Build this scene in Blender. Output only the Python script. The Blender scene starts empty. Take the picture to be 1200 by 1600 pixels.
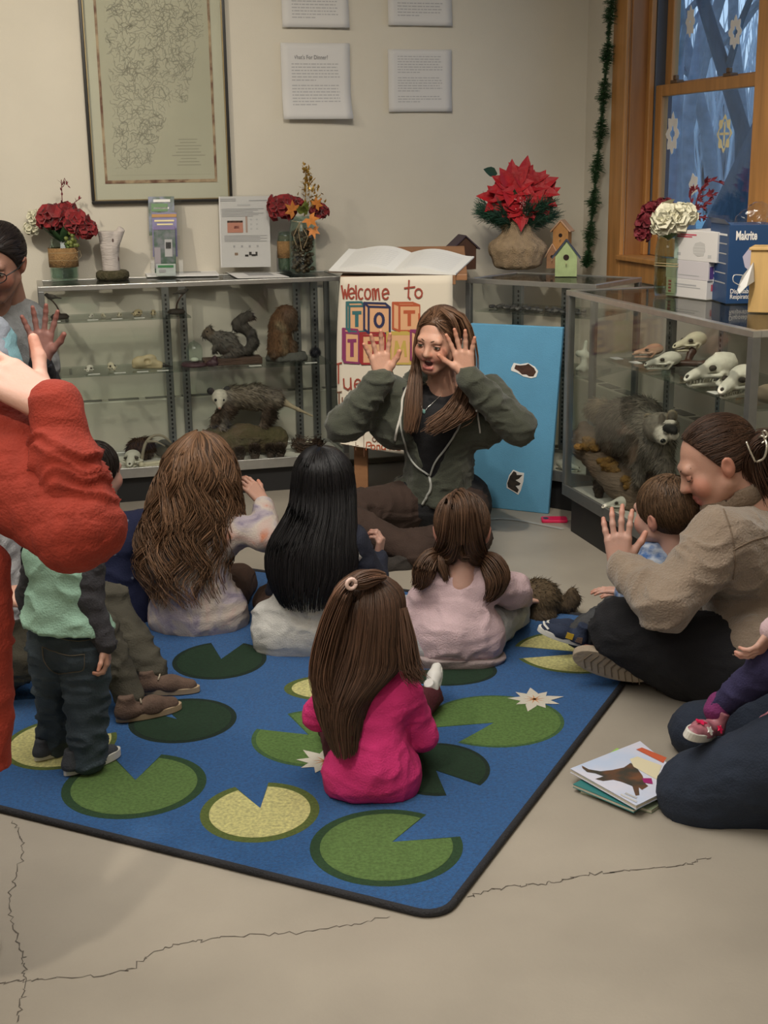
import bpy, math, random
import numpy as np
from mathutils import Vector, Matrix

SC = bpy.context.scene
COL = SC.collection
RAD = math.radians

# ---------------------------------------------------------------- camera
FPX, PITCH, ROLL, CAMH = 2050.0, RAD(14.9), RAD(-0.8), 1.45
_c, _s = math.cos(PITCH), math.sin(PITCH)
CF = np.array([0, _c, -_s])
_R0, _U0 = np.array([1.0, 0, 0]), np.array([0, _s, _c])
CR = math.cos(ROLL) * _R0 + math.sin(ROLL) * _U0
CU = -math.sin(ROLL) * _R0 + math.cos(ROLL) * _U0
CC = np.array([0, 0, CAMH])
cam_d = bpy.data.cameras.new('camera')
cam = bpy.data.objects.new('camera', cam_d)
COL.objects.link(cam)
cam_d.sensor_fit = 'VERTICAL'
cam_d.sensor_height = 32.0
cam_d.lens = FPX / 1600 * 32.0
cam_d.clip_start, cam_d.clip_end = 0.05, 300
cam.matrix_world = Matrix(((CR[0], CU[0], -CF[0], 0), (CR[1], CU[1], -CF[1], 0), (CR[2], CU[2], -CF[2], CAMH), (0, 0, 0, 1)))
SC.camera = cam

# ---------------------------------------------------------------- world and exposure
SC.view_settings.view_transform = 'Standard'
SC.view_settings.look = 'None'
SC.view_settings.gamma = 1
SC.view_settings.use_curve_mapping = False
SC.view_settings.exposure = 0.0
SC.cycles.transparent_max_bounces = 32
SC.cycles.max_bounces = 8
SC.cycles.use_denoising = True
SC.cycles.caustics_reflective = False
SC.cycles.caustics_refractive = False
wd = bpy.data.worlds.new('dusk_sky')
SC.world = wd
wd.use_nodes = True
_n = wd.node_tree.nodes
_l = wd.node_tree.links
_tc = _n.new('ShaderNodeTexCoord')
_sx = _n.new('ShaderNodeSeparateXYZ')
_rp = _n.new('ShaderNodeValToRGB')
_l.new(_tc.outputs['Generated'], _sx.inputs[0])
_l.new(_sx.outputs['Z'], _rp.inputs[0])
_rp.color_ramp.elements[0].position = 0.0
_rp.color_ramp.elements[0].color = (0.40, 0.50, 0.60, 1)
_rp.color_ramp.elements[1].position = 0.5
_rp.color_ramp.elements[1].color = (0.17, 0.33, 0.62, 1)
_l.new(_rp.outputs[0], _n['Background'].inputs[0])
_n['Background'].inputs[1].default_value = 1.9

def lamp(name, kind, loc, aim, power, color, **kw):
 d = bpy.data.lights.new(name, kind)
 d.energy = power
 d.color = color
 for k, v in kw.items():
  setattr(d, k, v)
 o = bpy.data.objects.new(name, d)
 COL.objects.link(o)
 o.location = loc
 o.rotation_euler = (Vector(aim) - Vector(loc)).to_track_quat('-Z', 'Y').to_euler()
 return o

# ---------------------------------------------------------------- pixel helpers (used once, to measure real positions in metres)
def ray(x, y):
 return CF + CR * (x - 600) / FPX + CU * (800 - y) / FPX

def at(x, y, Y):
 d = ray(x, y)
 return CC + d * (Y / d[1])

def fl(x, y, z=0.0):
 d = ray(x, y)
 return CC + d * ((z - CAMH) / d[2])

def V3(*a):
 return np.array(a, float)

def nrm(v):
 v = np.asarray(v, float)
 return v / max(np.linalg.norm(v), 1e-9)

# room frame: origin in the far corner, RU along the back wall to the right, RV away along the window wall
YAW = RAD(15)
RU = np.array([math.cos(YAW), math.sin(YAW), 0])
RV = np.array([-RU[1], RU[0], 0])
RO = np.array([1.014, 6.69, 0])

def W(u, v, z=0.0):
 return RO + u * RU + v * RV + np.array([0, 0, z])

def on_back(x, y, v=0.0):
 d = ray(x, y)
 q = CC + d * (((RO + v * RV - CC) @ RV) / (d @ RV)) - RO
 return q @ RU, q[2]

def on_win(x, y, u=0.0):
 d = ray(x, y)
 q = CC + d * (((RO + u * RU - CC) @ RU) / (d @ RU)) - RO
 return q @ RV, q[2]

WARM = (1.0, .90, .74)
lamp('ceiling_fill_light', 'AREA', (-.5, 2.7, 2.95), (-.5, 2.7, 0), 88, (1.0, .95, .87), shape='RECTANGLE', size=2.6, size_y=2.2)  # soft overhead fill, added; no such fitting is known
lamp('rear_fill_light', 'AREA', (-.8, -1.2, 2.95), (-.8, -1.2, 0), 45, (1.0, .94, .85), shape='RECTANGLE', size=3.0, size_y=1.6)  # added fill behind the camera, not a known fitting
lamp('track_spot_left', 'SPOT', (-2.0, 3.6, 2.9), (-2.0, 6.1, 1.9), 150, WARM, spot_size=RAD(75), spot_blend=.8, shadow_soft_size=.05)
lamp('track_spot_middle', 'SPOT', (-.1, 3.2, 2.9), (-.55, 6.1, 1.0), 95, WARM, spot_size=RAD(70), spot_blend=.8, shadow_soft_size=.05)
lamp('track_spot_right', 'SPOT', (.5, 3.2, 2.9), (.75, 5.1, .5), 150, WARM, spot_size=RAD(62), spot_blend=.8, shadow_soft_size=.05)
lamp('track_spot_floor', 'SPOT', (-1.0, .6, 2.9), (-.55, 2.3, 0), 120, WARM, spot_size=RAD(46), spot_blend=.55, shadow_soft_size=.06)
_p = lamp('window_portal', 'AREA', W(.24, -1.03, 1.8), W(-1.0, -1.03, 1.8), 1, (1, 1, 1), shape='RECTANGLE', size=1.1, size_y=1.6)
_p.data.cycles.is_portal = True

# ---------------------------------------------------------------- objects
MATS = {}
BASE = {}

def tag(o, label=None, cat=None, group=None, kind=None):
 if label: o['label'] = label
 if cat: o['category'] = cat
 if group: o['group'] = group
 if kind: o['kind'] = kind
 return o

def thing(name, label, cat, loc=(0, 0, 0), rz=0.0, group=None):
 o = bpy.data.objects.new(name, None)
 o.empty_display_size = 0.05
 COL.objects.link(o)
 o.location = [float(v) for v in loc]
 o.rotation_euler = (0, 0, rz)
 BASE[o.name] = Matrix.Translation(Vector(o.location)) @ Matrix.Rotation(rz, 4, 'Z')
 return tag(o, label, cat, group)

def mesh_from(name, v, f, cols=None, smooth=False):
 me = bpy.data.meshes.new(name)
 v = np.asarray(v, np.float32)
 if isinstance(f, np.ndarray):
  nf, k = f.shape
  me.vertices.add(len(v))
  me.vertices.foreach_set('co', v.ravel())
  me.loops.add(nf * k)
  me.loops.foreach_set('vertex_index', f.astype(np.int32).ravel())
  me.polygons.add(nf)
  me.polygons.foreach_set('loop_start', np.arange(0, nf * k, k, dtype=np.int32))
  me.polygons.foreach_set('loop_total', np.full(nf, k, dtype=np.int32))
  me.update(calc_edges=True)
 else:
  me.from_pydata(v.tolist(), [], [list(map(int, q)) for q in f])
  me.update()
 if cols is not None:
  a = me.color_attributes.new('Col', 'FLOAT_COLOR', 'POINT')
  c = np.ones((len(v), 4), np.float32)
  c[:, :3] = cols
  a.data.foreach_set('color', c.ravel())
 if smooth:
  me.polygons.foreach_set('use_smooth', np.ones(len(me.polygons), bool))
 me.validate()
 return me

def rootmat(parent):
 return BASE.get(parent.name, Matrix.Identity(4)) if parent is not None else Matrix.Identity(4)

def put(name, v, f, mat, parent=None, local=True, cols=None, smooth=False, base=None, bevel=0.0, mats=None, fmat=None):
 """One mesh object. local=False: the vertices are world coordinates. base: origin of a parentless mesh."""
 v = np.asarray(v, float).reshape(-1, 3)
 B = Matrix.Identity(4)
 if parent is not None:
  B = rootmat(parent)
  if not local:
   Mi = np.array(B.inverted())
   v = v @ Mi[:3, :3].T + Mi[:3, 3]
 elif base is not None:
  B = Matrix.Translation(Vector([float(q) for q in base]))
  v = v - np.asarray(base)
 me = mesh_from(name, v, f, cols, smooth)
 o = bpy.data.objects.new(name, me)
 COL.objects.link(o)
 if parent is not None:
  o.parent = parent
 elif base is not None:
  o.location = [float(q) for q in base]
 BASE[o.name] = B
 for m in (mats or [mat]):
  me.materials.append(m)
 if fmat is not None:
  me.polygons.foreach_set('material_index', np.asarray(fmat, np.int32))
 if bevel:
  b = o.modifiers.new('bevel', 'BEVEL')
  b.width = bevel
  b.segments = 2
  b.limit_method = 'ANGLE'
 return o

class MB:
 """collects simple shapes into one mesh"""

 def __init__(self):
  self.v, self.f, self.n = [], [], 0

 def add(self, v, f):
  v = np.asarray(v, float).reshape(-1, 3)
  self.v.append(v)
  for q in f:
   self.f.append([int(i) + self.n for i in q])
  self.n += len(v)
  return self

 def box(self, lo, hi, M=None):
  x0, y0, z0 = lo
  x1, y1, z1 = hi
  v = np.array([(x0, y0, z0), (x1, y0, z0), (x1, y1, z0), (x0, y1, z0), (x0, y0, z1), (x1, y0, z1), (x1, y1, z1), (x0, y1, z1)], float)
  if M is not None:
   v = v @ np.array(M)[:3, :3].T + np.array(M)[:3, 3]
  return self.add(v, [(3, 2, 1, 0), (4, 5, 6, 7), (0, 1, 5, 4), (1, 2, 6, 5), (2, 3, 7, 6), (3, 0, 4, 7)])

 def hexa(self, p):
  """8 corner points, bottom loop ccw then top loop"""
  return self.add(p, [(3, 2, 1, 0), (4, 5, 6, 7), (0, 1, 5, 4), (1, 2, 6, 5), (2, 3, 7, 6), (3, 0, 4, 7)])

 def tube(self, pts, r, sides=8, caps=True):
  pts = np.asarray(pts, float)
  n = len(pts)
  r = np.full(n, r) if np.isscalar(r) else np.asarray(r, float)
  t = np.gradient(pts, axis=0)
  up = np.array([0, 0, 1.0])
  if abs(nrm(t[0]) @ up) > .9: up = np.array([1.0, 0, 0])
  vs = []
  for i in range(n):
   T = nrm(t[i])
   a = nrm(np.cross(up, T))
   b = np.cross(T, a)
   up = b
   an = np.arange(sides) * 2 * math.pi / sides
   vs.append(pts[i] + r[i] * (np.cos(an)[:, None] * a + np.sin(an)[:, None] * b))
  f = []
  for i in range(n - 1):
   for j in range(sides):
    k = (j + 1) % sides
    f.append((i * sides + j, i * sides + k, (i + 1) * sides + k, (i + 1) * sides + j))
  if caps:
   f.append(tuple(range(sides - 1, -1, -1)))
   f.append(tuple((n - 1) * sides + j for j in range(sides)))
  return self.add(np.concatenate(vs), f)

 def lathe(self, prof, c=(0, 0, 0), sides=24, sx=1.0, sy=1.0, caps=True):
  an = np.arange(sides) * 2 * math.pi / sides
  vs = [np.stack([c[0] + r * np.cos(an) * sx, c[1] + r * np.sin(an) * sy, np.full(sides, c[2] + z)], 1) for r, z in prof]
  f = []
  for i in range(len(prof) - 1):
   for j in range(sides):
    k = (j + 1) % sides
    f.append((i * sides + j, i * sides + k, (i + 1) * sides + k, (i + 1) * sides + j))
  if caps:
   f.append(tuple(range(sides - 1, -1, -1)))
   f.append(tuple((len(prof) - 1) * sides + j for j in range(sides)))
  return self.add(np.concatenate(vs), f)

 def prism(self, poly, t, M=None):
  """poly: 2D outline (ccw) in XY, extruded from z=0 to z=t, placed by M"""
  p = np.asarray(poly, float)
  n = len(p)
  v = np.concatenate([np.c_[p, np.zeros(n)], np.c_[p, np.full(n, t)]])
  if M is not None:
   M = np.array(M)
   v = v @ M[:3, :3].T + M[:3, 3]
  f = [tuple(range(n - 1, -1, -1)), tuple(range(n, 2 * n))]
  f += [(j, (j + 1) % n, n + (j + 1) % n, n + j) for j in range(n)]
  return self.add(v, f)

 def ball(self, c, r, seg=10, rings=6, R=None):
  r = np.array([r, r, r]) if np.isscalar(r) else np.asarray(r, float)
  vs = []
  for i in range(rings + 1):
   th = math.pi * i / rings
   an = np.arange(seg) * 2 * math.pi / seg
   vs.append(np.stack([math.sin(th) * np.cos(an), math.sin(th) * np.sin(an), np.full(seg, math.cos(th))], 1))
  v = np.concatenate(vs) * r
  if R is not None: v = v @ np.asarray(R).T
  v = v + np.asarray(c)
  f = []
  for i in range(rings):
   for j in range(seg):
    k = (j + 1) % seg
    f.append((i * seg + j, (i + 1) * seg + j, (i + 1) * seg + k, i * seg + k))
  return self.add(v, f)

 def build(self, name, mat, parent=None, **kw):
  return put(name, np.concatenate(self.v), self.f, mat, parent, **kw)

def frameM(o, x, y):
 """matrix whose X axis runs along x, Y near y, origin o"""
 x = nrm(x)
 z = nrm(np.cross(x, y))
 y = np.cross(z, x)
 M = np.eye(4)
 M[:3, 0], M[:3, 1], M[:3, 2], M[:3, 3] = x, y, z, o
 return M

def basis(fwd, up):
 """rotation with Y along fwd and Z near up"""
 y = nrm(fwd)
 x = nrm(np.cross(y, up))
 z = np.cross(x, y)
 return np.stack([x, y, z], 1)

# ---------------------------------------------------------------- noise
def _hash(i, j, k, s):
 h = (i * 374761393 + j * 668265263 + k * 2147483647 % 4294967291 + s * 974711) & 0xffffffff
 h = ((h ^ (h >> 13)) * 1274126177) & 0xffffffff
 return ((h ^ (h >> 16)) & 0xffff) / 32767.5 - 1.0

def vnoise(p, seed=0):
 p = np.asarray(p, float)
 i = np.floor(p).astype(np.int64)
 f = p - i
 f = f * f * (3 - 2 * f)
 out = np.zeros(len(p))
 for a in (0, 1):
  for b in (0, 1):
   for c in (0, 1):
    w = (f[:, 0] if a else 1 - f[:, 0]) * (f[:, 1] if b else 1 - f[:, 1]) * (f[:, 2] if c else 1 - f[:, 2])
    out += w * _hash(i[:, 0] + a, i[:, 1] + b, i[:, 2] + c, seed)
 return out

# ---------------------------------------------------------------- smooth solids: signed distances unioned, then surface nets
def _rcone(P, a, b, ra, rb):
 a, b = np.asarray(a, float), np.asarray(b, float)
 ba = b - a
 L2 = float(ba @ ba)
 if L2 < 1e-12:
  return np.linalg.norm(P - a, axis=-1) - max(ra, rb)
 t = np.clip(((P - a) @ ba) / L2, 0, 1)
 d = np.linalg.norm(P - a - t[..., None] * ba, axis=-1)
 return d - (ra + (rb - ra) * t)

def _prim(P, q):
 k = q[0]
 if k == 'c':
  return _rcone(P, q[1], q[2], q[3], q[4])
 if k in ('e', '-e'):
  L = P - np.asarray(q[1], float)
  if q[3] is not None: L = L @ np.asarray(q[3])
  r = np.asarray(q[2], float)
  k0 = np.linalg.norm(L / r, axis=-1)
  k1 = np.linalg.norm(L / (r * r), axis=-1)
  return np.where(k1 < 1e-6, -r.min(), k0 * (k0 - 1) / np.maximum(k1, 1e-6))
 if k == '-c':
  return _rcone(P, q[1], q[2], q[3], q[4])
 raise ValueError(k)

def cone(a, b, ra, rb=None, col=None):
 return ('c', np.asarray(a, float), np.asarray(b, float), ra, ra if rb is None else rb, col)

def ell(c, r, R=None, col=None):
 return ('e', np.asarray(c, float), np.asarray(r, float), R, None, col)

def chain(pts, rs, col=None):
 return [cone(pts[i], pts[i + 1], rs[i], rs[i + 1], col) for i in range(len(pts) - 1)]

def _bbox(q):
 if q[0] in ('c', '-c'):
  r = max(q[3], q[4])
  return np.minimum(q[1], q[2]) - r, np.maximum(q[1], q[2]) + r
 r = float(np.max(q[2]))
 return q[1] - r, q[1] + r

def solid(prims, vox, k=0.03, disp=None, defcol=(.5, .5, .5), colk=None):
 """prims: cones/ellipsoids ('-c','-e' cut); ('clip', point, normal) keeps the side against the normal of what came before.
 Returns vertices, quads, colours."""
 bb = [_bbox(q) for q in prims if q[0] in ('c', 'e')]
 lo = np.min([b[0] for b in bb], 0) - 3 * vox - .25 * k
 hi = np.max([b[1] for b in bb], 0) + 3 * vox + .25 * k
 n = np.maximum(np.ceil((hi - lo) / vox).astype(int) + 1, 4)
 D = np.full(n, 0.5, np.float32)
 ax = [lo[i] + vox * np.arange(n[i]) for i in range(3)]
 for q in prims:
  if q[0] == 'clip':
   pt, nn = np.asarray(q[1], float), nrm(q[2])
   pl = ((ax[0] - pt[0])[:, None, None] * nn[0] + (ax[1] - pt[1])[None, :, None] * nn[1] + (ax[2] - pt[2])[None, None, :] * nn[2])
   np.maximum(D, pl.astype(np.float32), out=D)
   continue
  kk = k
  if len(q) > 6 and q[6] is not None: kk = q[6]
  b0, b1 = _bbox(q)
  m = kk + 2.5 * vox
  i0 = np.clip(np.floor((b0 - m - lo) / vox).astype(int), 0, n - 1)
  i1 = np.clip(np.ceil((b1 + m - lo) / vox).astype(int) + 1, 1, n)
  if (i1 <= i0).any(): continue
  sl = tuple(slice(i0[i], i1[i]) for i in range(3))
  P = np.stack(np.meshgrid(*[ax[i][sl[i]] for i in range(3)], indexing='ij'), -1)
  d = _prim(P, q).astype(np.float32)
  c = D[sl]
  if q[0][0] == '-':
   h = np.maximum(kk - np.abs(c + d), 0) / max(kk, 1e-6)
   D[sl] = np.maximum(c, -d) + h * h * kk * .25
  else:
   h = np.maximum(kk - np.abs(c - d), 0) / max(kk, 1e-6)
   D[sl] = np.minimum(c, d) - h * h * kk * .25
 v, f = nets(D, lo, vox)
 cols = None
 if len(v):
  w = np.zeros(len(v))
  cs = np.zeros((len(v), 3))
  ck = colk or max(vox * 1.2, k * .25)
  for q in prims:
   if q[0] in ('c', 'e'):
    d = _prim(v, q)
    ww = np.exp(-np.clip(d, -.5 * ck, .5) / ck * 2) + 1e-12
    cc = np.asarray(q[5] if len(q) > 5 and q[5] is not None else defcol)
    w += ww
    cs += ww[:, None] * cc
  cols = cs / w[:, None]
  if disp is not None:
   v = v + vnormals(v, f) * disp(v)[:, None]
 return v, f, cols

def nets(D, lo, vox):
 n = np.array(D.shape)
 S = D < 0
 corners = [(i, j, k) for i in (0, 1) for j in (0, 1) for k in (0, 1)]
 cnt = np.zeros(n - 1, np.int8)
 for (i, j, k) in corners:
  cnt += S[i:n[0] - 1 + i, j:n[1] - 1 + j, k:n[2] - 1 + k]
 act = np.argwhere((cnt > 0) & (cnt < 8))
 idx = np.full(n - 1, -1, np.int64)
 if not len(act): return np.zeros((0, 3)), np.zeros((0, 4), int)
 idx[act[:, 0], act[:, 1], act[:, 2]] = np.arange(len(act))
 val = {c: D[act[:, 0] + c[0], act[:, 1] + c[1], act[:, 2] + c[2]].astype(float) for c in corners}
 acc = np.zeros((len(act), 3))
 num = np.zeros(len(act))
 for a in corners:
  for d in range(3):
   if a[d] == 0:
    b = list(a)
    b[d] = 1
    b = tuple(b)
    va, vb = val[a], val[b]
    m = (va < 0) != (vb < 0)
    t = np.where(m, va / np.where(m, va - vb, 1), 0)
    p = np.tile(np.array(a, float), (len(act), 1))
    p[:, d] += t
    acc += p * m[:, None]
    num += m
 v = lo + vox * (act + acc / np.maximum(num, 1)[:, None])
 fs = []
 for d in range(3):
  e = (d + 1) % 3
  g = (d + 2) % 3
  sl0 = [slice(None)] * 3
  sl1 = [slice(None)] * 3
  sl0[d] = slice(0, n[d] - 1)
  sl1[d] = slice(1, n[d])
  A, B = S[tuple(sl0)], S[tuple(sl1)]
  ed = np.argwhere(A != B)
  ed = ed[(ed[:, e] > 0) & (ed[:, g] > 0) & (ed[:, e] < n[e] - 1) & (ed[:, g] < n[g] - 1)]
  ins = A[ed[:, 0], ed[:, 1], ed[:, 2]]
  q = []
  for (oe, og) in ((-1, -1), (0, -1), (0, 0), (-1, 0)):
   c = ed.copy()
   c[:, e] += oe
   c[:, g] += og
   q.append(idx[c[:, 0], c[:, 1], c[:, 2]])
  q = np.stack(q, 1)
  q[~ins] = q[~ins][:, ::-1]
  fs.append(q)
 f = np.concatenate(fs)
 f = f[(f >= 0).all(1)]
 return v, f

def vnormals(v, f):
 a, b, c = v[f[:, 0]], v[f[:, 1]], v[f[:, 2]]
 fn = np.cross(b - a, c - a)
 if f.shape[1] == 4:
  fn += np.cross(c - a, v[f[:, 3]] - a)
 out = np.zeros_like(v)
 for k in range(f.shape[1]):
  for i in range(3):
   out[:, i] += np.bincount(f[:, k], weights=fn[:, i], minlength=len(v))
 return out / np.maximum(np.linalg.norm(out, axis=1), 1e-12)[:, None]

def join(parts):
 vs, fs, cs, n = [], [], [], 0
 for v, f, c in parts:
  vs.append(v)
  fs.append(np.asarray(f) + n)
  cs.append(c)
  n += len(v)
 return np.concatenate(vs), np.concatenate(fs), np.concatenate(cs)

def xform(m, R, t, s=1.0):
 v, f, c = m
 return v * s @ np.asarray(R).T + np.asarray(t), f, c

# ---------------------------------------------------------------- strands
def strands(paths, r0, r1, tone, flat=1.0):
 """paths N x S x 3 -> one mesh of tapering three-sided locks; tone N x 3 colour"""
 paths = np.asarray(paths, float)
 N, S, _ = paths.shape
 t = np.gradient(paths, axis=1)
 t /= np.maximum(np.linalg.norm(t, axis=2, keepdims=True), 1e-9)
 ref = np.array([.31, .47, .83])
 a = np.cross(t, ref)
 a /= np.maximum(np.linalg.norm(a, axis=2, keepdims=True), 1e-9)
 b = np.cross(t, a)
 rr = np.linspace(r0, r1, S)[None, :, None]
 r0n = np.asarray(tone)
 vs = []
 for k in range(3):
  an = k * 2 * math.pi / 3
  vs.append(paths + rr * (math.cos(an) * a + math.sin(an) * b * flat))
 v = np.stack(vs, 2).reshape(-1, 3)
 base = (np.arange(N)[:, None] * S + np.arange(S - 1)[None]) * 3
 f = []
 for k in range(3):
  k2 = (k + 1) % 3
  f.append(np.stack([base + k, base + k2, base + 3 + k2, base + 3 + k], -1).reshape(-1, 4))
 f = np.concatenate(f)
 c = np.repeat(r0n, S * 3, axis=0)
 return v, f, c

def crom(P, n):
 """Catmull-Rom through the rows of P, n samples"""
 P = np.asarray(P, float)
 P = np.concatenate([2 * P[:1] - P[1:2], P, 2 * P[-1:] - P[-2:-1]])
 m = len(P) - 3
 u = np.linspace(0, m - 1e-6, n)
 i = u.astype(int)
 t = (u - i)
 t = t.reshape((-1,) + (1,) * (P.ndim - 1))
 a, b, c, d = P[i], P[i + 1], P[i + 2], P[i + 3]
 return .5 * (2 * b + (c - a) * t + (2 * a - 5 * b + 4 * c - d) * t * t + (3 * b - a - 3 * c + d) * t ** 3)

def fur(m, n, length, r, dirn, rng, tone=.25, jitter=.5):
 """short tapering tufts rooted on mesh m (v,f,c), lying along dirn(v)"""
 v, f, c = m
 nn = vnormals(v, f)
 A = v[f]
 ar = np.linalg.norm(np.cross(A[:, 1] - A[:, 0], A[:, 2] - A[:, 0]), axis=1)
 i = rng.choice(len(f), n, p=ar / ar.sum())
 w = rng.random((n, 4))
 w /= w.sum(1, keepdims=True)
 p = (A[i] * w[:, :, None]).sum(1)
 no = nn[f[i, 0]]
 co = c[f[i, 0]] * (1 + tone * rng.normal(size=(n, 1)))
 d = dirn(p) if callable(dirn) else np.tile(np.asarray(dirn, float), (n, 1))
 d = d - (d * no).sum(1, keepdims=True) * no
 d = d / np.maximum(np.linalg.norm(d, axis=1, keepdims=True), 1e-6)
 d = d + no * .35 + rng.normal(size=(n, 3)) * jitter * .3
 L = length * (.6 + .8 * rng.random((n, 1, 1)))
 s = np.linspace(0, 1, 3)[None, :, None]
 return strands(p[:, None] - no[:, None] * .002 + d[:, None] * s * L, r, r * .15, np.clip(co, 0.003, 1))

# ---------------------------------------------------------------- materials
def mat(name, col=(.5, .5, .5), rough=.6, metal=0.0, var=0.0, vscale=8.0, bump=0.0, bscale=60.0, col2=None, attr=False, sheen=0.0, spec=None, emit=0.0, stretch=None, detail=4.0, coat=0.0, trans=0.0):
 if name in MATS: return MATS[name]
 m = bpy.data.materials.new(name)
 m.use_nodes = True
 nt = m.node_tree
 N, L = nt.nodes, nt.links
 p = N['Principled BSDF']
 p.inputs['Roughness'].default_value = rough
 p.inputs['Metallic'].default_value = metal
 if spec is not None: p.inputs['Specular IOR Level'].default_value = spec
 if sheen:
  p.inputs['Sheen Weight'].default_value = sheen
  p.inputs['Sheen Roughness'].default_value = .5
 if coat: p.inputs['Coat Weight'].default_value = coat
 if trans: p.inputs['Transmission Weight'].default_value = trans
 tc = N.new('ShaderNodeTexCoord')
 mp = N.new('ShaderNodeMapping')
 L.new(tc.outputs['Object'], mp.inputs[0])
 if stretch: mp.inputs['Scale'].default_value = stretch
 if attr:
  at_ = N.new('ShaderNodeAttribute')
  at_.attribute_name = 'Col'
  src = at_.outputs['Color']
 else:
  rgb = N.new('ShaderNodeRGB')
  rgb.outputs[0].default_value = (*col, 1)
  src = rgb.outputs[0]
 if var or col2:
  nz = N.new('ShaderNodeTexNoise')
  nz.inputs['Scale'].default_value = vscale
  nz.inputs['Detail'].default_value = detail
  L.new(mp.outputs[0], nz.inputs['Vector'])
  if col2:
   mx = N.new('ShaderNodeMix')
   mx.data_type = 'RGBA'
   rp = N.new('ShaderNodeValToRGB')
   rp.color_ramp.elements[0].position = .38
   rp.color_ramp.elements[1].position = .62
   L.new(nz.outputs['Fac'], rp.inputs[0])
   L.new(rp.outputs[0], mx.inputs['Factor'])
   L.new(src, mx.inputs['A'])
   mx.inputs['B'].default_value = (*col2, 1)
   src = mx.outputs['Result']
  if var:
   mr = N.new('ShaderNodeMapRange')
   mr.inputs['From Min'].default_value = .25
   mr.inputs['From Max'].default_value = .75
   mr.inputs['To Min'].default_value = 1 - var
   mr.inputs['To Max'].default_value = 1 + var
   L.new(nz.outputs['Fac'], mr.inputs['Value'])
   mx = N.new('ShaderNodeMix')
   mx.data_type = 'RGBA'
   mx.blend_type = 'MULTIPLY'
   mx.inputs['Factor'].default_value = 1
   L.new(src, mx.inputs['A'])
   L.new(mr.outputs['Result'], mx.inputs['B'])
   src = mx.outputs['Result']
 L.new(src, p.inputs['Base Color'])
 if emit:
  L.new(src, p.inputs['Emission Color'])
  p.inputs['Emission Strength'].default_value = emit
 if bump:
  nb = N.new('ShaderNodeTexNoise')
  nb.inputs['Scale'].default_value = bscale
  nb.inputs['Detail'].default_value = 5
  L.new(mp.outputs[0], nb.inputs['Vector'])
  bp = N.new('ShaderNodeBump')
  bp.inputs['Strength'].default_value = min(bump, 1)
  bp.inputs['Distance'].default_value = .01 if bump <= 1 else .01 * bump
  L.new(nb.outputs['Fac'], bp.inputs['Height'])
  L.new(bp.outputs[0], p.inputs['Normal'])
 MATS[name] = m
 return m

def glass_mat(name, tint=(.93, .97, .95), refl=.9, rough=.02):
 """clear pane: transmits straight through, mirrors by Fresnel"""
 m = bpy.data.materials.new(name)
 m.use_nodes = True
 N, L = m.node_tree.nodes, m.node_tree.links
 N.remove(N['Principled BSDF'])
 tr = N.new('ShaderNodeBsdfTransparent')
 tr.inputs[0].default_value = (*tint, 1)
 gl = N.new('ShaderNodeBsdfGlossy')
 gl.inputs['Roughness'].default_value = rough
 gl.inputs[0].default_value = (refl, refl, refl, 1)
 fr = N.new('ShaderNodeFresnel')
 ge = N.new('ShaderNodeNewGeometry')
 mr = N.new('ShaderNodeMapRange')            # same Fresnel on both faces of a thin pane
 mr.inputs['To Min'].default_value = 1.5
 mr.inputs['To Max'].default_value = 1 / 1.5
 L.new(ge.outputs['Backfacing'], mr.inputs['Value'])
 L.new(mr.outputs['Result'], fr.inputs[0])
 mx = N.new('ShaderNodeMixShader')
 L.new(fr.outputs[0], mx.inputs[0])
 L.new(tr.outputs[0], mx.inputs[1])
 L.new(gl.outputs[0], mx.inputs[2])
 L.new(mx.outputs[0], N['Material Output'].inputs[0])
 MATS[name] = m
 return m

# ---------------------------------------------------------------- lettering
def text_arrays(s, size=1.0, bold=0.0):
 cu = bpy.data.curves.new('letters', 'FONT')
 cu.body = s
 cu.size = size
 cu.offset = bold
 cu.resolution_u = 3
 o = bpy.data.objects.new('letters', cu)
 COL.objects.link(o)
 bpy.context.view_layer.update()
 me = o.evaluated_get(bpy.context.evaluated_depsgraph_get()).to_mesh()
 v = np.empty(len(me.vertices) * 3, np.float32)
 me.vertices.foreach_get('co', v)
 f = [list(p.vertices) for p in me.polygons]
 o.evaluated_get(bpy.context.evaluated_depsgraph_get()).to_mesh_clear()
 bpy.data.objects.remove(o)
 bpy.data.curves.remove(cu)
 return v.reshape(-1, 3).astype(float), f

TEXTS = {}
for _t in ["What's For Dinner?", 'elcome to', 'W', 'T', 'O', 'I', 'M', 'E', 'Tue', 'It', 's at', 'on the', 'Pond Ru', 'Disposable', 'Respirator', 'Mfr', 'HOW TO KNOW', 'TICK INFO']:
 TEXTS[_t] = text_arrays(_t, bold=.012)

def letters(name, s, M, size, m, parent, lift=.0008, width=None, local=True):
 """flat lettering on the XY plane of M; width stretches it to that many metres"""
 v, f = TEXTS[s]
 v = v.copy() * size
 if width: v[:, 0] *= width / max(v[:, 0].max(), 1e-6)
 v[:, 2] = lift
 M = np.array(M)
 return put(name, v @ M[:3, :3].T + M[:3, 3], f, m, parent, local=local)

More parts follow.
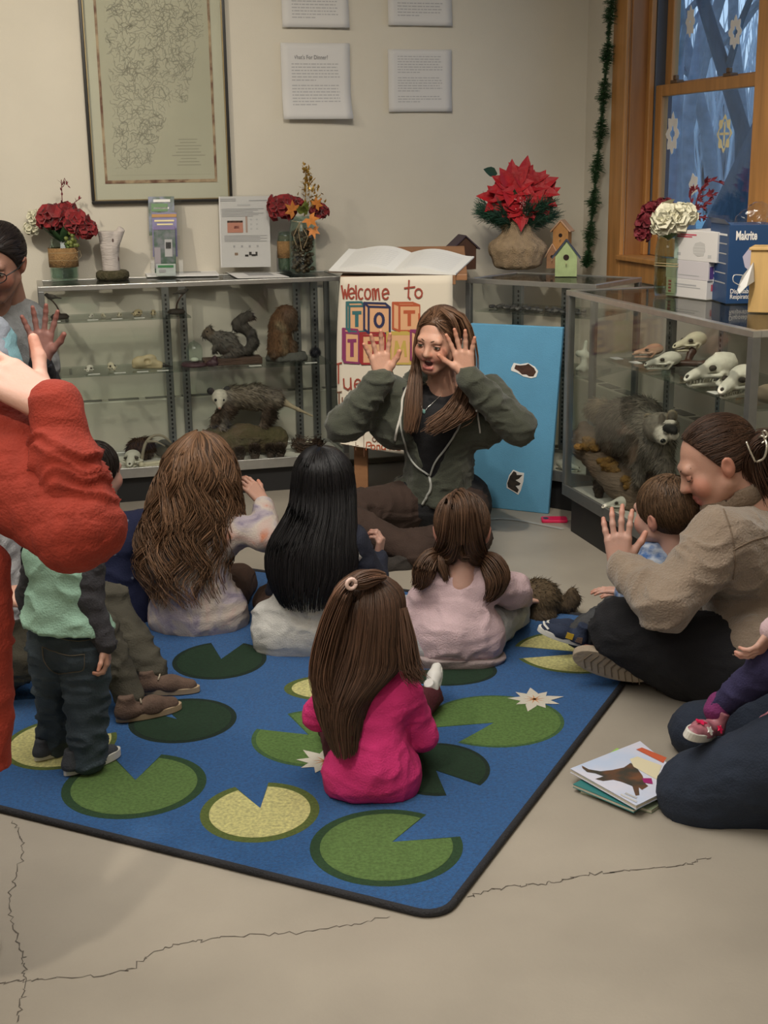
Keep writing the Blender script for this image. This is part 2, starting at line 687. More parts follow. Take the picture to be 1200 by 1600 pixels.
# ================================================================= THE ROOM
M_wall = mat('painted_wall', (.60, .56, .475), .85, var=.04, vscale=3, bump=.08, bscale=180)
M_floor = mat('concrete_floor', (.33, .295, .245), .42, var=.16, vscale=2.2, bump=.05, bscale=120, detail=9)
M_ceil = mat('ceiling_paint', (.70, .66, .58), .9)
M_crack = mat('crack_dirt', (.10, .085, .07), .9)
M_oak = mat('honey_oak', (.43, .205, .062), .45, var=.22, vscale=5, stretch=(6, 6, .6), bump=.05, bscale=40)
M_oakd = mat('oak_jamb', (.30, .135, .045), .5, var=.2, vscale=5, stretch=(6, 6, .6))
M_track = mat('window_track', (.07, .08, .10), .5)
M_dark = mat('dark_door', (.035, .012, .012), .5, var=.2)
M_pane = glass_mat('window_glass', (.90, .95, .98), .8)

def wbox(mb, u0, u1, v0, v1, z0, z1):
 return mb.hexa([W(u0, v0, z0), W(u1, v0, z0), W(u1, v1, z0), W(u0, v1, z0), W(u0, v0, z1), W(u1, v0, z1), W(u1, v1, z1), W(u0, v1, z1)])

def struct(name, mb, m, parent=None, **kw):
 o = mb.build(name, m, parent, local=False, **kw)
 if parent is None: o['kind'] = 'structure'
 return o

UL, VB, ZC = -5.6, -9.0, 3.0
floor = struct('floor', wbox(MB(), UL, .02, VB, .02, -.12, 0), M_floor)
struct('ceiling', wbox(MB(), UL, .15, VB, .15, ZC, ZC + .1), M_ceil)
struct('wall_back', wbox(MB(), UL, .15, 0, .15, -.1, ZC), M_wall)
struct('wall_left', wbox(MB(), UL - .15, UL, VB, .15, -.1, ZC), M_wall)
struct('wall_front', wbox(MB(), UL, .15, VB - .15, VB, -.1, ZC), M_wall)
# window opening in the right wall
WV0, WV1, WZ0, WZ1 = -1.60, -.47, 1.0, 2.62
mb = MB()
wbox(mb, 0, .22, VB, WV0, -.1, ZC)
wbox(mb, 0, .22, WV1, 0, -.1, ZC)
wbox(mb, 0, .22, WV0, WV1, -.1, WZ0)
wbox(mb, 0, .22, WV0, WV1, WZ1, ZC)
struct('wall_right', mb, M_wall)

def ribbon(pts, w, rng, name='crack'):
 """a crack as a thin irregular ribbon lying in the floor"""
 P = crom(np.array([fl(*p) for p in pts]), 14 * len(pts))
 P[1:-1, :2] += rng.normal(size=(len(P) - 2, 2)) * .004
 t = np.gradient(P, axis=0)
 n = np.stack([-t[:, 1], t[:, 0], 0 * t[:, 0]], 1)
 n /= np.linalg.norm(n, axis=1, keepdims=True)
 ww = w * (.4 + .9 * rng.random((len(P), 1)))
 ww[0] = ww[-1] = w * .1
 v = np.concatenate([P + n * ww, P - n * ww])
 v[:, 2] = .0008
 k = len(P)
 f = [(i, k + i, k + i + 1, i + 1) for i in range(k - 1)]
 put(name, v, f, M_crack, floor, local=False)

_rg = np.random.default_rng(5)
ribbon([(20, 1282), (38, 1330), (14, 1400), (32, 1478), (38, 1530), (26, 1598)], .0013, _rg)
ribbon([(0, 1536), (60, 1530), (190, 1518), (255, 1482), (340, 1466), (480, 1456), (610, 1432)], .0013, _rg)
ribbon([(730, 1402), (790, 1385), (860, 1380), (930, 1366), (1050, 1354), (1112, 1340)], .0014, _rg)
# pale joint strip set into the floor in front of the cases
mb = MB()
P = crom(np.array([fl(745, 812), fl(800, 812), fl(880, 827)]), 12)
t = np.gradient(P, axis=0); nn_ = np.stack([-t[:, 1], t[:, 0], 0 * t[:, 0]], 1); nn_ /= np.linalg.norm(nn_, axis=1, keepdims=True)
v = np.concatenate([P + nn_ * .012, P - nn_ * .012]); v[:, 2] = .002
put('joint_strip', v, [(i, 12 + i, 13 + i, i + 1) for i in range(11)], mat('joint_filler', (.42, .41, .38), .5), floor, local=False)

# dark door at the far left of the back wall
d1 = thing('door_1', None, None, W(-3.345, -.0, 0), YAW)
d1['kind'] = 'structure'
mb = MB(); mb.box((-.45, -.035, 0), (.45, -.002, 2.1)); mb.build('door_leaf', M_dark, d1)
mb = MB(); mb.box((.45, -.05, 0), (.52, -.001, 2.18)); mb.box((-.52, -.05, 0), (-.45, -.001, 2.18)); mb.box((-.45, -.05, 2.1), (.45, -.001, 2.18)); mb.build('door_frame', M_dark, d1, bevel=.004)
mb = MB(); mb.tube([(.38, -.035, 1.0), (.38, -.08, 1.0), (.29, -.08, 1.0)], .01); mb.build('door_handle', mat('steel', (.55, .55, .55), .3, .9), d1)

# baseboard heater covers along both walls
M_heat = mat('heater_enamel', (.56, .53, .45), .45)
M_slot = mat('heater_slot', (.20, .19, .17), .7)
for nm, u0, u1, v0, v1 in (('baseboard_back', -2.6, -.12, -.075, 0.0), ('baseboard_right', -.09, 0.0, -3.2, -.12)):
 mb = MB(); wbox(mb, u0, u1, v0, v1, .04, .40)
 h = struct(nm, mb, M_heat, bevel=.006)
 h['kind'] = 'structure'
 if nm == 'baseboard_right':
  n = 16
  for i in range(n):
   a = v0 + .1 + (v1 - v0 - .15) * i / n
   mb = MB(); wbox(mb, u0 + .015, u1 - .02, a, a + .14, .4005, .403)
   mb.build('vent_grille', M_slot, h, local=False)
 else:
  n = 14
  for i in range(n):
   a = u0 + .05 + (u1 - u0 - .1) * i / n
   mb = MB(); wbox(mb, a, a + .14, v0 + .015, v1 - .02, .4005, .403)
   mb.build('vent_grille', M_slot, h, local=False)

# ---- the oak window
win = thing('window_1', None, None, W(0, -1.0, 1.0), YAW)
win['kind'] = 'structure'

def wp(name, m, *boxes, bevel=.004):
 mb = MB()
 for b in boxes: wbox(mb, *b)
 return mb.build(name, m, win, local=False, bevel=bevel)

wp('casing', M_oak, (-.022, -.001, WV1 - .005, WV1 + .135, WZ0 - .09, WZ1 + .1))
wp('casing', M_oak, (-.022, -.001, WV0 - .30, WV0 + .005, WZ0 - .09, WZ1 + .1))
wp('casing', M_oak, (-.022, -.001, WV0 + .006, WV1 - .006, WZ0 - .09, WZ0 - .002))
wp('stool', M_oak, (-.04, .1, WV0, WV1, WZ0 - .002, WZ0 + .02))
wp('jamb', M_oakd, (.0, .2, WV1 - .02, WV1 + .0, WZ0, WZ1))
wp('jamb', M_oakd, (.0, .2, WV0, WV0 + .02, WZ0, WZ1))
wp('head_jamb', M_oakd, (.0, .2, WV0 + .02, WV1 - .02, WZ1 - .02, WZ1))
wp('stop', M_oak, (.075, .10, WV1 - .055, WV1 - .02, WZ0 + .02, WZ1))
wp('stop', M_oak, (.075, .10, WV0 + .02, WV0 + .055, WZ0 + .02, WZ1))
wp('track', M_track, (.101, .19, WV1 - .06, WV1 - .02, WZ0 + .02, WZ1))
wp('track', M_track, (.101, .19, WV0 + .02, WV0 + .06, WZ0 + .02, WZ1))
SV1, SV0 = WV1 - .06, WV0 + .06       # sash width
RZ = 1.74                             # meeting rail height
for nm, ua, ub, z0, z1, bot, top in (('lower_sash', .105, .14, WZ0 + .02, RZ + .03, .085, .05), ('upper_sash', .148, .183, RZ - .01, WZ1 - .02, .05, .06)):
 s = wp(nm, M_oak, (ua, ub, SV1 - .06, SV1, z0, z1), (ua, ub, SV0, SV0 + .06, z0, z1), (ua, ub, SV0 + .06, SV1 - .06, z0, z0 + bot), (ua, ub, SV0 + .06, SV1 - .06, z1 - top, z1))
 mb = MB(); wbox(mb, ua + .013, ua + .017, SV0 + .055, SV1 - .055, z0 + bot - .004, z1 - top + .004)
 mb.build('pane', M_pane, s, local=False)
for vv in (SV1 - .16, SV1 - .62):
 wp('sash_lock', mat('bronze_lock', (.16, .10, .06), .4, .6), (.108, .145, vv - .03, vv + .03, RZ + .03, RZ + .045), (.112, .13, vv - .012, vv + .012, RZ + .045, RZ + .065), bevel=.003)

# paper snowflakes taped to the panes
M_paper = mat('white_paper', (.78, .77, .76), .8, var=.03, vscale=10)
M_cream = mat('cream_paper', (.80, .70, .42), .8, var=.05, vscale=10)

def flake_poly(r, n, depth, ph, rng):
 pts = []
 for i in range(n * 4):
  a = 2 * math.pi * i / (n * 4) + ph
  rr = r * (1 - depth * (.5 - .5 * math.cos(i * math.pi / 2)) + .08 * (rng.random() - .5))
  pts.append((rr * math.cos(a), rr * math.sin(a)))
 return pts

def snowflake(px, py, u, w, h, m, label, hole, n=8, ph=0.0):
 rng = np.random.default_rng(int(px))
 v_, z_ = on_win(px, py, u)
 o = flake_poly(1.0, n, .28, ph, rng)
 k = len(o)
 i_ = [(hole * math.cos(2 * math.pi * j / k + ph) * (1 + .25 * math.cos(8 * math.pi * j / k)), hole * math.sin(2 * math.pi * j / k + ph) * (1 + .25 * math.cos(8 * math.pi * j / k))) for j in range(k)]
 vs = []
 for uu in (u, u - .0015):
  vs += [W(uu, v_ + a * w / 2, z_ + b * h / 2) for a, b in o] + [W(uu, v_ + a * w / 2, z_ + b * h / 2) for a, b in i_]
 f = []
 for j in range(k):
  j2 = (j + 1) % k
  f += [(j, j2, k + j2, k + j), (2 * k + j, 3 * k + j, 3 * k + j2, 2 * k + j2), (j, 2 * k + j, 2 * k + j2, j2), (k + j, k + j2, 3 * k + j2, 3 * k + j)]
 o_ = put('paper_snowflake', np.array(vs), f, m, base=W(u, v_, z_))
 tag(o_, label, 'snowflake', 'paper snowflakes on the window')
 if m is M_cream:
  b = MB(); wbox(b, u - .0015, u, v_ - w * .04, v_ + w * .04, z_ - h * .3, z_ + h * .3); wbox(b, u - .0015, u, v_ - w * .3, v_ + w * .3, z_ - h * .03, z_ + h * .03)
  b.build('cross_bar', m, o_, local=False)

GU, GL = .160, .117
snowflake(1079, 34, GU, .085, .135, M_paper, 'white paper snowflake at the top left of the upper sash', .08)
snowflake(1149, 50, GU, .11, .135, M_paper, 'white paper snowflake at the right of the upper sash', .28)
snowflake(1051, 209, GL, .125, .185, M_paper, 'large white paper snowflake at the left of the lower sash', .30)
snowflake(1132, 209, GL, .125, .16, M_cream, 'cream paper snowflake with a cross cut inside, right of the lower sash', .60)
snowflake(1084, 288, GL, .085, .10, M_paper, 'small white paper snowflake low in the window above the red sprig', .1, 5)

# ---- outside: snowy grass and bare trees at dusk
M_snow = mat('dusk_lawn', (.50, .62, .54), .9, var=.2, vscale=.6)
M_bark = mat('dusk_bark', (.055, .065, .08), .9, var=.3, vscale=6, stretch=(4, 4, .6))  # bluish grey bark, dusk haze put into the colour
M_bark2 = mat('hazed_far_bark', (.22, .22, .24), .9, var=.3, vscale=4)  # far trunks paler still, with distance haze painted into the bark
mb = MB(); mb.hexa([W(.25, -30, -.4), W(70, -30, -.4), W(70, 60, -.4), W(.25, 60, -.4), W(.25, -30, -.3), W(70, -30, -.3), W(70, 60, -.3), W(.25, 60, -.3)])
g = mb.build('ground', M_snow, None, local=False); g['kind'] = 'structure'

def tree(base, h, r, lean, seed, label, m, levels=4, nb=5):
 rng = np.random.default_rng(seed)
 trunk, br = MB(), MB()

 def grow(p, d, L, rr, lev, mbx):
  n = 5
  pts, rs = [np.array(p)], [rr]
  q = np.array(p, float)
  dd = nrm(d)
  for i in range(n):
   dd = nrm(dd + rng.normal(size=3) * (.10 if lev == 0 else .16) + np.array([0, 0, .04 * lev]))
   q = q + dd * L / n
   pts.append(q.copy())
   rs.append(rr * (1 - .72 * (i + 1) / n))
  mbx.tube(pts, rs, sides=8 if lev == 0 else (5 if lev == 1 else 3), caps=False)
  if lev < levels:
   for i in range(nb + (4 if lev == 0 else 0)):
    t = .28 + .7 * rng.random()
    k = int(t * n)
    b = pts[k] + (pts[min(k + 1, n)] - pts[k]) * (t * n - k)
    a = rng.normal(size=3)
    nd = nrm(nrm(a - (a @ dd) * dd) * .85 + dd * .6 + np.array([0, 0, .15]))
    grow(b, nd, L * (.36 + .2 * rng.random()), rs[k] * .5, lev + 1, br)
 grow(np.array(base, float), np.array(lean, float), h, r, 0, trunk)
 t = thing('bare_tree', label, 'tree', base, 0, 'bare trees outside the window')
 trunk.build('trunk', m, t, local=False, smooth=True)
 br.build('branch_crown', m, t, local=False)['kind'] = 'stuff'

def outp(px, py, dist):
 d = ray(px, py)
 return CC + d * dist / math.hypot(d[0], d[1])

def gbase(px, dist):
 q = outp(px, 400, dist)
 return (q[0], q[1], -.31)

tree(gbase(1098, 17), 10, .42, (.16, 0, 1), 3, 'thick leaning bare tree nearest outside the window', M_bark, 4, 5)
for i, (px, ds, h, r, lean, lb) in enumerate([
 (1052, 26, 11, .16, (.03, 0, 1), 'slim bare tree at the left side of the window view'),
 (1075, 31, 13, .17, (-.05, 0, 1), 'slim bare tree just right of the left window track'),
 (1118, 34, 12, .19, (-.02, 0, 1), 'slim bare tree behind the thick leaning one'),
 (1160, 24, 11, .16, (-.10, 0, 1), 'slim bare tree at the right side of the window view'),
 (1034, 36, 13, .2, (.06, 0, 1), 'far bare tree behind the left window frame'),
 (1140, 42, 14, .22, (.02, 0, 1), 'far bare tree right of the thick leaning trunk'),
 (1188, 38, 12, .2, (.0, 0, 1), 'far bare tree behind the right window frame')]):
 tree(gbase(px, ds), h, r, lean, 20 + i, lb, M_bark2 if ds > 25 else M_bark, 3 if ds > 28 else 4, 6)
# the wood beyond: countless thin stems, one stuff object; pale colour stands in for haze
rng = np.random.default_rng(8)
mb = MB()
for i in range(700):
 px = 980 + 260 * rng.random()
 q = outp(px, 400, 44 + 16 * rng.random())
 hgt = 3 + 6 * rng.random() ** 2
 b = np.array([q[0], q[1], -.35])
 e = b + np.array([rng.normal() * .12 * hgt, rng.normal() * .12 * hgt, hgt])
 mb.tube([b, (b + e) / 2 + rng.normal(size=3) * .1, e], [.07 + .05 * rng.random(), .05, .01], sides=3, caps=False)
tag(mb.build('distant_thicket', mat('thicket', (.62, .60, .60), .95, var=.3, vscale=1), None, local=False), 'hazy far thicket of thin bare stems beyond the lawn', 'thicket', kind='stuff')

# ---- artificial garland hanging down the wall beside the window
gp = [(962, -10), (957, 60), (953, 110), (948, 165), (944, 215), (938, 262), (934, 310), (929, 355), (925, 395), (922, 418)]
gv = [on_win(x, y, -.03) for x, y in gp]
path = crom(np.array([W(-.05, a, b) for a, b in gv]), 90)
rng = np.random.default_rng(3)
gar = thing('garland', 'long green artificial pine garland hanging beside the oak window', 'garland', path[-1])
mb = MB(); mb.tube(path, .004, 6); mb.build('wire', mat('garland_wire', (.02, .05, .02), .7), gar, local=False)
n = 5200
i = rng.integers(0, 89, n)
t_ = rng.random((n, 1))
p0 = path[i] * (1 - t_) + path[i + 1] * t_
ph = rng.random(n) * 6.283
clump = .75 + .35 * np.sin(i * .55) + .2 * np.sin(i * 1.7)
d = np.stack([np.cos(ph), np.sin(ph), -.5 + .9 * rng.random(n)], 1)
s = np.linspace(0, 1, 3)[None, :, None]
L_ = (.030 * clump * (.6 + .7 * rng.random(n)))[:, None, None]
pp = p0[:, None] + d[:, None] * s * L_
col = np.array([.028, .085, .030]) * (.5 + rng.random((n, 1)))
v, f, c = strands(pp, .0016, .0007, col)
M_needle = mat('pine_needles', attr=True, rough=.6)
put('needles', v, f, M_needle, gar, local=False, cols=c)['kind'] = 'stuff'

# ================================================================= THE THREE GLASS DISPLAY CASES
M_alu = mat('brushed_aluminium', (.52, .52, .50), .32, .85, var=.08, vscale=30)
M_alud = mat('aged_aluminium', (.24, .245, .24), .38, .7, var=.1, vscale=20)
M_blk = mat('black_kick', (.012, .012, .013), .55)
M_deck = mat('white_deck', (.72, .70, .62), .5, var=.05, vscale=6)
M_glass = glass_mat('case_glass', (.965, .98, .972), .5)
M_shelf = glass_mat('shelf_glass', (.92, .96, .94), .6)
M_card = mat('label_card', (.80, .79, .74), .7)
CH = .965

def bx(name, m, parent, *boxes, bevel=.0015):
 mb = MB()
 for b in boxes: mb.box(b[0], b[1])
 return mb.build(name, m, parent, bevel=bevel)

def display_case(label, loc, rz, Lx, D, kick, posts_rear, shelves, back=True, rail=.024):
 """local frame: origin at the front left floor corner, X along the front, Y to the back"""
 c = thing('display_case', label, 'display case', loc, rz, 'glass display cases')
 bx('kick_plate', M_blk, c, ((.03, .03, 0), (Lx - .03, D - .03, kick)))
 bx('deck', M_deck, c, ((.012, .012, kick + .002), (Lx - .012, D - .012, kick + .028)))
 z0, z1 = kick + .0, CH
 bx('base_rail', M_alu if back else M_alud, c, ((0, 0, z0), (Lx, .0115, z0 + .045)), ((0, D - .0115, z0), (Lx, D, z0 + .045)), ((0, .0115, z0), (.0115, D - .0115, z0 + .045)), ((Lx - .0115, .0115, z0), (Lx, D - .0115, z0 + .045)))
 w = rail
 bx('top_rail', M_alu, c, ((0, 0, z1 - .02), (Lx, w, z1)), ((0, D - w, z1 - .02), (Lx, D, z1)), ((0, w, z1 - .02), (w, D - w, z1)), ((Lx - w, w, z1 - .02), (Lx, D - w, z1)))
 for x in (0, Lx - w):
  for y in (0, D - w):
   bx('corner_post', M_alud, c, ((x, y, z0 + .045), (x + w, y + w, z1 - .02)))
 for x in posts_rear:
  p = bx('rear_post', M_alud, c, ((x, D - .03, z0 + .045), (x + .034, D - .008, z1 - .02)))
  q = MB()
  n = 34
  for i in range(n):
   z = z0 + .08 + (z1 - z0 - .15) * i / n
   q.box((x + .013, D - .0312, z), (x + .021, D - .030, z + .011))
  q.build('slot_strip', M_blk, p)['kind'] = 'stuff'
 g = .005
 bx('front_glass', M_glass, c, ((w, .006, z0 + .045), (Lx - w, .006 + g, z1 - .02)), bevel=0)
 for x in (.006, Lx - .006 - g):
  bx('side_glass', M_glass, c, ((x, w, z0 + .045), (x + g, D - w, z1 - .02)), bevel=0)
 bx('top_glass', M_glass, c, ((w, w, z1 - .009), (Lx - w, D - w, z1 - .003)), bevel=0)
 for (xa, xb, ya, yb, z) in shelves:
  s = bx('glass_shelf', M_shelf, c, ((xa, ya, z - .007), (xb, yb, z)), bevel=0)
  mb = MB()
  for xx in (xa + .08, xb - .1):
   mb.box((xx, yb - .06, z - .028), (xx + .012, D - .03, z - .0085))
  mb.build('shelf_bracket', M_alud, s)
 return c

# left case, along the back wall
LU0, LU1, LV = -2.66, -1.33, -.44
LD = .36
LB = W(LU0, LV, 0)
LZ1, LZ2 = .812, .577
Lloc = lambda px, py, v=LV: (lambda d: ((CC + d * (((RO + v * RV - CC) @ RV) / (d @ RV)) - RO) @ RU) - LU0)(ray(px, py))
xm = Lloc(300, 498)
case_l = display_case('long glass display case along the back wall, left of the book stand', LB, YAW, LU1 - LU0, LD, .115,
                      [Lloc(257, 560, LV + LD), Lloc(283, 560, LV + LD), Lloc(459, 560, LV + LD), Lloc(486, 560, LV + LD)],
                      [(.03, xm, .03, LD - .04, LZ1), (.03, LU1 - LU0 - .06, .03, LD - .04, LZ2)])
# centre case, set across the corner
CL = np.array([.365, 5.72, 0.0])
CYAW = RAD(-38)
CD = np.array([math.cos(CYAW), math.sin(CYAW), 0])
CN = np.array([-CD[1], CD[0], 0])
CLEN, CDEP = .635, .40
CZ1 = .86
case_c = display_case('short glass display case across the room corner, behind the blue board', CL, CYAW, CLEN, CDEP, .13, [.02, .26], [(.03, CLEN - .03, .03, CDEP - .04, .828), (.03, CLEN - .03, .03, CDEP - .04, .58)])
# right case, along the window wall; its front faces the rug
RFU, RV0, RV1, RDEP = -.69, -1.43, -2.81, .46
RB = W(RFU, RV0, 0)
RYAW = YAW - RAD(90)
RLEN = RV0 - RV1
RZ1 = .728
case_r = display_case('glass display case on the right, below the window, holding the raccoon', RB, RYAW, RLEN, RDEP, .15, [.02, .42, .86, 1.24], [(.24, RLEN - .03, .05, RDEP - .04, RZ1)], back=False, rail=.028)

def LW(x, y, z):  # points in the left, centre and right case frames
 return LB + x * RU + y * RV + V3(0, 0, z)

def CW(x, y, z):
 return CL + x * CD + y * CN + V3(0, 0, z)

def RW(x, y, z):
 return RB - x * RV + y * RU + V3(0, 0, z)

def lay(px, py, z):
 """the point seen at a pixel on the level z"""
 return fl(px, py, z)

def card(p, w, d, rz, label, group='label cards in the cases', tilt=.0):
 o = thing('label_card', label, 'label', p, rz, group)
 mb = MB(); mb.hexa([(-w / 2, -d / 2, .0), (w / 2, -d / 2, .0), (w / 2, d / 2, .0), (-w / 2, d / 2, .0), (-w / 2, -d / 2, .0015), (w / 2, -d / 2, .0015), (w / 2, d / 2, .0015 + tilt), (-w / 2, d / 2, .0015 + tilt)])
 mb.build('card', M_card, o)
 mb = MB(); mb.box((-w * .35, -.001, .0016 + tilt * .5), (w * .35, .001, .0019 + tilt * .5)); mb.build('print_line', mat('print_ink', (.08, .08, .09), .7), o)
 return o

# ================================================================= WALL: FRAMED MAP AND PRINTED SHEETS
M_black = mat('black_lacquer', (.012, .011, .010), .3)
M_gold = mat('gilt_edge', (.26, .20, .10), .4, .6)
M_mat = mat('map_mount', (.55, .53, .45), .8, var=.03, vscale=4)
M_map = mat('map_paper', (.46, .44, .36), .75, var=.06, vscale=3)
M_mapline = mat('map_print', (.325, .31, .26), .8)
M_fillet = mat('marbled_fillet', (.14, .05, .03), .5, col2=(.45, .33, .22), vscale=18)
M_ink = mat('print_ink')
M_grey = mat('grey_print', (.40, .40, .41), .8)

fu0, fu1, fz0, fz1 = -2.392, -1.757, 1.288, 2.36
fr = thing('framed_map', 'large black framed antique map on the wall above the left case', 'picture', W(fu0, 0, fz0), YAW)
FW, FH = fu1 - fu0, fz1 - fz0

def fbox(name, m, *bs, bevel=0.0, parent=None):
 mb = MB()
 for x0, x1, z0, z1, y0, y1 in bs: mb.box((x0, -y1, z0), (x1, -y0, z1))
 return mb.build(name, m, parent or fr, bevel=bevel)

b = .014
for q in ((0, FW, 0, b), (0, FW, FH - b, FH), (0, b, b, FH - b), (FW - b, FW, b, FH - b)):
 fbox('frame_side', M_black, (*q, .002, .028), bevel=.003)
g = .004
fbox('gilt_slip', M_gold, (b, FW - b, b, b + g, .01, .024), (b, FW - b, FH - b - g, FH - b, .01, .024), (b, b + g, b + g, FH - b - g, .01, .024), (FW - b - g, FW - b, b + g, FH - b - g, .01, .024))
fbox('mount', M_mat, (b, FW - b, b, FH - b, .003, .010))
m0, m1 = .065, .075
mz = .088
fbox('fillet', M_fillet, (m0, FW - m0, mz, mz + .014, .0095, .0125), (m0, m0 + .011, mz + .014, FH - .07, .0095, .0125), (FW - m0 - .011, FW - m0, mz + .014, FH - .07, .0095, .0125), (m0, FW - m0, FH - .07, FH - .055, .0095, .0125))
fbox('map_sheet', M_map, (m0 + .011, FW - m0 - .011, mz + .014, FH - .07, .009, .0112))
# the engraving: branching streams and names, printed flat
rng = np.random.default_rng(12)
mb = MB()
x0, x1, z0, z1 = m0 + .03, FW - m0 - .03, mz + .06, FH - .11

def inside(x, z):
 u_, w_ = (x - x0) / (x1 - x0), (z - z0) / (z1 - z0)
 lo_ = .02 + .0 * w_ if w_ > .55 else .02 + .02 * w_
 hi_ = .62 + .5 * w_ if w_ < .7 else 1.0 - .25 * (w_ - .85) * (w_ > .85)
 if w_ < .35: hi_ = .38 + .75 * w_
 if w_ > .85: lo_ = .05 + (w_ - .85) * 3.5
 return lo_ < u_ < hi_ and 0 < w_ < 1

for i in range(1000):
 x, z = x0 + (x1 - x0) * rng.random(), z0 + (z1 - z0) * rng.random()
 if not inside(x, z): continue
 a = rng.normal() * .8 + (0.9 if rng.random() < .6 else -.6)
 n = int(5 + 12 * rng.random())
 pts = []
 for k in range(n):
  pts.append((x, z))
  a += rng.normal() * .55
  x += .0062 * math.cos(a)
  z += .0062 * math.sin(a)
  if not inside(x, z): break
 w_ = .0007 + .0011 * rng.random()
 for (xa, za), (xb, zb) in zip(pts[:-1], pts[1:]):
  L_ = math.hypot(xb - xa, zb - za)
  nx, nz = -(zb - za) / L_ * w_, (xb - xa) / L_ * w_
  mb.add([(xa + nx, -.01135, za + nz), (xb + nx, -.01135, zb + nz), (xb - nx, -.01135, zb - nz), (xa - nx, -.01135, za - nz)], [(0, 1, 2, 3)])
for k in range(9):
 zz = mz + .075 + .014 * k
 ww = .07 + .05 * rng.random() if k != 3 else .15
 mb.add([(FW - .19 - ww / 2, -.01135, zz), (FW - .19 + ww / 2, -.01135, zz), (FW - .19 + ww / 2, -.01135, zz + .004), (FW - .19 - ww / 2, -.01135, zz + .004)], [(0, 1, 2, 3)])
mb.add([(m0 + .03, -.01135, mz + .035), (FW - m0 - .03, -.01135, mz + .035), (FW - m0 - .03, -.01135, mz + .036), (m0 + .03, -.01135, mz + .036)], [(0, 1, 2, 3)])
mb.build('map_engraving', M_mapline, fr)
fbox('picture_glass', glass_mat('frame_glass', (.97, .98, .96), .6), (b, FW - b, b, FH - b, .0165, .0185))

def sheet(px0, px1, py0, py1, label, title=None, blocks=((.62, .9),), curl=.03, seed=0, ztop=None):
 rng = np.random.default_rng(seed)
 (ua, za), (ub, zb) = on_back(px0, py1), on_back(px1, py0)
 w, h = ub - ua, (ztop or zb) - za
 t = thing('printed_sheet', label, 'notice', W(ua, 0, za), YAW, 'printed sheets pinned to the back wall')
 nx, nz = 10, 14
 X, Z = np.meshgrid(np.linspace(0, w, nx), np.linspace(0, h, nz))

 def off(x, z):
  return .010 + curl * np.maximum(0, 1 - z / (h * .45)) ** 2 * (.45 + .55 * x / w) + .006 * (x / w - .5) ** 2 * 4
 y = -off(X, Z)
 v = np.stack([X, y, Z], -1).reshape(-1, 3)
 v2 = v.copy(); v2[:, 1] += .0012
 f = []
 for j in range(nz - 1):
  for i in range(nx - 1):
   a = j * nx + i
   f.append((a, a + 1, a + nx + 1, a + nx))
   f.append((a + nx * nz, a + nx + nx * nz, a + nx + 1 + nx * nz, a + 1 + nx * nz))
 n = nx * nz
 edge = [i for i in range(nx)] + [(j + 1) * nx - 1 for j in range(1, nz)] + [nz * nx - 2 - i for i in range(nx - 1)] + [(nz - 2 - j) * nx for j in range(nz - 2)]
 for a, b_ in zip(edge, edge[1:] + edge[:1]): f.append((a, a + n, b_ + n, b_))
 put('sheet', np.concatenate([v, v2]), f, M_sheet, t, smooth=True)
 mb = MB()
 for (f0, f1) in blocks:
  z = h * f1
  while z > h * f0:
   x = .15 * w
   end = w * (.80 + .06 * rng.random()) if z - h * .042 > h * f0 else w * .5
   while x < end:
    L_ = w * (.02 + .06 * rng.random())
    e = min(x + L_, end)
    mb.add([(x, -off(x, z) - .0006, z), (e, -off(e, z) - .0006, z), (e, -off(e, z + .004) - .0006, z + h * .014), (x, -off(x, z + .004) - .0006, z + h * .014)], [(0, 1, 2, 3)])
    x = e + w * .012
   z -= h * .042
 mb.build('body_text', M_grey, t)
 if title:
  M = frameM((w * .16, -off(w * .3, h * .8) - .001, h * .79), (1, 0, 0), (0, 0, 1))
  letters('heading', title, M, h * .075, mat('heading_ink', (.22, .22, .23), .8), t, lift=.0003, width=w * .52)
 for xx in (.02, w - .02):
  mb = MB(); mb.lathe([(.0, 0), (.004, 0), (.0035, .004), (0, .005)], sides=8, caps=False)
  vv = np.concatenate(mb.v)
  put('push_pin', np.stack([vv[:, 0] + xx, -.010 - vv[:, 2], vv[:, 1] + h - .015], 1), mb.f, M_alu, t)
 return t

M_sheet = mat('matte_sheet', (.62, .61, .60), .8)
sheet(441, 545, 68, 187, "white sheet headed What's For Dinner, its lower edge curling off the wall", "What's For Dinner?", ((.15, .44), (.50, .72)), .05, 1)
sheet(440, 543, 0, 43, 'left sheet cut off by the top of the picture, above the dinner sheet', None, ((.10, .5), (.58, .9)), .015, 2, ztop=2.38)
sheet(606, 704, 78, 175, 'white printed sheet without heading, right of the dinner sheet', None, ((.15, .24), (.30, .54), (.60, .88)), .006, 3)
sheet(605, 704, 0, 40, 'right sheet cut off by the top of the picture, nearest the window', None, ((.10, .3), (.40, .9)), .012, 4, ztop=2.38)

# ================================================================= RUG
RA, RB_ = fl(690, 1440), fl(955, 1087)
rx = nrm(fl(0, 1268) - RA); rx[2] = 0; rx = nrm(rx)
ry = nrm(np.array([rx[1], -rx[0], 0]))
if ry[1] < 0: ry = -ry
RWD, RLN = 2.74, 1.83
rug = thing('lily_pad_rug', 'blue area rug woven with lily pads and bound in black, under the children', 'rug', RA)
M_rug = mat('blue_pile', (.005, .105, .33), .95, var=.35, vscale=140, bump=.9, bscale=420, sheen=.1)

def rugpt(a, b, z):
 return RA + rx * a + ry * b + V3(0, 0, z)

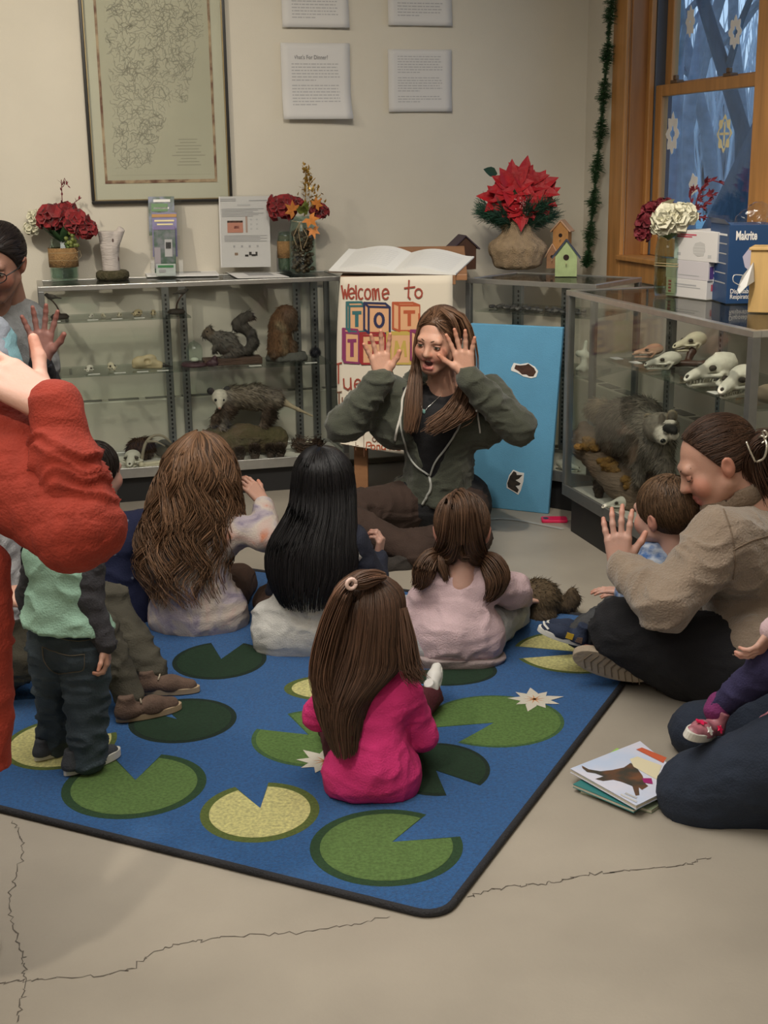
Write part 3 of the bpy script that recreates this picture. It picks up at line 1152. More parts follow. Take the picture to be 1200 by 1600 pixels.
cr = .055
out = []
for cx, cy, a0 in ((cr, cr, 180), (RWD - cr, cr, 270), (RWD - cr, RLN - cr, 0), (cr, RLN - cr, 90)):
 for k in range(7):
  a = RAD(a0 + 15 * k)
  out.append((cx + cr * math.cos(a), cy + cr * math.sin(a)))
v = [rugpt(a, b, .001) for a, b in out] + [rugpt(a, b, .0085) for a, b in out]
n = len(out)
f = [tuple(range(n)), tuple(range(2 * n - 1, n - 1, -1))] + [(j, n + j, n + (j + 1) % n, (j + 1) % n) for j in range(n)]
put('rug_pile', np.array(v), f, M_rug, rug, local=False)
mb = MB()
loop = np.array([rugpt(a, b, .0075) for a, b in out + out[:2]])
mb.tube(loop, .0085, 8, caps=False)
mb.build('edge_binding', mat('black_binding', (.014, .014, .018), .8, bump=.5, bscale=200), rug, local=False, smooth=True)

PADC = {'green': ((.125, .225, .060), (.022, .068, .024)), 'lime': ((.12, .225, .055), (.060, .14, .045)), 'dark': ((.010, .040, .016), (.005, .022, .012)), 'cream': ((.74, .70, .30), (.12, .165, .035))}
for k_, (a_, b_) in PADC.items():
 mat('pad_' + k_, a_, .95, var=.3, vscale=130, bump=.9, bscale=420)
 mat('padrim_' + k_, b_, .95, var=.3, vscale=130, bump=.9, bscale=420)

def pad(kind, x0, x1, y0, y1, apex, m0, m1, rim=.022, lvl=0):
 """a notched pad seen within a pixel box, its notch at the apex opening between two pixels"""
 cx, cy = (x0 + x1) / 2, (y0 + y1) / 2
 L, R_, T, B = fl(x0, cy), fl(x1, cy), fl(cx, y0), fl(cx, y1)
 c = np.array([(L[0] + R_[0]) / 2, (T[1] + B[1]) / 2])
 ra, rb = (R_[0] - L[0]) / 2, (T[1] - B[1]) / 2
 ap, p0, p1 = fl(*apex)[:2], fl(*m0)[:2], fl(*m1)[:2]
 an = lambda p: math.atan2((p[1] - c[1]) / rb, (p[0] - c[0]) / ra)
 a0, a1 = an(p0), an(p1)
 if (a1 - a0) % (2 * math.pi) > math.pi: a0, a1 = a1, a0
 span = 2 * math.pi - (a1 - a0) % (2 * math.pi)
 for nm, s, z, off in (('pad_rim', 1.0, .0088 + lvl * .0003, 0.0), ('lily_pad', 1.0 - rim / max(ra, rb), .0094 + lvl * .0003, .014)):
  th = a1 + off + np.linspace(0, span - 2 * off, 48)
  rim_ = np.stack([c[0] + ra * s * np.cos(th), c[1] + rb * s * np.sin(th)], 1)
  aa = ap if nm == 'pad_rim' else ap + (c - ap) * .06
  P = np.concatenate([aa[None], rim_])
  v = np.concatenate([np.c_[P, np.full(len(P), .0084)], np.c_[P, np.full(len(P), z)]])
  k = len(P)
  f = [(k, k + i, k + i + 1) for i in range(1, k - 1)] + [(i, (i + 1) % k, k + (i + 1) % k, k + i) for i in range(k)]
  put(nm, v, f, MATS[('padrim_' if nm == 'pad_rim' else 'pad_') + kind], rug, local=False)

pad('cream', 313, 499, 1228, 1322, (407, 1268), (368, 1235), (420, 1226))
pad('green', 98, 321, 1183, 1285, (212, 1224), (180, 1190), (254, 1182))
pad('green', 484, 724, 1270, 1391, (613, 1321), (674, 1272), (723, 1312))
pad('dark', 202, 369, 1096, 1166, (278, 1129), (212, 1110), (240, 1097), .015)
pad('dark', 270, 416, 1007, 1066, (346, 1034), (330, 1008), (382, 1008), .015)
pad('lime', 393, 622, 1112, 1204, (482, 1153), (396, 1143), (446, 1118), .012)
pad('cream', 444, 610, 1058, 1100, (530, 1080), (600, 1070), (605, 1085))
pad('lime', 668, 882, 1091, 1173, (772, 1134), (690, 1140), (722, 1161), .010)
pad('dark', 600, 766, 1166, 1249, (681, 1209), (697, 1246), (744, 1230), .012, 1)
pad('dark', 620, 777, 1030, 1076, (700, 1050), (640, 1040), (645, 1052), .012)
pad('cream', 803, 1000, 990, 1057, (925, 1025), (806, 1014), (812, 1033), .014)
pad('cream', 8, 180, 1126, 1208, (110, 1160), (160, 1132), (175, 1150), .016)
# white water lilies woven on two of the pads
M_petalw = mat('lily_white', (.74, .70, .60), .95, bump=.8, bscale=400)
M_petalo = mat('lily_orange', (.70, .33, .14), .95, bump=.8, bscale=400)

def lily(px, py, R_, ang, n=9):
 c = fl(px, py)
 rng = np.random.default_rng(int(px))
 v, f = [], []
 for z, s in ((.0084, 1), (.0104, 1)):
  for k in range(n):
   a = ang + 2 * math.pi * k / n
   L_ = R_ * (.85 + .3 * rng.random()) if z < .009 else None
   v += []
 mb = MB()
 for k in range(n):
  a = ang + 2 * math.pi * k / n
  L_ = R_ * (.8 + .35 * rng.random())
  d = np.array([math.cos(a), math.sin(a)]); t_ = np.array([-d[1], d[0]])
  P = [d * L_ * .05 - t_ * .002, d * L_ * .5 - t_ * R_ * .2, d * L_, d * L_ * .5 + t_ * R_ * .2, d * L_ * .05 + t_ * .002]
  P = [(c[0] + q[0], c[1] + q[1]) for q in P]
  mb.add([(x, y, .0102 + .00004 * k) for x, y in P], [(0, 1, 2, 3, 4)])
 mb.build('woven_lily', M_petalw, rug, local=False)
 mb = MB()
 for k in range(n):
  a = ang + 2 * math.pi * k / n
  d = np.array([math.cos(a), math.sin(a)]); t_ = np.array([-d[1], d[0]])
  P = [-t_ * .003, d * R_ * .42, t_ * .003]
  mb.add([(c[0] + q[0], c[1] + q[1], .0108) for q in P], [(0, 1, 2)])
 mb.build('lily_centre', M_petalo, rug, local=False)

lily(835, 1098, .078, .2)
lily(508, 1195, .082, .9)

# ================================================================= BOOK STAND, POSTER, FELT BOARD, THINGS ON THE FLOOR
M_wood = mat('stand_wood', (.28, .135, .062), .5, var=.2, vscale=6, stretch=(1, 6, 6))
M_woodd = mat('stand_dark_wood', (.055, .022, .012), .5, var=.25, vscale=6, stretch=(6, 6, 1))
LY = 5.62
lc = at(618, 560, LY)
lx0, lx1 = at(535, 430, LY)[0], at(708, 430, LY)[0]
st = thing('book_stand', 'brown wooden lectern with a sloping top behind the seated presenter', 'lectern', (lc[0], LY, 0), 0)
hw = (lx1 - lx0) / 2 + .01
cxl = (lx0 + lx1) / 2 - lc[0]
zt = at(620, 424, LY)[2]
zr = at(660, 377, LY + .36)[2]
zt -= .012; zr -= .022
mb = MB(); mb.hexa([(cxl - hw, 0, zt - .03), (cxl + hw + .05, 0, zt - .03), (cxl + hw + .06, .36, zr - .03), (cxl - hw + .1, .36, zr - .03), (cxl - hw, 0, zt - .004), (cxl + hw + .05, 0, zt - .004), (cxl + hw + .06, .36, zr), (cxl - hw + .1, .36, zr)])
mb.build('sloping_top', M_wood, st, bevel=.003)
mb = MB(); mb.box((cxl - hw, -.022, zt - .045), (cxl + hw, -.001, zt - .006)); mb.build('front_lip', M_wood, st, bevel=.003)
mb = MB(); mb.box((cxl - hw + .03, .035, .30), (cxl + hw - .03, .055, zt - .06)); mb.build('front_panel', M_woodd, st)
for sx in (-1, 1):
 mb = MB(); xx = cxl + sx * (hw - .045)
 mb.box((xx - .014, .03, .30), (xx + .014, .30, zt - .055)); mb.build('side_panel', M_woodd, st, bevel=.002)
for sx in (-.7, .35):
 for yy in (.06, .26):
  mb = MB(); xx = cxl + sx * hw; mb.box((xx - .03, yy - .02, 0), (xx + .03, yy + .02, .30)); mb.build('leg', M_woodd if sx > 0 else M_wood, st, bevel=.003)
mb = MB(); mb.box((cxl - hw + .03, .06, .28), (cxl + hw - .03, .28, .30)); mb.build('shelf', M_woodd, st)

# open guest book lying on the slope
gb = thing('guest_book', 'large open book with white pages on top of the lectern', 'book', (lc[0] + cxl, LY + .1, zt))
c0, c1, c2, c3 = at(514, 423, LY - .01), at(712, 429, LY - .02), at(741, 402, LY + .2), at(545, 390, LY + .2)
A_, B_ = np.array([c0, c1]), np.array([c3, c2])
n = 17
mbp, mbc = MB(), MB()
for half, nm in ((0, 'left_pages'), (1, 'right_pages')):
 ts = np.linspace(.5 * half, .5 + .5 * half, n)
 rows = []
 for t_ in ts:
  f0, f1 = c0 + (c1 - c0) * t_, c3 + (c2 - c3) * t_
  d = abs(t_ - .5) * 2
  lift = .004 + .028 * math.sin(math.pi * min(d * 1.15, 1)) * (1 - .5 * d)
  rows.append((f0 + V3(0, 0, lift), f1 + V3(0, 0, lift), f0 + V3(0, 0, -.002), f1 + V3(0, 0, -.002)))
 v = np.array(rows).reshape(-1, 3)
 f = []
 for i in range(n - 1):
  a, b_ = i * 4, i * 4 + 4
  f += [(a, b_, b_ + 1, a + 1), (a + 2, a + 3, b_ + 3, b_ + 2), (a, a + 2, b_ + 2, b_), (a + 1, b_ + 1, b_ + 3, a + 3)]
 f += [(0, 1, 3, 2), ((n - 1) * 4, (n - 1) * 4 + 2, (n - 1) * 4 + 3, (n - 1) * 4 + 1)]
 put('page_block', v, f, mat('page_white', (.70, .70, .68), .7), gb, local=False)
 mb = MB()
 for r_ in range(9):
  for i in range(2, n - 3):
   q = [rows[i][0] + (rows[i][1] - rows[i][0]) * (.12 + .085 * r_), rows[i + 1][0] + (rows[i + 1][1] - rows[i + 1][0]) * (.12 + .085 * r_)]
   e = (rows[i][1] - rows[i][0]) * .006
   mb.add([q[0] + V3(0, 0, .001), q[1] + V3(0, 0, .001), q[1] + e + V3(0, 0, .001), q[0] + e + V3(0, 0, .001)], [(0, 1, 2, 3)])
 mb.build('ruled_lines', mat('faint_rule', (.52, .53, .55), .8), gb, local=False)
mbc.hexa([c0 + V3(-.004, -.004, -.008), c1 + V3(-.02, -.004, -.006), c2 + V3(-.02, .004, -.006), c3 + V3(-.004, .004, -.008), c0 + V3(-.004, -.004, -.004), c1 + V3(-.02, -.004, -.003), c2 + V3(-.02, .004, -.003), c3 + V3(-.004, .004, -.004)])
mbc.build('cover', mat('book_cover', (.10, .07, .05), .6), gb, local=False)

# the hand-lettered poster hung on the lectern
PY = LY - .035
pw, ph_ = at(707, 440, PY)[0] - at(532, 440, PY)[0], at(620, 431, PY)[2] - at(620, 718, PY)[2]
p0 = at(532, 431, PY); p0[2] = at(620, 718, PY)[2]
po = thing('welcome_poster', 'hand-lettered cream poster with coloured letter blocks hanging on the lectern', 'poster', p0)
M_post = mat('poster_paper', (.66, .60, .50), .8, var=.03, vscale=3)
nx, nz = 18, 22

def pbend(x, z):
 """left edge rolls forward and bottom lifts, metres"""
 e = 1 - x / pw
 return -.012 * (max(e - .7, 0) / .3) ** 2 - .012 * max(0, 1 - z / (.25 * ph_)) ** 2 * (.3 + e)

def pxs(x, z):
 e = 1 - x / pw
 s = (z / ph_)
 return x - .018 * e * (1 - (2 * s - 1) ** 2) - .012 * e * (1 - s)

v = []
for o_ in (0, .0012):
 for j in range(nz):
  for i in range(nx):
   x, z = pw * i / (nx - 1), ph_ * j / (nz - 1)
   zz = z + (.04 * (1 - x / pw) if j == 0 else 0) + .04 * (1 - x / pw) ** 2 * (1 - z / ph_)
   v.append((pxs(x, z), pbend(x, z) + o_, zz))
f = []
for j in range(nz - 1):
 for i in range(nx - 1):
  a = j * nx + i
  f += [(a, a + 1, a + nx + 1, a + nx), (a + nx * nz, a + nx + nx * nz, a + nx + 1 + nx * nz, a + 1 + nx * nz)]
n = nx * nz
edge = list(range(nx)) + [(j + 1) * nx - 1 for j in range(1, nz)] + [nz * nx - 2 - i for i in range(nx - 1)] + [(nz - 2 - j) * nx for j in range(nz - 2)]
for a, b_ in zip(edge, edge[1:] + edge[:1]): f.append((a, a + n, b_ + n, b_))
put('paper', np.array(v), f, M_post, po, smooth=True)

def ppx(px, py):
 q = at(px, py, PY)
 return q[0] - p0[0], q[2] - p0[2]

FLATN = [0]

def flat(name, polys, m, lift):
 mb = MB()
 FLATN[0] += 1
 lift += .00012 * (FLATN[0] % 12)
 for P in polys:
  lift += .00003
  pts = [(x, pbend(max(min(x + .004, pw), 0), z) - lift - .001, z) for x, z in P]
  mb.add(pts, [tuple(range(len(pts)))])
 return mb.build(name, m, po)

def stroke(P, w):
 """a drawn line as quads"""
 out = []
 for (xa, za), (xb, zb) in zip(P[:-1], P[1:]):
  L_ = max(math.hypot(xb - xa, zb - za), 1e-6)
  if L_ > .03:
   k_ = int(L_ / .02) + 1
   S_ = [(xa + (xb - xa) * i / k_, za + (zb - za) * i / k_) for i in range(k_ + 1)]
   out += stroke(S_, w)
   continue
  nx_, nz_ = -(zb - za) / L_ * w / 2, (xb - xa) / L_ * w / 2
  ex, ez = (xb - xa) / L_ * w * .3, (zb - za) / L_ * w * .3
  out.append([(xa - ex - nx_, za - ez - nz_), (xb + ex - nx_, zb + ez - nz_), (xb + ex + nx_, zb + ez + nz_), (xa - ex + nx_, za - ez + nz_)])
 return out

def pxpoly(pts):
 return [ppx(*p) for p in pts]

INK = {k: mat('marker_' + k, c, .6) for k, c in {'red': (.30, .045, .025), 'teal': (.03, .13, .14), 'navy': (.015, .018, .07), 'orange': (.42, .085, .03), 'purple': (.22, .03, .11), 'crimson': (.30, .018, .022), 'gold': (.50, .36, .08), 'brown': (.16, .07, .04)}.items()}
M_blockfill = mat('block_fill', (.66, .37, .20), .75)

def drawn(name, strokes, m, w=.0075, lift=.0022):
 polys = []
 for s in strokes: polys += stroke(pxpoly(s), w)
 return flat(name, polys, m, lift)

def arc(cx, cy, rx_, ry_, a0, a1, n=12):
 return [(cx + rx_ * math.cos(RAD(a)), cy - ry_ * math.sin(RAD(a))) for a in np.linspace(a0, a1, n)]

# Welcome to
drawn('lettering', [[(534, 446), (537, 466), (539, 452), (542, 466), (545, 444)],
     [(545, 459), (554, 457)] + arc(549.5, 458, 4.5, 8, 0, 320),
     [(556, 446), (557, 467)],
     arc(564, 459, 4, 8, 50, 310),
     arc(574.5, 459, 4.5, 8, 0, 360),
     [(583, 468), (582, 452), (585, 451), (587, 467), (588, 453), (591, 451), (593, 468)],
     [(598, 460), (607, 457)] + arc(602.5, 459, 5, 8, 0, 320),
     [(639, 438), (638, 464), (641, 467)], [(632, 450), (648, 448)],
     arc(654, 458, 5.5, 7, 0, 360)], INK['red'], .0068)

def block(px, py, w, h, ink, letter, dx=8, dy=-6, drop=0):
 """a drawn toy block: front square, top and side, letter"""
 A = [(px, py), (px + w, py + drop), (px + w, py + h + drop), (px, py + h)]
 Tp = [(px, py), (px + w, py + drop), (px + w - dx, py + dy + drop), (px - dx, py + dy)]
 Sd = [(px, py), (px, py + h), (px - dx, py + h + dy), (px - dx, py + dy)]
 flat('block_face', [pxpoly(A[::-1])], M_blockfill, .0012)
 flat('block_side', [pxpoly(Tp), pxpoly(Sd)], M_blockfill, .0012)
 drawn('block_outline', [A + A[:1], Tp + Tp[:1], Sd + Sd[:1]], ink, .009)
 cx, cy = px + w / 2, py + h / 2 + drop / 2
 if letter == 'T':
  drawn('lettering', [[(cx - w * .24, cy - h * .24), (cx + w * .24, cy - h * .24)], [(cx, cy - h * .24), (cx, cy + h * .27)]], ink, .015, .0026)
 elif letter == 'O':
  drawn('lettering', [arc(cx, cy, w * .20, h * .25, 0, 360, 18)], ink, .012, .0026)
 elif letter == 'I':
  drawn('lettering', [[(cx, cy - h * .25), (cx, cy + h * .25)], [(cx - w * .22, cy - h * .25), (cx + w * .22, cy - h * .25)], [(cx - w * .22, cy + h * .25), (cx + w * .22, cy + h * .25)]], ink, .013, .0026)
 elif letter == 'M':
  drawn('lettering', [[(cx - w * .27, cy + h * .25), (cx - w * .20, cy - h * .25), (cx, cy + h * .15), (cx + w * .20, cy - h * .25), (cx + w * .27, cy + h * .25)]], ink, .011, .0026)
 elif letter == 'E':
  drawn('lettering', [[(cx + w * .22, cy - h * .25), (cx - w * .2, cy - h * .25), (cx - w * .2, cy + h * .25), (cx + w * .22, cy + h * .25)], [(cx - w * .2, cy), (cx + w * .15, cy)]], ink, .013, .0026)

block(546, 478, 23, 40, INK['teal'], 'T', 4, -6, 0)
block(576, 479, 33, 41, INK['navy'], 'O', 7, -6, 1)
block(624, 477, 31, 40, INK['orange'], 'T', 10, -4, 0)
block(539, 519, 22, 46, INK['purple'], 'T', 3, -6, 2)
block(566, 524, 36, 44, INK['crimson'], 'I', 3, -4, 0)
block(610, 522, 31, 46, INK['gold'], 'M', 5, -3, 0)
block(650, 520, 30, 46, INK['purple'], 'E', 8, -4, 0)
# the lines below, as far as they show
drawn('lettering', [[(527, 568), (534, 566)], [(529, 568), (529, 598)], [(537, 591), (538, 604), (544, 608), (548, 604), (548, 590), (549, 608)], [(554, 600), (564, 598)] + arc(559, 600, 5, 8, 0, 310)], INK['red'], .006)
drawn('lettering', [[(527, 612), (534, 611)], [(530, 612), (530, 632)], [(535, 620), (535, 632)], [(527, 640), (531, 640)]], INK['brown'], .005)
drawn('lettering', [arc(590, 672, 2.5, 2.5, 60, 270) + arc(589, 676, 2.5, 2.5, 90, -150), arc(602, 675, 3.5, 4, 0, 360), [(606, 671), (606, 680)], [(611, 667), (611, 680)], [(608, 672), (615, 672)]], INK['brown'], .0038)
drawn('lettering', [arc(585, 686, 3, 3.5, 0, 360), [(590, 690), (590, 683), (594, 683), (595, 690)], [(602, 680), (602, 690)], [(599, 684), (606, 683)], [(608, 678), (608, 690)], [(608, 685), (612, 684), (612, 690)], [(615, 686), (620, 685)] + arc(617, 686, 2.5, 3.5, 0, 310)], INK['brown'], .0038)
drawn('lettering', [[(572, 702), (573, 690)], arc(576, 693, 4, 3, 120, -100, 8), arc(583, 698, 3, 3.5, 0, 360), [(589, 702), (589, 695), (593, 695), (594, 702)], arc(599, 698, 3, 3.5, 0, 360), [(602, 690), (602, 702)], [(609, 702), (609, 690)] + arc(611, 693, 3.5, 3, 110, -90, 8) + [(616, 702)], [(620, 695), (621, 702), (625, 702), (625, 695)]], INK['orange'], .0045)
drawn('divider_line', [[(568, 672), (569, 712)]], INK['brown'], .002)
drawn('arrow_mark', [[(551, 697), (560, 695)], [(556, 690), (556, 702)], [(534, 693), (545, 694)]], INK['brown'], .003)

# blue felt board leaning on the centre case
M_felt = mat('blue_felt', (.11, .33, .54), .9, var=.12, vscale=5, bump=.3, bscale=300)
bl, br = fl(708, 787), fl(853, 803)
tl, tr = at(735, 505, 5.565), at(880, 514, 5.375)
yl = (CL + CD * .0 - CN * .02)
nb = nrm(np.cross(br - bl, tl - bl))
if nb[1] > 0: nb = -nb
tl = tl; tr = bl + (br - bl) * ((tr - tl)[0] / (br - bl)[0]) + (tl - bl)
bd = thing('felt_board', 'large blue felt board leaning against the centre case behind the presenter', 'board', bl)
bl2, br2 = bl - nb * -.0, br
mb = MB(); mb.hexa([bl, br2 + (br2 - bl) * .02, br2 + (br2 - bl) * .02 - nb * .022, bl - nb * .022, tl, tr, tr - nb * .022, tl - nb * .022])
mb.build('felt_panel', M_felt, bd, local=False, bevel=.004)
bxv, byv = nrm(br - bl), nrm(tl - bl)

def onboard(px, py):
 d = ray(px, py)
 t_ = ((bl - CC) @ nb) / (d @ nb)
 return CC + d * t_

def cutout(name, label, outline, marks, inner=None):
 """paper animal on the board: white-rimmed outline with dark print"""
 c = np.mean([onboard(*p) for p in outline], 0)
 o = thing(name, label, 'cutout', c, 0, 'paper animals on the felt board')
 P = np.array([onboard(*p) for p in outline])
 k = len(P)
 v = np.concatenate([P + nb * .0005, P + nb * .0025])
 nz_ = np.cross(P[1] - P[0], P[2] - P[1]) @ nb
 f = [tuple(range(k - 1, -1, -1)), tuple(range(k, 2 * k))] + [(j, (j + 1) % k, k + (j + 1) % k, k + j) for j in range(k)]
 put('backing', v, f, M_paper, o, local=False)
 for m, pts in marks:
  mb = MB(); Q = np.array([onboard(*p) for p in pts]) + nb * .0032
  mb.add(Q, [tuple(range(len(Q)))]); mb.build('printed_figure', m, o, local=False)
 return o

M_bear = mat('bear_brown', (.055, .024, .016), .8, var=.4, vscale=60)
M_bearb = mat('bear_black', (.014, .013, .012), .8, col2=(.04, .03, .025), vscale=60)
cutout('animal_cutout', 'brown bear cutout at the top of the blue board', [(799, 575), (803, 567), (813, 569), (825, 567), (836, 573), (841, 580), (838, 589), (830, 591), (818, 588), (808, 582), (799, 579)],
       [(M_bear, [(804, 576), (806, 570), (813, 571), (822, 570), (826, 568), (835, 575), (838, 581), (834, 588), (827, 588), (823, 585), (816, 585), (811, 580)])])
cutout('animal_cutout', 'black bear cutout at mid height of the blue board, partly behind the elbow', [(812, 655), (826, 655), (832, 662), (830, 672), (826, 682), (816, 680), (812, 668)],
       [(M_bearb, [(812, 657), (824, 657), (830, 661), (829, 664), (822, 666), (827, 670), (824, 672), (816, 672), (825, 677), (824, 680), (813, 678)])])
cutout('animal_cutout', 'black bear cutout at the foot of the blue board', [(792, 755), (796, 742), (802, 734), (812, 738), (819, 739), (818, 752), (814, 766), (810, 773), (801, 767), (792, 762)],
       [(M_bearb, [(793, 755), (797, 744), (803, 736), (807, 738), (808, 742), (817, 742), (811, 748), (806, 750), (814, 755), (812, 758), (806, 759), (811, 765), (809, 770), (800, 765), (794, 761)])])

# pink phone in a case
ph = fl(866, 814)
fp = thing('pink_phone', 'bright pink phone case lying face down on the floor beside the right case', 'phone', ph, RAD(-3))
mb = MB()
o_ = []
for cx, cy, a0 in ((.042, .022, 0), (-.042, .022, 90), (-.042, -.022, 180), (.042, -.022, 270)):
 for k in range(5):
  a = RAD(a0 + 22.5 * k); o_.append((cx + .012 * math.cos(a), cy + .012 * math.sin(a)))
mb.prism(o_, .012); mb.build('phone_case', mat('hot_pink', (.75, .02, .10), .35), fp, bevel=.003)
mb = MB(); mb.prism([(-.035 + .012 * math.cos(RAD(a)), .0 + .016 * math.sin(RAD(a))) for a in range(0, 360, 24)], .0125); mb.build('camera_bump', mat('dark_lens', (.05, .01, .02), .2), fp)

# picture books on the floor
M_pages = mat('page_edge', (.60, .56, .47), .8)

def book(label, corners, z0, th, m, rims=None):
 t = thing('picture_book', label, 'book', corners[0], 0, 'picture books stacked on the floor')
 C4 = [np.array([c[0], c[1], 0]) for c in corners]
 ins = np.mean(C4, 0)
 mb = MB(); I = [ins + (c - ins) * .985 for c in C4]
 mb.hexa([c + V3(0, 0, z0 + .0015) for c in I] + [c + V3(0, 0, z0 + th - .0015) for c in I]); mb.build('page_block', M_pages, t, local=False)
 for nm, za, zb in (('back_cover', z0, z0 + .0015), ('front_cover', z0 + th - .0015, z0 + th)):
  mb = MB(); mb.hexa([c + V3(0, 0, za) for c in C4] + [c + V3(0, 0, zb) for c in C4]); mb.build(nm, m, t, local=False)
 return t

zb = .026
book('teal picture book, middle of the small floor stack', [fl(895, 1232, .008), fl(990, 1272, .008), fl(1058, 1228, .008), fl(965, 1195, .008)], .0105, .009, mat('teal_cover', (.03, .17, .17), .4))
book('cream-edged picture book, bottom of the small floor stack', [fl(906, 1240), fl(1018, 1272), fl(1080, 1228), fl(975, 1200)], .001, .009, mat('sage_cover', (.28, .33, .22), .5))
book('lime green picture book peeking out behind the top one', [fl(906, 1212, .02), fl(985, 1247, .02), fl(1055, 1210, .02), fl(964, 1171, .02)], .020, .004, mat('lime_cover', (.30, .55, .10), .4))
tb = [fl(891, 1204, .03), fl(994, 1262, .03), fl(1075, 1222, .03), fl(1000, 1161, .03)]
b1 = book('picture book with an animal on its pale blue cover, top of the floor stack', tb, .0245, .011, mat('sky_cover', (.47, .56, .74), .35, col2=(.62, .62, .72), vscale=6))

def onbook(px, py):
 return fl(px, py, .0364)

def bookart(name, pts, m, dz=0):
 mb = MB(); mb.add([onbook(*p) + V3(0, 0, dz) for p in pts], [tuple(range(len(pts)))]); mb.build(name, m, b1, local=False)

bookart('cover_art', [(909, 1196), (920, 1202), (938, 1205), (957, 1203), (975, 1199), (985, 1192), (991, 1194), (996, 1201), (1004, 1212), (1008, 1224), (1013, 1228), (1003, 1234), (998, 1230), (999, 1242), (993, 1243), (988, 1228), (978, 1224), (970, 1221), (958, 1218), (942, 1220), (930, 1217), (943, 1213), (930, 1208), (917, 1206), (910, 1200)], mat('art_brown', (.16, .07, .035), .4, col2=(.05, .045, .035), vscale=22))
bookart('cover_art', [(984, 1186), (996, 1182), (1012, 1188), (1034, 1196), (1026, 1218), (1008, 1208), (990, 1198)], mat('art_cream', (.66, .60, .42), .4), .0001)
bookart('cover_art', [(994, 1171), (1003, 1168), (1042, 1184), (1036, 1192)], mat('art_red', (.52, .11, .05), .4), .0002)
bookart('cover_art', [(1003, 1216), (1018, 1216), (1020, 1225), (1006, 1223)], mat('art_magenta', (.30, .02, .14), .4), .0002)
bookart('author_line', [(969, 1242), (971, 1240), (996, 1252), (994, 1254)], mat('print_ink'), .0002)
bookart('author_line', [(976, 1240), (978, 1238), (996, 1246), (994, 1248)], M_grey, .0002)

# ================================================================= THINGS STANDING ON THE CASES
M_petal_red = mat('velvet_red', (.23, .008, .012), .75, var=.35, vscale=30, sheen=.3)
M_petal_mar = mat('maroon_petal', (.13, .008, .016), .75, var=.35, vscale=30)
M_petal_wht = mat('cream_petal', (.66, .64, .50), .75, var=.12, vscale=30)
M_poin = mat('poinsettia_red', (.36, .008, .014), .6, var=.3, vscale=20, bump=.3, bscale=60)
M_leaf = mat('silk_leaf', (.035, .085, .030), .6, var=.4, vscale=20)
M_leafl = mat('olive_leaf', (.14, .17, .035), .6, var=.4, vscale=20)
M_gold_l = mat('glitter_gold', (.52, .33, .08), .3, .6, var=.5, vscale=80)
M_orange_l = mat('autumn_orange', (.55, .20, .04), .6, var=.3, vscale=25)
M_jar = glass_mat('jar_glass', (.88, .95, .92), .9)
M_acr = glass_mat('clear_acrylic', (.975, .98, .98), .7)
M_water = glass_mat('jar_base_glass', (.80, .88, .85), .9)
M_burlap = mat('burlap', (.33, .19, .075), .9, var=.25, vscale=60, bump=1.0, bscale=200)
M_burlapg = mat('grey_burlap', (.36, .26, .16), .9, var=.2, vscale=40, bump=1.0, bscale=220)
M_twine = mat('twine', (.42, .32, .18), .9)
M_mossy = mat('mossy_bark', (.05, .045, .018), .95, col2=(.09, .075, .04), vscale=60, bump=1.0, bscale=120)
M_birch = mat('birch_bark', (.50, .45, .42), .8, var=.12, vscale=20, stretch=(1, 1, 5), bump=.5, bscale=40)
M_scar = mat('bark_scar', (.10, .065, .055), .9)

def leafmesh(L, w, bend=.2, fold=.25, tip=1.0, n=4):
 """a leaf along +Y, up +Z: (v, f)"""
 v = []
 for i in range(n + 1):
  t = i / n
  ww = w * math.sin(math.pi * min(t ** .8 * .96 + .04, 1)) if i < n else .0006
  z = bend * L * t * t
  v += [(-ww, L * t, z + fold * ww), (0, L * t, z), (ww, L * t, z + fold * ww)]
 f = []
 for i in range(n):
  a = 3 * i
  f += [(a, a + 1, a + 4, a + 3), (a + 1, a + 2, a + 5, a + 4)]
 return np.array(v), f

def addleaf(mb, p, d, up, L, w, bend=.2, fold=.25, n=4):
 v, f = leafmesh(L, w, bend, fold, n=n)
 mb.add(v @ basis(d, up).T + np.asarray(p), f)

def ruffle(c, r, n, rng, flat=.85, open_=.0):
 """a full flower of cupped petals"""
 mb = MB()
 for i in range(n):
  th = math.acos(1 - 1.72 * (i + .5) / n)
  ph = i * 2.39996 + rng.random() * .5
  nrm_ = np.array([math.sin(th) * math.cos(ph), math.sin(th) * math.sin(ph), math.cos(th) * flat])
  tang = nrm(np.cross(nrm_, [0, 0, 1]) if abs(nrm_[2]) < .98 else np.array([1.0, 0, 0]))
  w = r * (.36 + .18 * rng.random())
  k = 6
  b = np.cross(nrm_, tang)
  cen = c + nrm_ * r * (.62 + .12 * rng.random())
  tilt = rng.normal(size=3) * .25
  vs = [cen]
  for j in range(k):
   a = 2 * math.pi * j / k
   vs.append(cen + (tang * math.cos(a) + b * math.sin(a)) * w + (nrm_ + tilt) * r * (.20 + .16 * rng.random()))
  mb.add(np.array(vs), [(0, j + 1, (j + 1) % k + 1) for j in range(k)])
 mb.ball(c, (r * .66, r * .66, r * .6), 10, 6)
 return mb

def jar(t, h, r, neck=.7, name='glass_jar', m=None, lid=False):
 """a shouldered glass jar with a wall, local to t"""
 prof = [(r * .86, 0), (r, .012), (r, h * .70), (r * .96, h * .78), (r * neck, h * .88), (r * neck, h), (r * neck - .003, h), (r * neck - .003, h * .88), (r * .93, h * .77), (r * .95, h * .69), (r * .95, .016), (r * .8, .008)]
 mb = MB(); mb.lathe(prof, sides=28)
 return mb.build(name, m or M_jar, t, smooth=True)

# ---- 1 vase of red and cream flowers in a burlap-wrapped jar, left end of the left case
TZ = CH

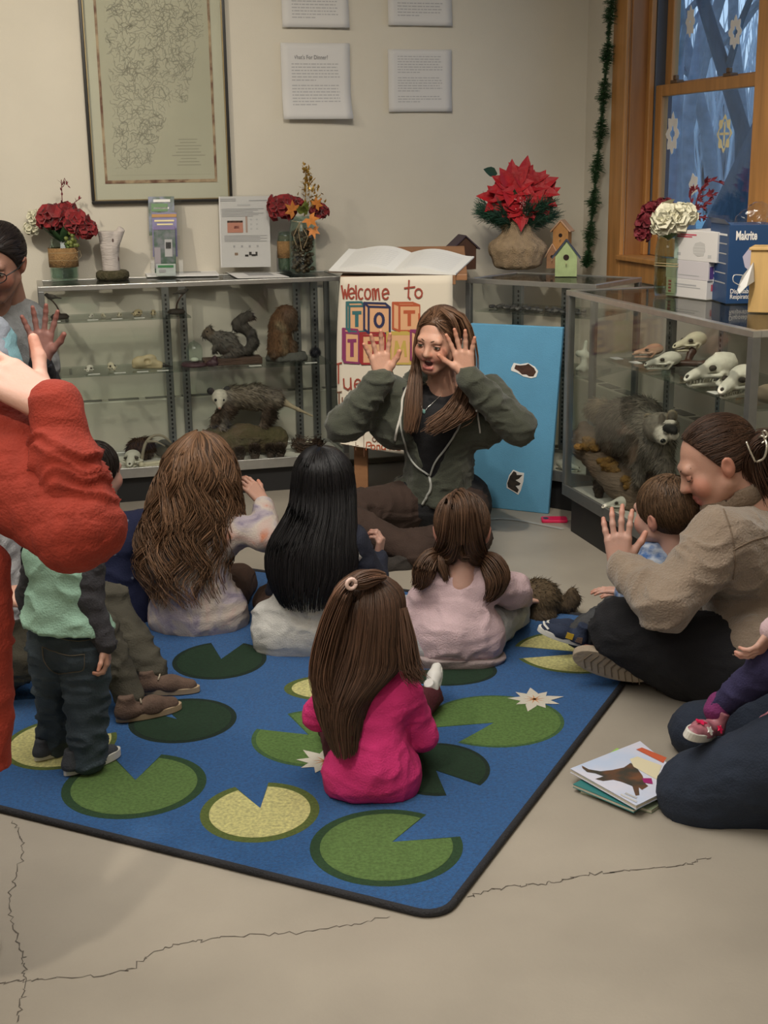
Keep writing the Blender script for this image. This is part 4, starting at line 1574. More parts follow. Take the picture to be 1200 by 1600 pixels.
def topl(px, v):
 u, _z = on_back(px, 430, v)
 return W(u, v, TZ)

p = topl(101, -.13)
v1 = thing('flower_vase', 'burlap-wrapped jar of dark red and cream silk flowers at the left end of the case', 'vase', p, 0)
S1 = p[1] / FPX * 1.03
jar(v1, 62 * S1, 21 * S1, .82)
mb = MB(); mb.lathe([(21.3 * S1, 20 * S1), (21.6 * S1, 20 * S1), (21.8 * S1, 48 * S1), (21.3 * S1, 48 * S1)], sides=24, caps=False); mb.build('burlap_wrap', M_burlap, v1, smooth=True)
mb = MB()
for z in (30, 41): mb.tube([(22 * S1 * math.cos(a), 22 * S1 * math.sin(a), (z + .5 * math.sin(3 * a)) * S1) for a in np.linspace(0, 6.283, 20)], .0011, 4)
mb.tube(np.array([(21, -6, 41), (27, -8, 44), (29, -8, 36), (24, -8, 31), (21, -6, 36)]) * S1, .001, 4)
mb.build('twine', M_twine, v1)
mb = MB(); mb.lathe([(18 * S1, 4 * S1), (19 * S1, 8 * S1), (19 * S1, 18 * S1), (.001, 18 * S1)], sides=20); mb.build('tinted_water', M_water, v1)
rng = np.random.default_rng(41)
for (dx, dz, rr, m, dy) in ((-12, 92, 21, M_petal_red, -8), (24, 86, 19, M_petal_red, -6), (-38, 92, 13, M_petal_wht, 10), (-45, 76, 11, M_petal_wht, 4), (8, 100, 16, M_petal_red, 6), (38, 74, 15, M_petal_red, -4)):
 ruffle(np.array([dx, dy, dz]) * S1, rr * S1, 34, rng).build('flower_head', m, v1)
mb = MB()
for i in range(26):
 a = rng.random() * 6.283; d = np.array([math.cos(a), math.sin(a), .5 + .5 * rng.random()])
 addleaf(mb, np.array([0, 0, 55]) * S1, d, (0, 0, 1), (24 + 18 * rng.random()) * S1, 6 * S1)
mb.build('foliage', M_leaf, v1)
mb = MB()
for i in range(14): mb.ball(np.array([14 + 8 * rng.normal() * .6, -12 + 3 * rng.normal(), 58 + 8 * rng.normal() * .7]) * S1, 3.4 * S1, 6, 4)
mb.build('berry_cluster', M_leafl, v1)
mb = MB()
tw = [np.array([(4, 0, 100), (5, 0, 125), (6, -1, 146)]) * S1, np.array([(6, 0, 138), (11, -2, 148), (15, -2, 138)]) * S1, np.array([(12, 0, 100), (24, -2, 114), (34, -3, 120)]) * S1]
for q in tw: mb.tube(q, .0018, 5)
for k in range(24):
 q = tw[k % 3]; b = q[0] + (q[-1] - q[0]) * rng.random(); addleaf(mb, b, rng.normal(size=3) + V3(0, 0, 1), (0, 0, 1), 7 * S1, 1.6 * S1, n=2)
mb.build('red_sprig', M_petal_mar, v1)

# ---- 2 birch branch candle holder on a mossy disc
p = topl(176, -.14)
S2 = p[1] / FPX
bc = thing('birch_candleholder', 'forked white birch branch standing on a round mossy base', 'ornament', p)
mb = MB(); mb.lathe([(24 * S2, 0), (25.5 * S2, 4 * S2), (25 * S2, 10 * S2), (21 * S2, 13 * S2), (.001, 13.5 * S2)], sides=26); mb.build('mossy_base', M_mossy, bc, smooth=True)
m_ = solid([cone((-1, 0, 12), (-2, 0, 45), 10.5, 10), cone((-2, 0, 45), (-4, 0, 72), 10, 11.5), ('clip', (0, 0, 72), (0, 0, 1)), cone((3, -1, 46), (19, -2, 80), 5.5, 4.2), ('clip', (17, 0, 78), (.5, 0, 1))], 1.1, 6, disp=lambda v: .35 * vnoise(v * [.25, .25, .1], 3))
put('birch_branch', m_[0] * S2, m_[1], M_birch, bc, smooth=True)
for (x, y, z, a, b_) in ((-7, -10.6, 65, 4.5, 3), (5, -9.8, 58, 2.6, 4.5), (2, -10.4, 50, 2.2, 5), (-11.5, -3, 34, 2.4, 4), (9.5, -4, 30, 3, 5), (16, -6.2, 68, 1.5, 7)):
 mb = MB(); mb.ball(np.array([x, y, z]) * S2, np.array([a, 1.6, b_]) * S2, 8, 5); mb.build('bark_scar', M_scar, bc, smooth=True)

# ---- 3 leaflet holder
p = topl(257, -.15)
S3 = p[1] / FPX
bh = thing('leaflet_holder', 'tall clear holder filled with colourful printed leaflets below the framed map', 'holder', p)

def slab(name, x0, x1, z0, z1, y0, lean, m, parent, th=.0016):
 mb = MB()
 pts = []
 for yy in (0, th):
  for (x, z) in ((x0, z0), (x1, z0), (x1, z1), (x0, z1)): pts.append((x * S3, (y0 + lean * z) * S3 + yy, z * S3))
 a = pts
 mb.add(a, [(0, 1, 2, 3), (7, 6, 5, 4), (0, 4, 5, 1), (1, 5, 6, 2), (2, 6, 7, 3), (3, 7, 4, 0)])
 return mb.build(name, m, parent)

slab('clear_back', -23, 27, 0, 118, 14, .18, M_acr, bh)
slab('clear_pocket', -20, 24, 2, 22, -6, .0, M_acr, bh)
slab('clear_pocket', -23, 25, 40, 62, 6, .12, M_acr, bh)
for i, (x0, x1, z0, z1, y0, c1, c2) in enumerate(((-24, 16, 62, 120, 12, (.20, .22, .30), (.06, .10, .05)), (-18, 20, 30, 96, 6, (.16, .15, .30), (.20, .18, .36)), (-15, 18, 6, 76, 0, (.02, .07, .035), (.14, .15, .17)), (-12, 18, 2, 20, -5, (.55, .60, .55), (.45, .50, .50)))):
 l_ = thing('leaflet', ('green and grey leaflet at the back of the clear holder', 'purple leaflet with an orange band in the clear holder', 'dark green photo leaflet in the front of the clear holder', 'small white card in the lowest pocket of the clear holder')[i], 'leaflet', p + V3(0, y0 * S3, z0 * S3), 0, 'leaflets in the clear holder')
 BASE[l_.name] = Matrix.Translation(Vector(p)); l_.location = p
 slab('leaflet_sheet', x0, x1, z0, z1, y0 + 1, .17, mat('leaflet_print_%s' % 'abcd'[i], c1, .35, col2=c2, vscale=26), l_)
 lf = lambda a, b_, c_, d_, m: slab('print', x0 + (x1 - x0) * a, x0 + (x1 - x0) * b_, z0 + (z1 - z0) * c_, z0 + (z1 - z0) * d_, y0 + .2, .17, m, l_, .0006)
 if i == 0: lf(.12, .75, .62, .82, mat('green_band', (.10, .22, .08), .4)); lf(.2, .85, .86, .93, M_paper); lf(.2, .8, .68, .73, M_paper)
 if i == 1: lf(.0, 1, .90, .97, mat('orange_band', (.42, .22, .05), .4)); lf(.1, .9, .80, .84, M_cream); lf(.2, .85, .72, .755, M_cream)
 if i == 2: lf(.5, .85, .35, .72, M_grey); lf(.55, .8, .52, .66, M_black); lf(.02, .3, .1, .55, mat('pale_rock', (.28, .25, .28), .5)); lf(.0, 1, .93, 1, mat('violet_band', (.16, .12, .28), .4))
 if i == 3: lf(.1, .9, .7, .9, mat('green_title', (.03, .22, .06), .4)); lf(.15, .5, .3, .55, M_grey)

# ---- 4 flat booklets on the glass
def flatsheet(name, label, cs, th, m, cat='booklet', group='papers lying on the left case'):
 C4 = [lay(*c, TZ + .001) for c in cs]
 o = thing(name, label, cat, np.mean(C4, 0), 0, group)
 mb = MB(); mb.hexa([c for c in C4] + [c + V3(0, 0, th) for c in C4]); mb.build('sheet', m, o, local=False)
 a, b_, c_, d_ = C4
 q = lambda s, t_: a + (b_ - a) * s + (d_ - a) * t_ + V3(0, 0, th + .0006)
 mb = MB(); mb.add([q(.3, .3), q(.8, .3), q(.8, .75), q(.3, .75)], [(0, 1, 2, 3)]); mb.build('print', M_grey, o, local=False)
 return o

flatsheet('booklet', 'flat white booklet lying in front of the leaflet holder', [(230, 433), (342, 431), (334, 421), (220, 423)], .008, M_paper)
flatsheet('flyer', 'flat white flyer lying in front of the acrylic sign', [(371, 435), (452, 433), (421, 424), (352, 425)], .0015, M_paper)

# ---- 5 acrylic stand with an information sheet
p = topl(386, -.13)
S5 = p[1] / FPX
ac = thing('sign_stand', 'white information sheet in a clear upright acrylic stand on the left case', 'notice', p)
_s3 = S3; S3 = S5
slab('acrylic_front', -38, 40, 0, 118, 0, .10, M_acr, ac, .002)
mb = MB(); mb.box((-38 * S5, 0, 0), (40 * S5, 20 * S5, .002)); mb.build('acrylic_foot', M_acr, ac)
slab('info_sheet', -40, 37, 10, 116, 1.5, .10, M_sheet, ac, .001)
pr = lambda x0, x1, z0, z1, m: slab('print', x0, x1, z0, z1, 1.5 - .7, .10, m, ac, .0005)
for z in (109, 111.5): pr(-38, -14, z, z + 1.3, M_grey)
pr(6, 34, 109, 110.2, M_grey); pr(-12, 8, 102, 104.5, M_ink)
for k in range(6): pr(-36, 28 - (k % 3) * 8, 97 - k * 2.2, 98 - k * 2.2, M_grey)
pr(-28, -4, 62, 80, mat('skin_photo', (.50, .20, .13), .5)); pr(-28, -4, 77, 80, M_black); pr(-18, -10, 68, 72, mat('bite_photo', (.42, .10, .08), .5))
pr(0, 3, 62, 86, mat('scale_strip', (.42, .30, .25), .6))
for k in range(6): pr(7 + (k % 2) * 9, 10 + (k % 2) * 9, 66 + (k // 2) * 7, 68.5 + (k // 2) * 7, M_ink)
for k in range(5): pr(-33, 32 - (k % 2) * 10, 57 - k * 2.1, 57.9 - k * 2.1, M_grey)
for k in range(4): pr(-20 + 12 * k, -17 + 12 * k, 40, 43, M_grey)
for x, z, w, h in ((-18, 28, 5, 4), (-2, 26, 5, 3), (4, 28, 4, 5), (8, 26.5, 6, 3), (14, 27, 3, 6)): pr(x, x + w, z, z + h, M_black if x > -5 else mat('tick_brown', (.25, .16, .10), .6))
S3 = _s3

# ---- 6 jar of acorns with flowers, and the burlap jar behind it
p = topl(474, -.22)
S6 = p[1] / FPX
aj = thing('acorn_jar', 'clear jar full of acorns topped with dark red and gold flowers', 'vase', p)
jar(aj, 86 * S6, 20.5 * S6, .86)
rng = np.random.default_rng(6)
M_acorn = mat('acorn_brown', (.075, .036, .018), .5, var=.5, vscale=40)
ab = MB()
for k in range(170):
 a, rr, z = rng.random() * 6.283, 15.5 * rng.random() ** .35, 4 + 62 * rng.random()
 ab.ball(np.array([rr * math.cos(a), rr * math.sin(a), z]) * S6, np.array([3.6, 3.6, 3.0]) * S6 * (.8 + .4 * rng.random()), 6, 4)
ab.build('acorn_filling', M_acorn, aj, smooth=True)['kind'] = 'stuff'
for (dx, dz, rr, dy) in ((-29, 100, 22, 0), (26, 92, 14, 6), (-8, 104, 12, 8)): ruffle(np.array([dx, dy, dz]) * S6, rr * S6, 36, rng).build('flower_head', M_petal_red, aj)
gs = MB()
for k in range(170):
 t_ = rng.random(); c_ = np.array([8 + (4 + 22 * max(0, .75 - t_)) * rng.normal() * .6 + 16 * (1 - t_) * .6, rng.normal() * 3, 100 + 62 * t_])
 addleaf(gs, c_ * S6, rng.normal(size=3) + V3(0, 0, .6), (0, 0, 1), 7 * S6, 2.2 * S6, n=2)
gs.tube(np.array([(4, 0, 86), (7, 0, 120), (9, 0, 158)]) * S6, .002, 5)
gs.tube(np.array([(4, 0, 86), (18, 0, 108), (30, 0, 118)]) * S6, .002, 5)
gs.build('gold_spray', M_gold_l, aj)

def maple(mb, c, d, up, s):
 B = basis(d, up)
 pts = []
 for k, (a, r_) in enumerate(((-150, .45), (-110, .8), (-85, .45), (-48, .95), (-25, .5), (0, 1.15), (25, .5), (48, .95), (85, .45), (110, .8), (150, .45))):
  pts.append((r_ * math.sin(RAD(a)), r_ * math.cos(RAD(a)), .12 * r_ * r_))
 v = np.array([(0, -.1, 0)] + pts) * s
 mb.add(v @ B.T + np.asarray(c), [(0, i, i + 1) for i in range(1, 11)])

for (dx, dy, dz, d, s) in ((-12, -22, 96, (-.6, -.5, .5), 17), (14, -23, 82, (.5, -.5, -.5), 17), (18, -20, 66, (.2, -.3, -1), 13), (24, -18, 104, (.6, -.4, .6), 13)):
 mb = MB(); maple(mb, np.array([dx, dy, dz]) * S6, d, (0, -1, .3), s * S6); mb.build('maple_leaf', M_orange_l, aj)
mb = MB()
for i in range(9): addleaf(mb, np.array([4, -8, 92]) * S6, rng.normal(size=3) + V3(0, -.5, 1), (0, -1, 0), 17 * S6, 5 * S6)
mb.build('foliage', M_leafl, aj)
mb = MB(); mb.tube(np.array([(-14, -15, 80), (-2, -21, 78), (12, -17, 82)]) * S6, .0012, 4); mb.tube(np.array([(-2, -21.5, 78), (-12, -22, 58), (-8, -22, 44)]) * S6, .0012, 4); mb.tube(np.array([(-2, -21.5, 78), (10, -22, 56), (3, -22, 40)]) * S6, .0012, 4); mb.tube(np.array([(-2, -21.5, 78), (-4, -22, 62), (0, -22, 36)]) * S6, .0012, 4)
mb.build('twine_bow', M_twine, aj)
p = topl(448, -.10)
bj = thing('burlap_jar', 'small burlap-wrapped jar half hidden behind the acorn jar', 'vase', p)
jar(bj, 62 * S6, 13 * S6, .85)
mb = MB(); mb.lathe([(13.3 * S6, 22 * S6), (13.6 * S6, 22 * S6), (13.6 * S6, 48 * S6), (13.3 * S6, 48 * S6)], sides=24, caps=False); mb.build('burlap_wrap', M_burlap, bj, smooth=True)
mb = MB(); mb.lathe([(11 * S6, 4 * S6), (12 * S6, 8 * S6), (12 * S6, 56 * S6), (.001, 56 * S6)], sides=20); mb.build('green_moss', mat('grey_moss', (.09, .105, .07), .9), bj)

# ---- 7 poinsettia in a burlap sack on the centre case
p = lay(806, 420, TZ)
S7 = p[1] / FPX
pt = thing('poinsettia', 'red poinsettia with pine sprigs planted in a tied burlap sack', 'plant', p)
sk = []
for k in range(11):
 a = 2 * math.pi * k / 11
 sk += [cone(np.array([26 * math.cos(a), 20 * math.sin(a), 13]), np.array([31 * math.cos(a + .1), 22 * math.sin(a + .1), 30]), 9, 10), cone(np.array([31 * math.cos(a + .1), 22 * math.sin(a + .1), 30]), np.array([14 * math.cos(a), 11 * math.sin(a), 54]), 10, 4.5), cone(np.array([14 * math.cos(a), 11 * math.sin(a), 54]), np.array([20 * math.cos(a - .2), 15 * math.sin(a - .2), 68 + 4 * math.sin(3 * a)]), 4.5, 3)]
sk += [cone((0, 0, 14), (0, 0, 50), 22, 10), ('clip', (0, 0, 0), (0, 0, -1))]
m_ = solid(sk, 1.8, 7, disp=lambda v: 1.2 * vnoise(v * .12, 5) + .5 * vnoise(v * .35, 6))
put('burlap_sack', m_[0] * S7 + V3(2, 0, 0) * S7, m_[1], M_burlapg, pt, smooth=True)
mb = MB(); mb.tube([((16.5 * math.cos(a) + 2) * S7, 13.5 * math.sin(a) * S7, (55 + math.sin(2 * a)) * S7) for a in np.linspace(0, 6.283, 22)], 1.5 * S7, 5); mb.build('tie', M_twine, pt)
rng = np.random.default_rng(77)
pn = []
pc = []
for k in range(46):
 a = rng.random() * 6.283; el_ = .1 + .55 * rng.random()
 d0 = np.array([math.cos(a) * 1.25, .75 * math.sin(a), el_ + .15]); d0 = nrm(d0)
 L_ = 46 + 24 * rng.random()
 for j in range(70):
  t_ = .25 + .75 * rng.random()
  b_ = np.array([2, 0, 58]) + d0 * L_ * t_ + V3(0, 0, 4 * t_ * t_)
  nd = nrm(d0 * 1.1 + rng.normal(size=3) * .42)
  pn.append([b_, b_ + nd * 9, b_ + nd * 18]); pc.append(np.array([.022, .075, .045]) * (.5 + rng.random()))
v, f, c = strands(np.array(pn) * S7, .55 * S7, .2 * S7, np.array(pc))
put('pine_sprigs', v, f, M_needle, pt, cols=c)['kind'] = 'stuff'
lv = MB()
for k in range(16):
 a = rng.random() * 6.283; addleaf(lv, np.array([0, 0, 88]) * S7, (math.cos(a), math.sin(a) * .7, .5 + .3 * rng.random()), (0, 0, 1), 38 * S7, 9 * S7)
addleaf(lv, np.array([-30, 0, 142]) * S7, (-1, -.2, .25), (0, -1, .4), 24 * S7, 8 * S7)
lv.build('green_leaf', mat('poinsettia_green', (.012, .045, .022), .5), pt)
for (cx, cy, cz, R_, nb_) in ((-12, -8, 128, 42, 10), (28, -6, 124, 42, 10), (10, 2, 136, 40, 10), (-32, 0, 112, 36, 8), (6, -20, 98, 32, 9), (44, -6, 112, 34, 8), (-18, -14, 106, 30, 8), (24, -16, 104, 30, 8)):
 for k in range(nb_):
  a = 2 * math.pi * k / nb_ + rng.random() * .5
  d = np.array([math.cos(a), -.30 - .25 * rng.random() + .2 * math.sin(a), .80 * math.sin(a) + (.30 if cz > 110 else -.1)])
  mb = MB(); addleaf(mb, np.array([cx * .8, cy, cz - 8]) * S7, d, (0, -1, .5), R_ * (.75 + .4 * rng.random()) * S7, R_ * .27 * S7, bend=-.15, fold=.35)
  mb.build('bract', M_poin, pt)
mb = MB()
for k in range(40): mb.ball(np.array([8 + 14 * rng.normal() * .6, -32 + rng.normal(), 98 + 9 * rng.normal() * .6]) * S7, 1.0 * S7, 5, 4)
mb.build('frosted_berries', mat('frost_pink', (.60, .25, .25), .5), pt)
mb = MB(); mb.tube(np.array([(38, -20, 104), (33, -22, 98), (31, -22, 88)]) * S7, [.002, .012, .002], 6)
for k in range(5): mb.tube(np.array([(35, -22, 100), (31 + 2 * k, -24, 88 - (k % 2) * 4)]) * S7, .0022, 4)
mb.build('cream_tassel', M_petal_wht, pt)

# ---- 8 birdhouses
M_bh1 = mat('birdhouse_tan', (.42, .20, .06), .7, var=.15, vscale=30)
M_bh2 = mat('birdhouse_mint', (.33, .42, .20), .7, var=.25, vscale=18)
M_roof1 = mat('roof_salmon', (.55, .33, .20), .6, var=.15, vscale=20)
M_roof2 = mat('roof_blue', (.33, .40, .58), .4)
M_roofn = mat('roof_navy', (.03, .045, .075), .5)
M_hole = mat('birdhouse_hole', (.02, .008, .006), .9)

def birdhouse(name, label, p, rz, w, d, h, hr, mw, mr, hole=None, over=.25, rth=.006):
 t = thing(name, label, 'birdhouse', p, rz, 'wooden birdhouses on the centre case')
 mb = MB()
 mb.add([(-w / 2, 0, 0), (w / 2, 0, 0), (w / 2, 0, h), (0, 0, h + hr), (-w / 2, 0, h), (-w / 2, d, 0), (w / 2, d, 0), (w / 2, d, h), (0, d, h + hr), (-w / 2, d, h)],
           [(0, 1, 2, 3, 4), (9, 8, 7, 6, 5), (0, 5, 6, 1), (1, 6, 7, 2), (4, 9, 5, 0), (2, 7, 8, 3), (3, 8, 9, 4)])
 mb.build('house', mw, t)
 for s in (-1, 1):
  mb = MB()
  ux, uz = s * w / 2, -hr
  k = 1 + over
  A_, B_ = (0, h + hr + .001), (ux * k, h + hr + uz * k)
  y0, y1 = -d * .12, d * 1.1
  nx_, nz_ = s * hr, w / 2
  L_ = math.hypot(nx_, nz_); nx_, nz_ = nx_ / L_ * rth, nz_ / L_ * rth
  mb.hexa([(A_[0], y0, A_[1]), (B_[0], y0, B_[1]), (B_[0], y1, B_[1]), (A_[0], y1, A_[1]), (A_[0] + nx_ * .2, y0, A_[1] + rth), (B_[0] + nx_, y0, B_[1] + nz_), (B_[0] + nx_, y1, B_[1] + nz_), (A_[0] + nx_ * .2, y1, A_[1] + rth)])
  mb.build('roof_panel', mr, t)
 if hole:
  mb = MB(); M = np.eye(4); M[:3, :3] = basis((0, 0, 1), (0, -1, 0)); M[:3, 3] = (0, -.0002, hole[1])
  mb.prism([(hole[0] * math.cos(a), hole[0] * math.sin(a)) for a in np.linspace(0, 6.283, 15)[:-1]], .0012, M); mb.build('entry_hole', M_hole, t)
  mb = MB(); mb.tube([(0, 0, hole[1] - hole[0] * 2.1), (0, -.02, hole[1] - hole[0] * 2.1)], .0025, 6); mb.build('perch', M_twine, t)
 return t

pA = lay(876, 420, TZ)
SA = pA[1] / FPX
birdhouse('birdhouse', 'tall tan wooden birdhouse with a salmon roof beside the poinsettia', pA + V3(0, .03, 0), RAD(-22), 24 * SA, 22 * SA, 58 * SA, 13 * SA, M_bh1, M_roof1, (3 * SA, 50 * SA))
pB = lay(863, 419, TZ)
birdhouse('birdhouse', 'low brown birdhouse lean-to left of the tall tan one', pB + V3(-.004, -.015, 0), RAD(-10), 17 * SA, 16 * SA, 20 * SA, 16 * SA, M_wood, M_roof1, (2.6 * SA, 18 * SA))
pC = lay(884, 432, TZ)
birdhouse('birdhouse', 'mint green birdhouse with a navy and blue roof in front of the tan one', pC + V3(0, .0, 0), RAD(-8), 31 * SA, 22 * SA, 30 * SA, 20 * SA, M_bh2, M_roofn, (4.2 * SA, 27 * SA))
pD = lay(722, 424, TZ) + V3(.02, .1, 0)
birdhouse('birdhouse', 'dark birdhouse mostly hidden behind the lectern', pD, RAD(15), 36 * SA, 30 * SA, 34 * SA, 16 * SA, M_woodd, mat('roof_plum', (.05, .03, .045), .6), None)

# ---- 9 right case: flowers, boxes
p = lay(1014, 463, TZ) + RU * .07
S9 = p[1] / FPX
wv = thing('flower_vase', 'twine-tied glass jar of white and crimson flowers under the window', 'vase', p)
jar(wv, 96 * S9, 20 * S9, .85)
mb = MB()
for z in (46, 50): mb.tube([(20.6 * S9 * math.cos(a), 20.6 * S9 * math.sin(a), (z + .8 * math.sin(2 * a)) * S9) for a in np.linspace(0, 6.283, 20)], .0014, 4)
mb.build('twine', M_twine, wv)
mb = MB(); mb.lathe([(16 * S9, 4 * S9), (17.5 * S9, 8 * S9), (17.5 * S9, 58 * S9), (.001, 58 * S9)], sides=20); mb.build('tinted_water', glass_mat('amber_water', (.80, .78, .62), .5), wv)
rng = np.random.default_rng(9)
for (dx, dz, rr, m, dy) in ((-2, 116, 26, M_petal_wht, -16), (18, 122, 20, M_petal_wht, -8), (-14, 106, 16, M_petal_wht, -12), (-34, 110, 17, M_petal_mar, 4), (-24, 128, 16, M_petal_mar, 10), (-40, 94, 13, M_petal_mar, 0), (-6, 134, 14, M_petal_mar, 14)):
 ruffle(np.array([dx, dy, dz]) * S9, rr * S9, 60 if m is M_petal_wht else 34, rng).build('flower_head', m, wv)
mb = MB()
for i in range(22):
 a = rng.random() * 6.283; addleaf(mb, np.array([0, 0, 84]) * S9, (math.cos(a), math.sin(a), .6), (0, 0, 1), 30 * S9, 6 * S9)
mb.build('foliage', M_leafl, wv)
mb = MB()
stems = [np.array([(8, 0, 110), (36, 0, 130), (44, 0, 156), (60, -2, 172), (80, -3, 166)]), np.array([(36, 0, 130), (30, 0, 150), (38, 0, 160)]), np.array([(40, 0, 142), (56, 0, 152), (70, 0, 150)]), np.array([(36, 0, 130), (50, 0, 134), (62, 0, 146)]), np.array([(44, 0, 150), (50, 0, 164), (54, 0, 174)]), np.array([(20, 0, 118), (40, 0, 120), (54, 0, 116)])]
for q in stems:
 mb.tube(crom(q, 10) * S9, .0022, 5)
 for k in range(16):
  t_ = rng.random(); b_ = crom(q, 20)[int(19 * t_)]; addleaf(mb, b_ * S9, rng.normal(size=3) * .6 + nrm(q[-1] - q[0]), (0, -1, 0), 9 * S9, 1.9 * S9, n=2)
mb.build('red_sprig', M_petal_mar, wv)

M_box = mat('carton_white', (.66, .64, .63), .6, var=.03, vscale=5)
M_lav = mat('carton_lavender', (.58, .55, .58), .6)
M_blue = mat('carton_navy', (.018, .060, .165), .4)
M_pink = mat('print_rose', (.50, .10, .14), .6)
M_viol = mat('print_violet', (.09, .05, .22), .5)

def carton(label, p0, p1, z, D, h, m, rz=0):
 """a carton whose front bottom edge runs p0 -> p1; D deep, h high. Local frame: X along the front"""
 a, b_ = np.array([p0[0], p0[1], z]), np.array([p1[0], p1[1], z])
 t = thing('carton', label, 'box', a, math.atan2(b_[1] - a[1], b_[0] - a[0]), 'cartons on the right case')
 w = np.linalg.norm(b_ - a)
 mb = MB(); mb.box((0, 0, .0), (w, D, h)); mb.build('carton_body', m, t, bevel=.0015)
 return t, w

def deco(t, w, D, h, name, face, x0, x1, z0, z1, m, th=.0006):
 mb = MB()
 if face == 'f': mb.box((w * x0, -th, h * z0), (w * x1, -.0001, h * z1))
 else: mb.box((w + .0001, D * x0, h * z0), (w + th, D * x1, h * z1))
 return mb.build(name, m, t)

q0, q1 = lay(1040, 461, TZ), lay(1103, 469, TZ)
h3, h2, h1 = .066, .066, .105
t3, w3 = carton('white carton with red print at the bottom of the mask box pile', q0, q1, TZ, .13, h3, M_box)
for k in range(4): deco(t3, w3, .13, h3, 'print', 'f', .06, .13, .2 + .18 * k, .32 + .18 * k, M_pink)
deco(t3, w3, .13, h3, 'print', 'f', .22, .75, .66, .74, M_grey); deco(t3, w3, .13, h3, 'print', 'f', .22, .85, .55, .60, M_grey); deco(t3, w3, .13, h3, 'print', 's', .15, .6, .45, .8, M_pink)
t2, w2 = carton('lavender-white carton in the middle of the mask box pile', q0 + (q0 - q1) * .02, q1 + (q1 - q0) * .02, TZ + h3, .135, h2, M_lav)
deco(t2, w2, .135, h2, 'print', 'f', .06, .3, .75, .82, M_grey); deco(t2, w2, .135, h2, 'print', 's', .05, .95, .1, .75, M_viol); deco(t2, w2, .135, h2, 'print', 'f', .3, .8, .2, .24, M_grey)
t1, w1 = carton('large white mask carton on top of the mask box pile', q0 + (q1 - q0) * .17, q1 + (q1 - q0) * .20, TZ + h3 + h2, .16, h1, M_box)
deco(t1, w1, .16, h1, 'print', 'f', .06, .52, .84, .89, M_pink); deco(t1, w1, .16, h1, 'print', 'f', .06, .42, .77, .82, M_pink)
mb = MB(); mb.prism([(.46, .26), (.56, .16), (.70, .20), (.74, .36), (.72, .60), (.62, .66), (.50, .60), (.45, .44)], .0006); vv = np.concatenate(mb.v); put('mask_print', np.stack([vv[:, 0] * w1, -.0001 - vv[:, 2], vv[:, 1] * h1], 1), mb.f, mat('mask_grey', (.50, .49, .48), .7), t1)
for k in range(3): deco(t1, w1, .16, h1, 'print', 'f', .47, .72, .28 + .1 * k, .295 + .1 * k, M_sheet, .0009)
deco(t1, w1, .16, h1, 'print', 'f', .08, .16, .16, .26, M_grey); deco(t1, w1, .16, h1, 'print', 'f', .80, .88, .14, .24, M_ink)

qa, qb = lay(1105, 466, TZ), lay(1134, 475, TZ)
d_ = nrm(qb - qa)
tb_, wb_ = carton('navy blue open carton of respirators with a plastic bag sticking out', qa, qb, TZ, .19, .265, M_blue)
HB = .265
bm = MATS['white_paper']
for k in range(5): deco(tb_, wb_, .19, HB, 'print', 'f', .12, .30, .22 + .125 * k, .30 + .125 * k, bm); deco(tb_, wb_, .19, HB, 'print', 'f', .36, .9, .25 + .125 * k, .265 + .125 * k, M_grey)
deco(tb_, wb_, .19, HB, 'print', 'f', .1, .9, .86, .885, bm)
Mside = np.eye(4); Mside[:3, 0], Mside[:3, 1], Mside[:3, 2], Mside[:3, 3] = (0, 1, 0), (0, 0, 1), (1, 0, 0), (wb_ + .0004, .022, HB * .815)
TEXTS['Makrite'] = text_arrays('Makrite', bold=.03)
letters('brand_lettering', 'Makrite', Mside, .042, bm, tb_, width=.075)
for i, s_ in enumerate(('Disposable', 'Respirator')):
 Ms = Mside.copy(); Ms[:3, 3] = (wb_ + .0004, .012, HB * (.135 - .07 * i))
 letters('lettering', s_, Ms, .022, bm, tb_, width=.078)
mb = MB(); mb.prism([(.05, .36), (.06, .28), (.09, .23), (.13, .24), (.145, .30), (.135, .37), (.11, .42), (.07, .42)], .0008); vv = np.concatenate(mb.v)
put('mask_print', np.stack([wb_ + vv[:, 2] + .0002, vv[:, 0], vv[:, 1] * HB / .6], 1), mb.f, mat('mask_lilac', (.50, .48, .62), .6), tb_)
rng = np.random.default_rng(4)
for (y0, ww) in ((0, 1),):
 mb = MB(); mb.hexa([(.0, .002, HB), (wb_, .002, HB), (wb_ * .9, -.012, HB + .018), (.0, -.012, HB + .022), (0, .004, HB), (wb_, .004, HB), (wb_ * .9, -.010, HB + .018), (0, -.010, HB + .022)]); mb.build('flap', M_blue, tb_)
pb = MB(); c_ = np.array([wb_ * .6, .10, HB + .02])
vv, ff, _c2 = solid([ell(c_, (.035, .04, .035)), ell(c_ + V3(.01, .03, .02), (.025, .03, .035)), ell(c_ + V3(-.0, -.03, -.01), (.025, .025, .02))], .006, .03, disp=lambda v: .006 * vnoise(v * 60, 3) + .004 * vnoise(v * 120, 4))
bag = put('plastic_bag', vv, ff, glass_mat('clear_plastic', (.92, .93, .95), .9, .15), tb_)

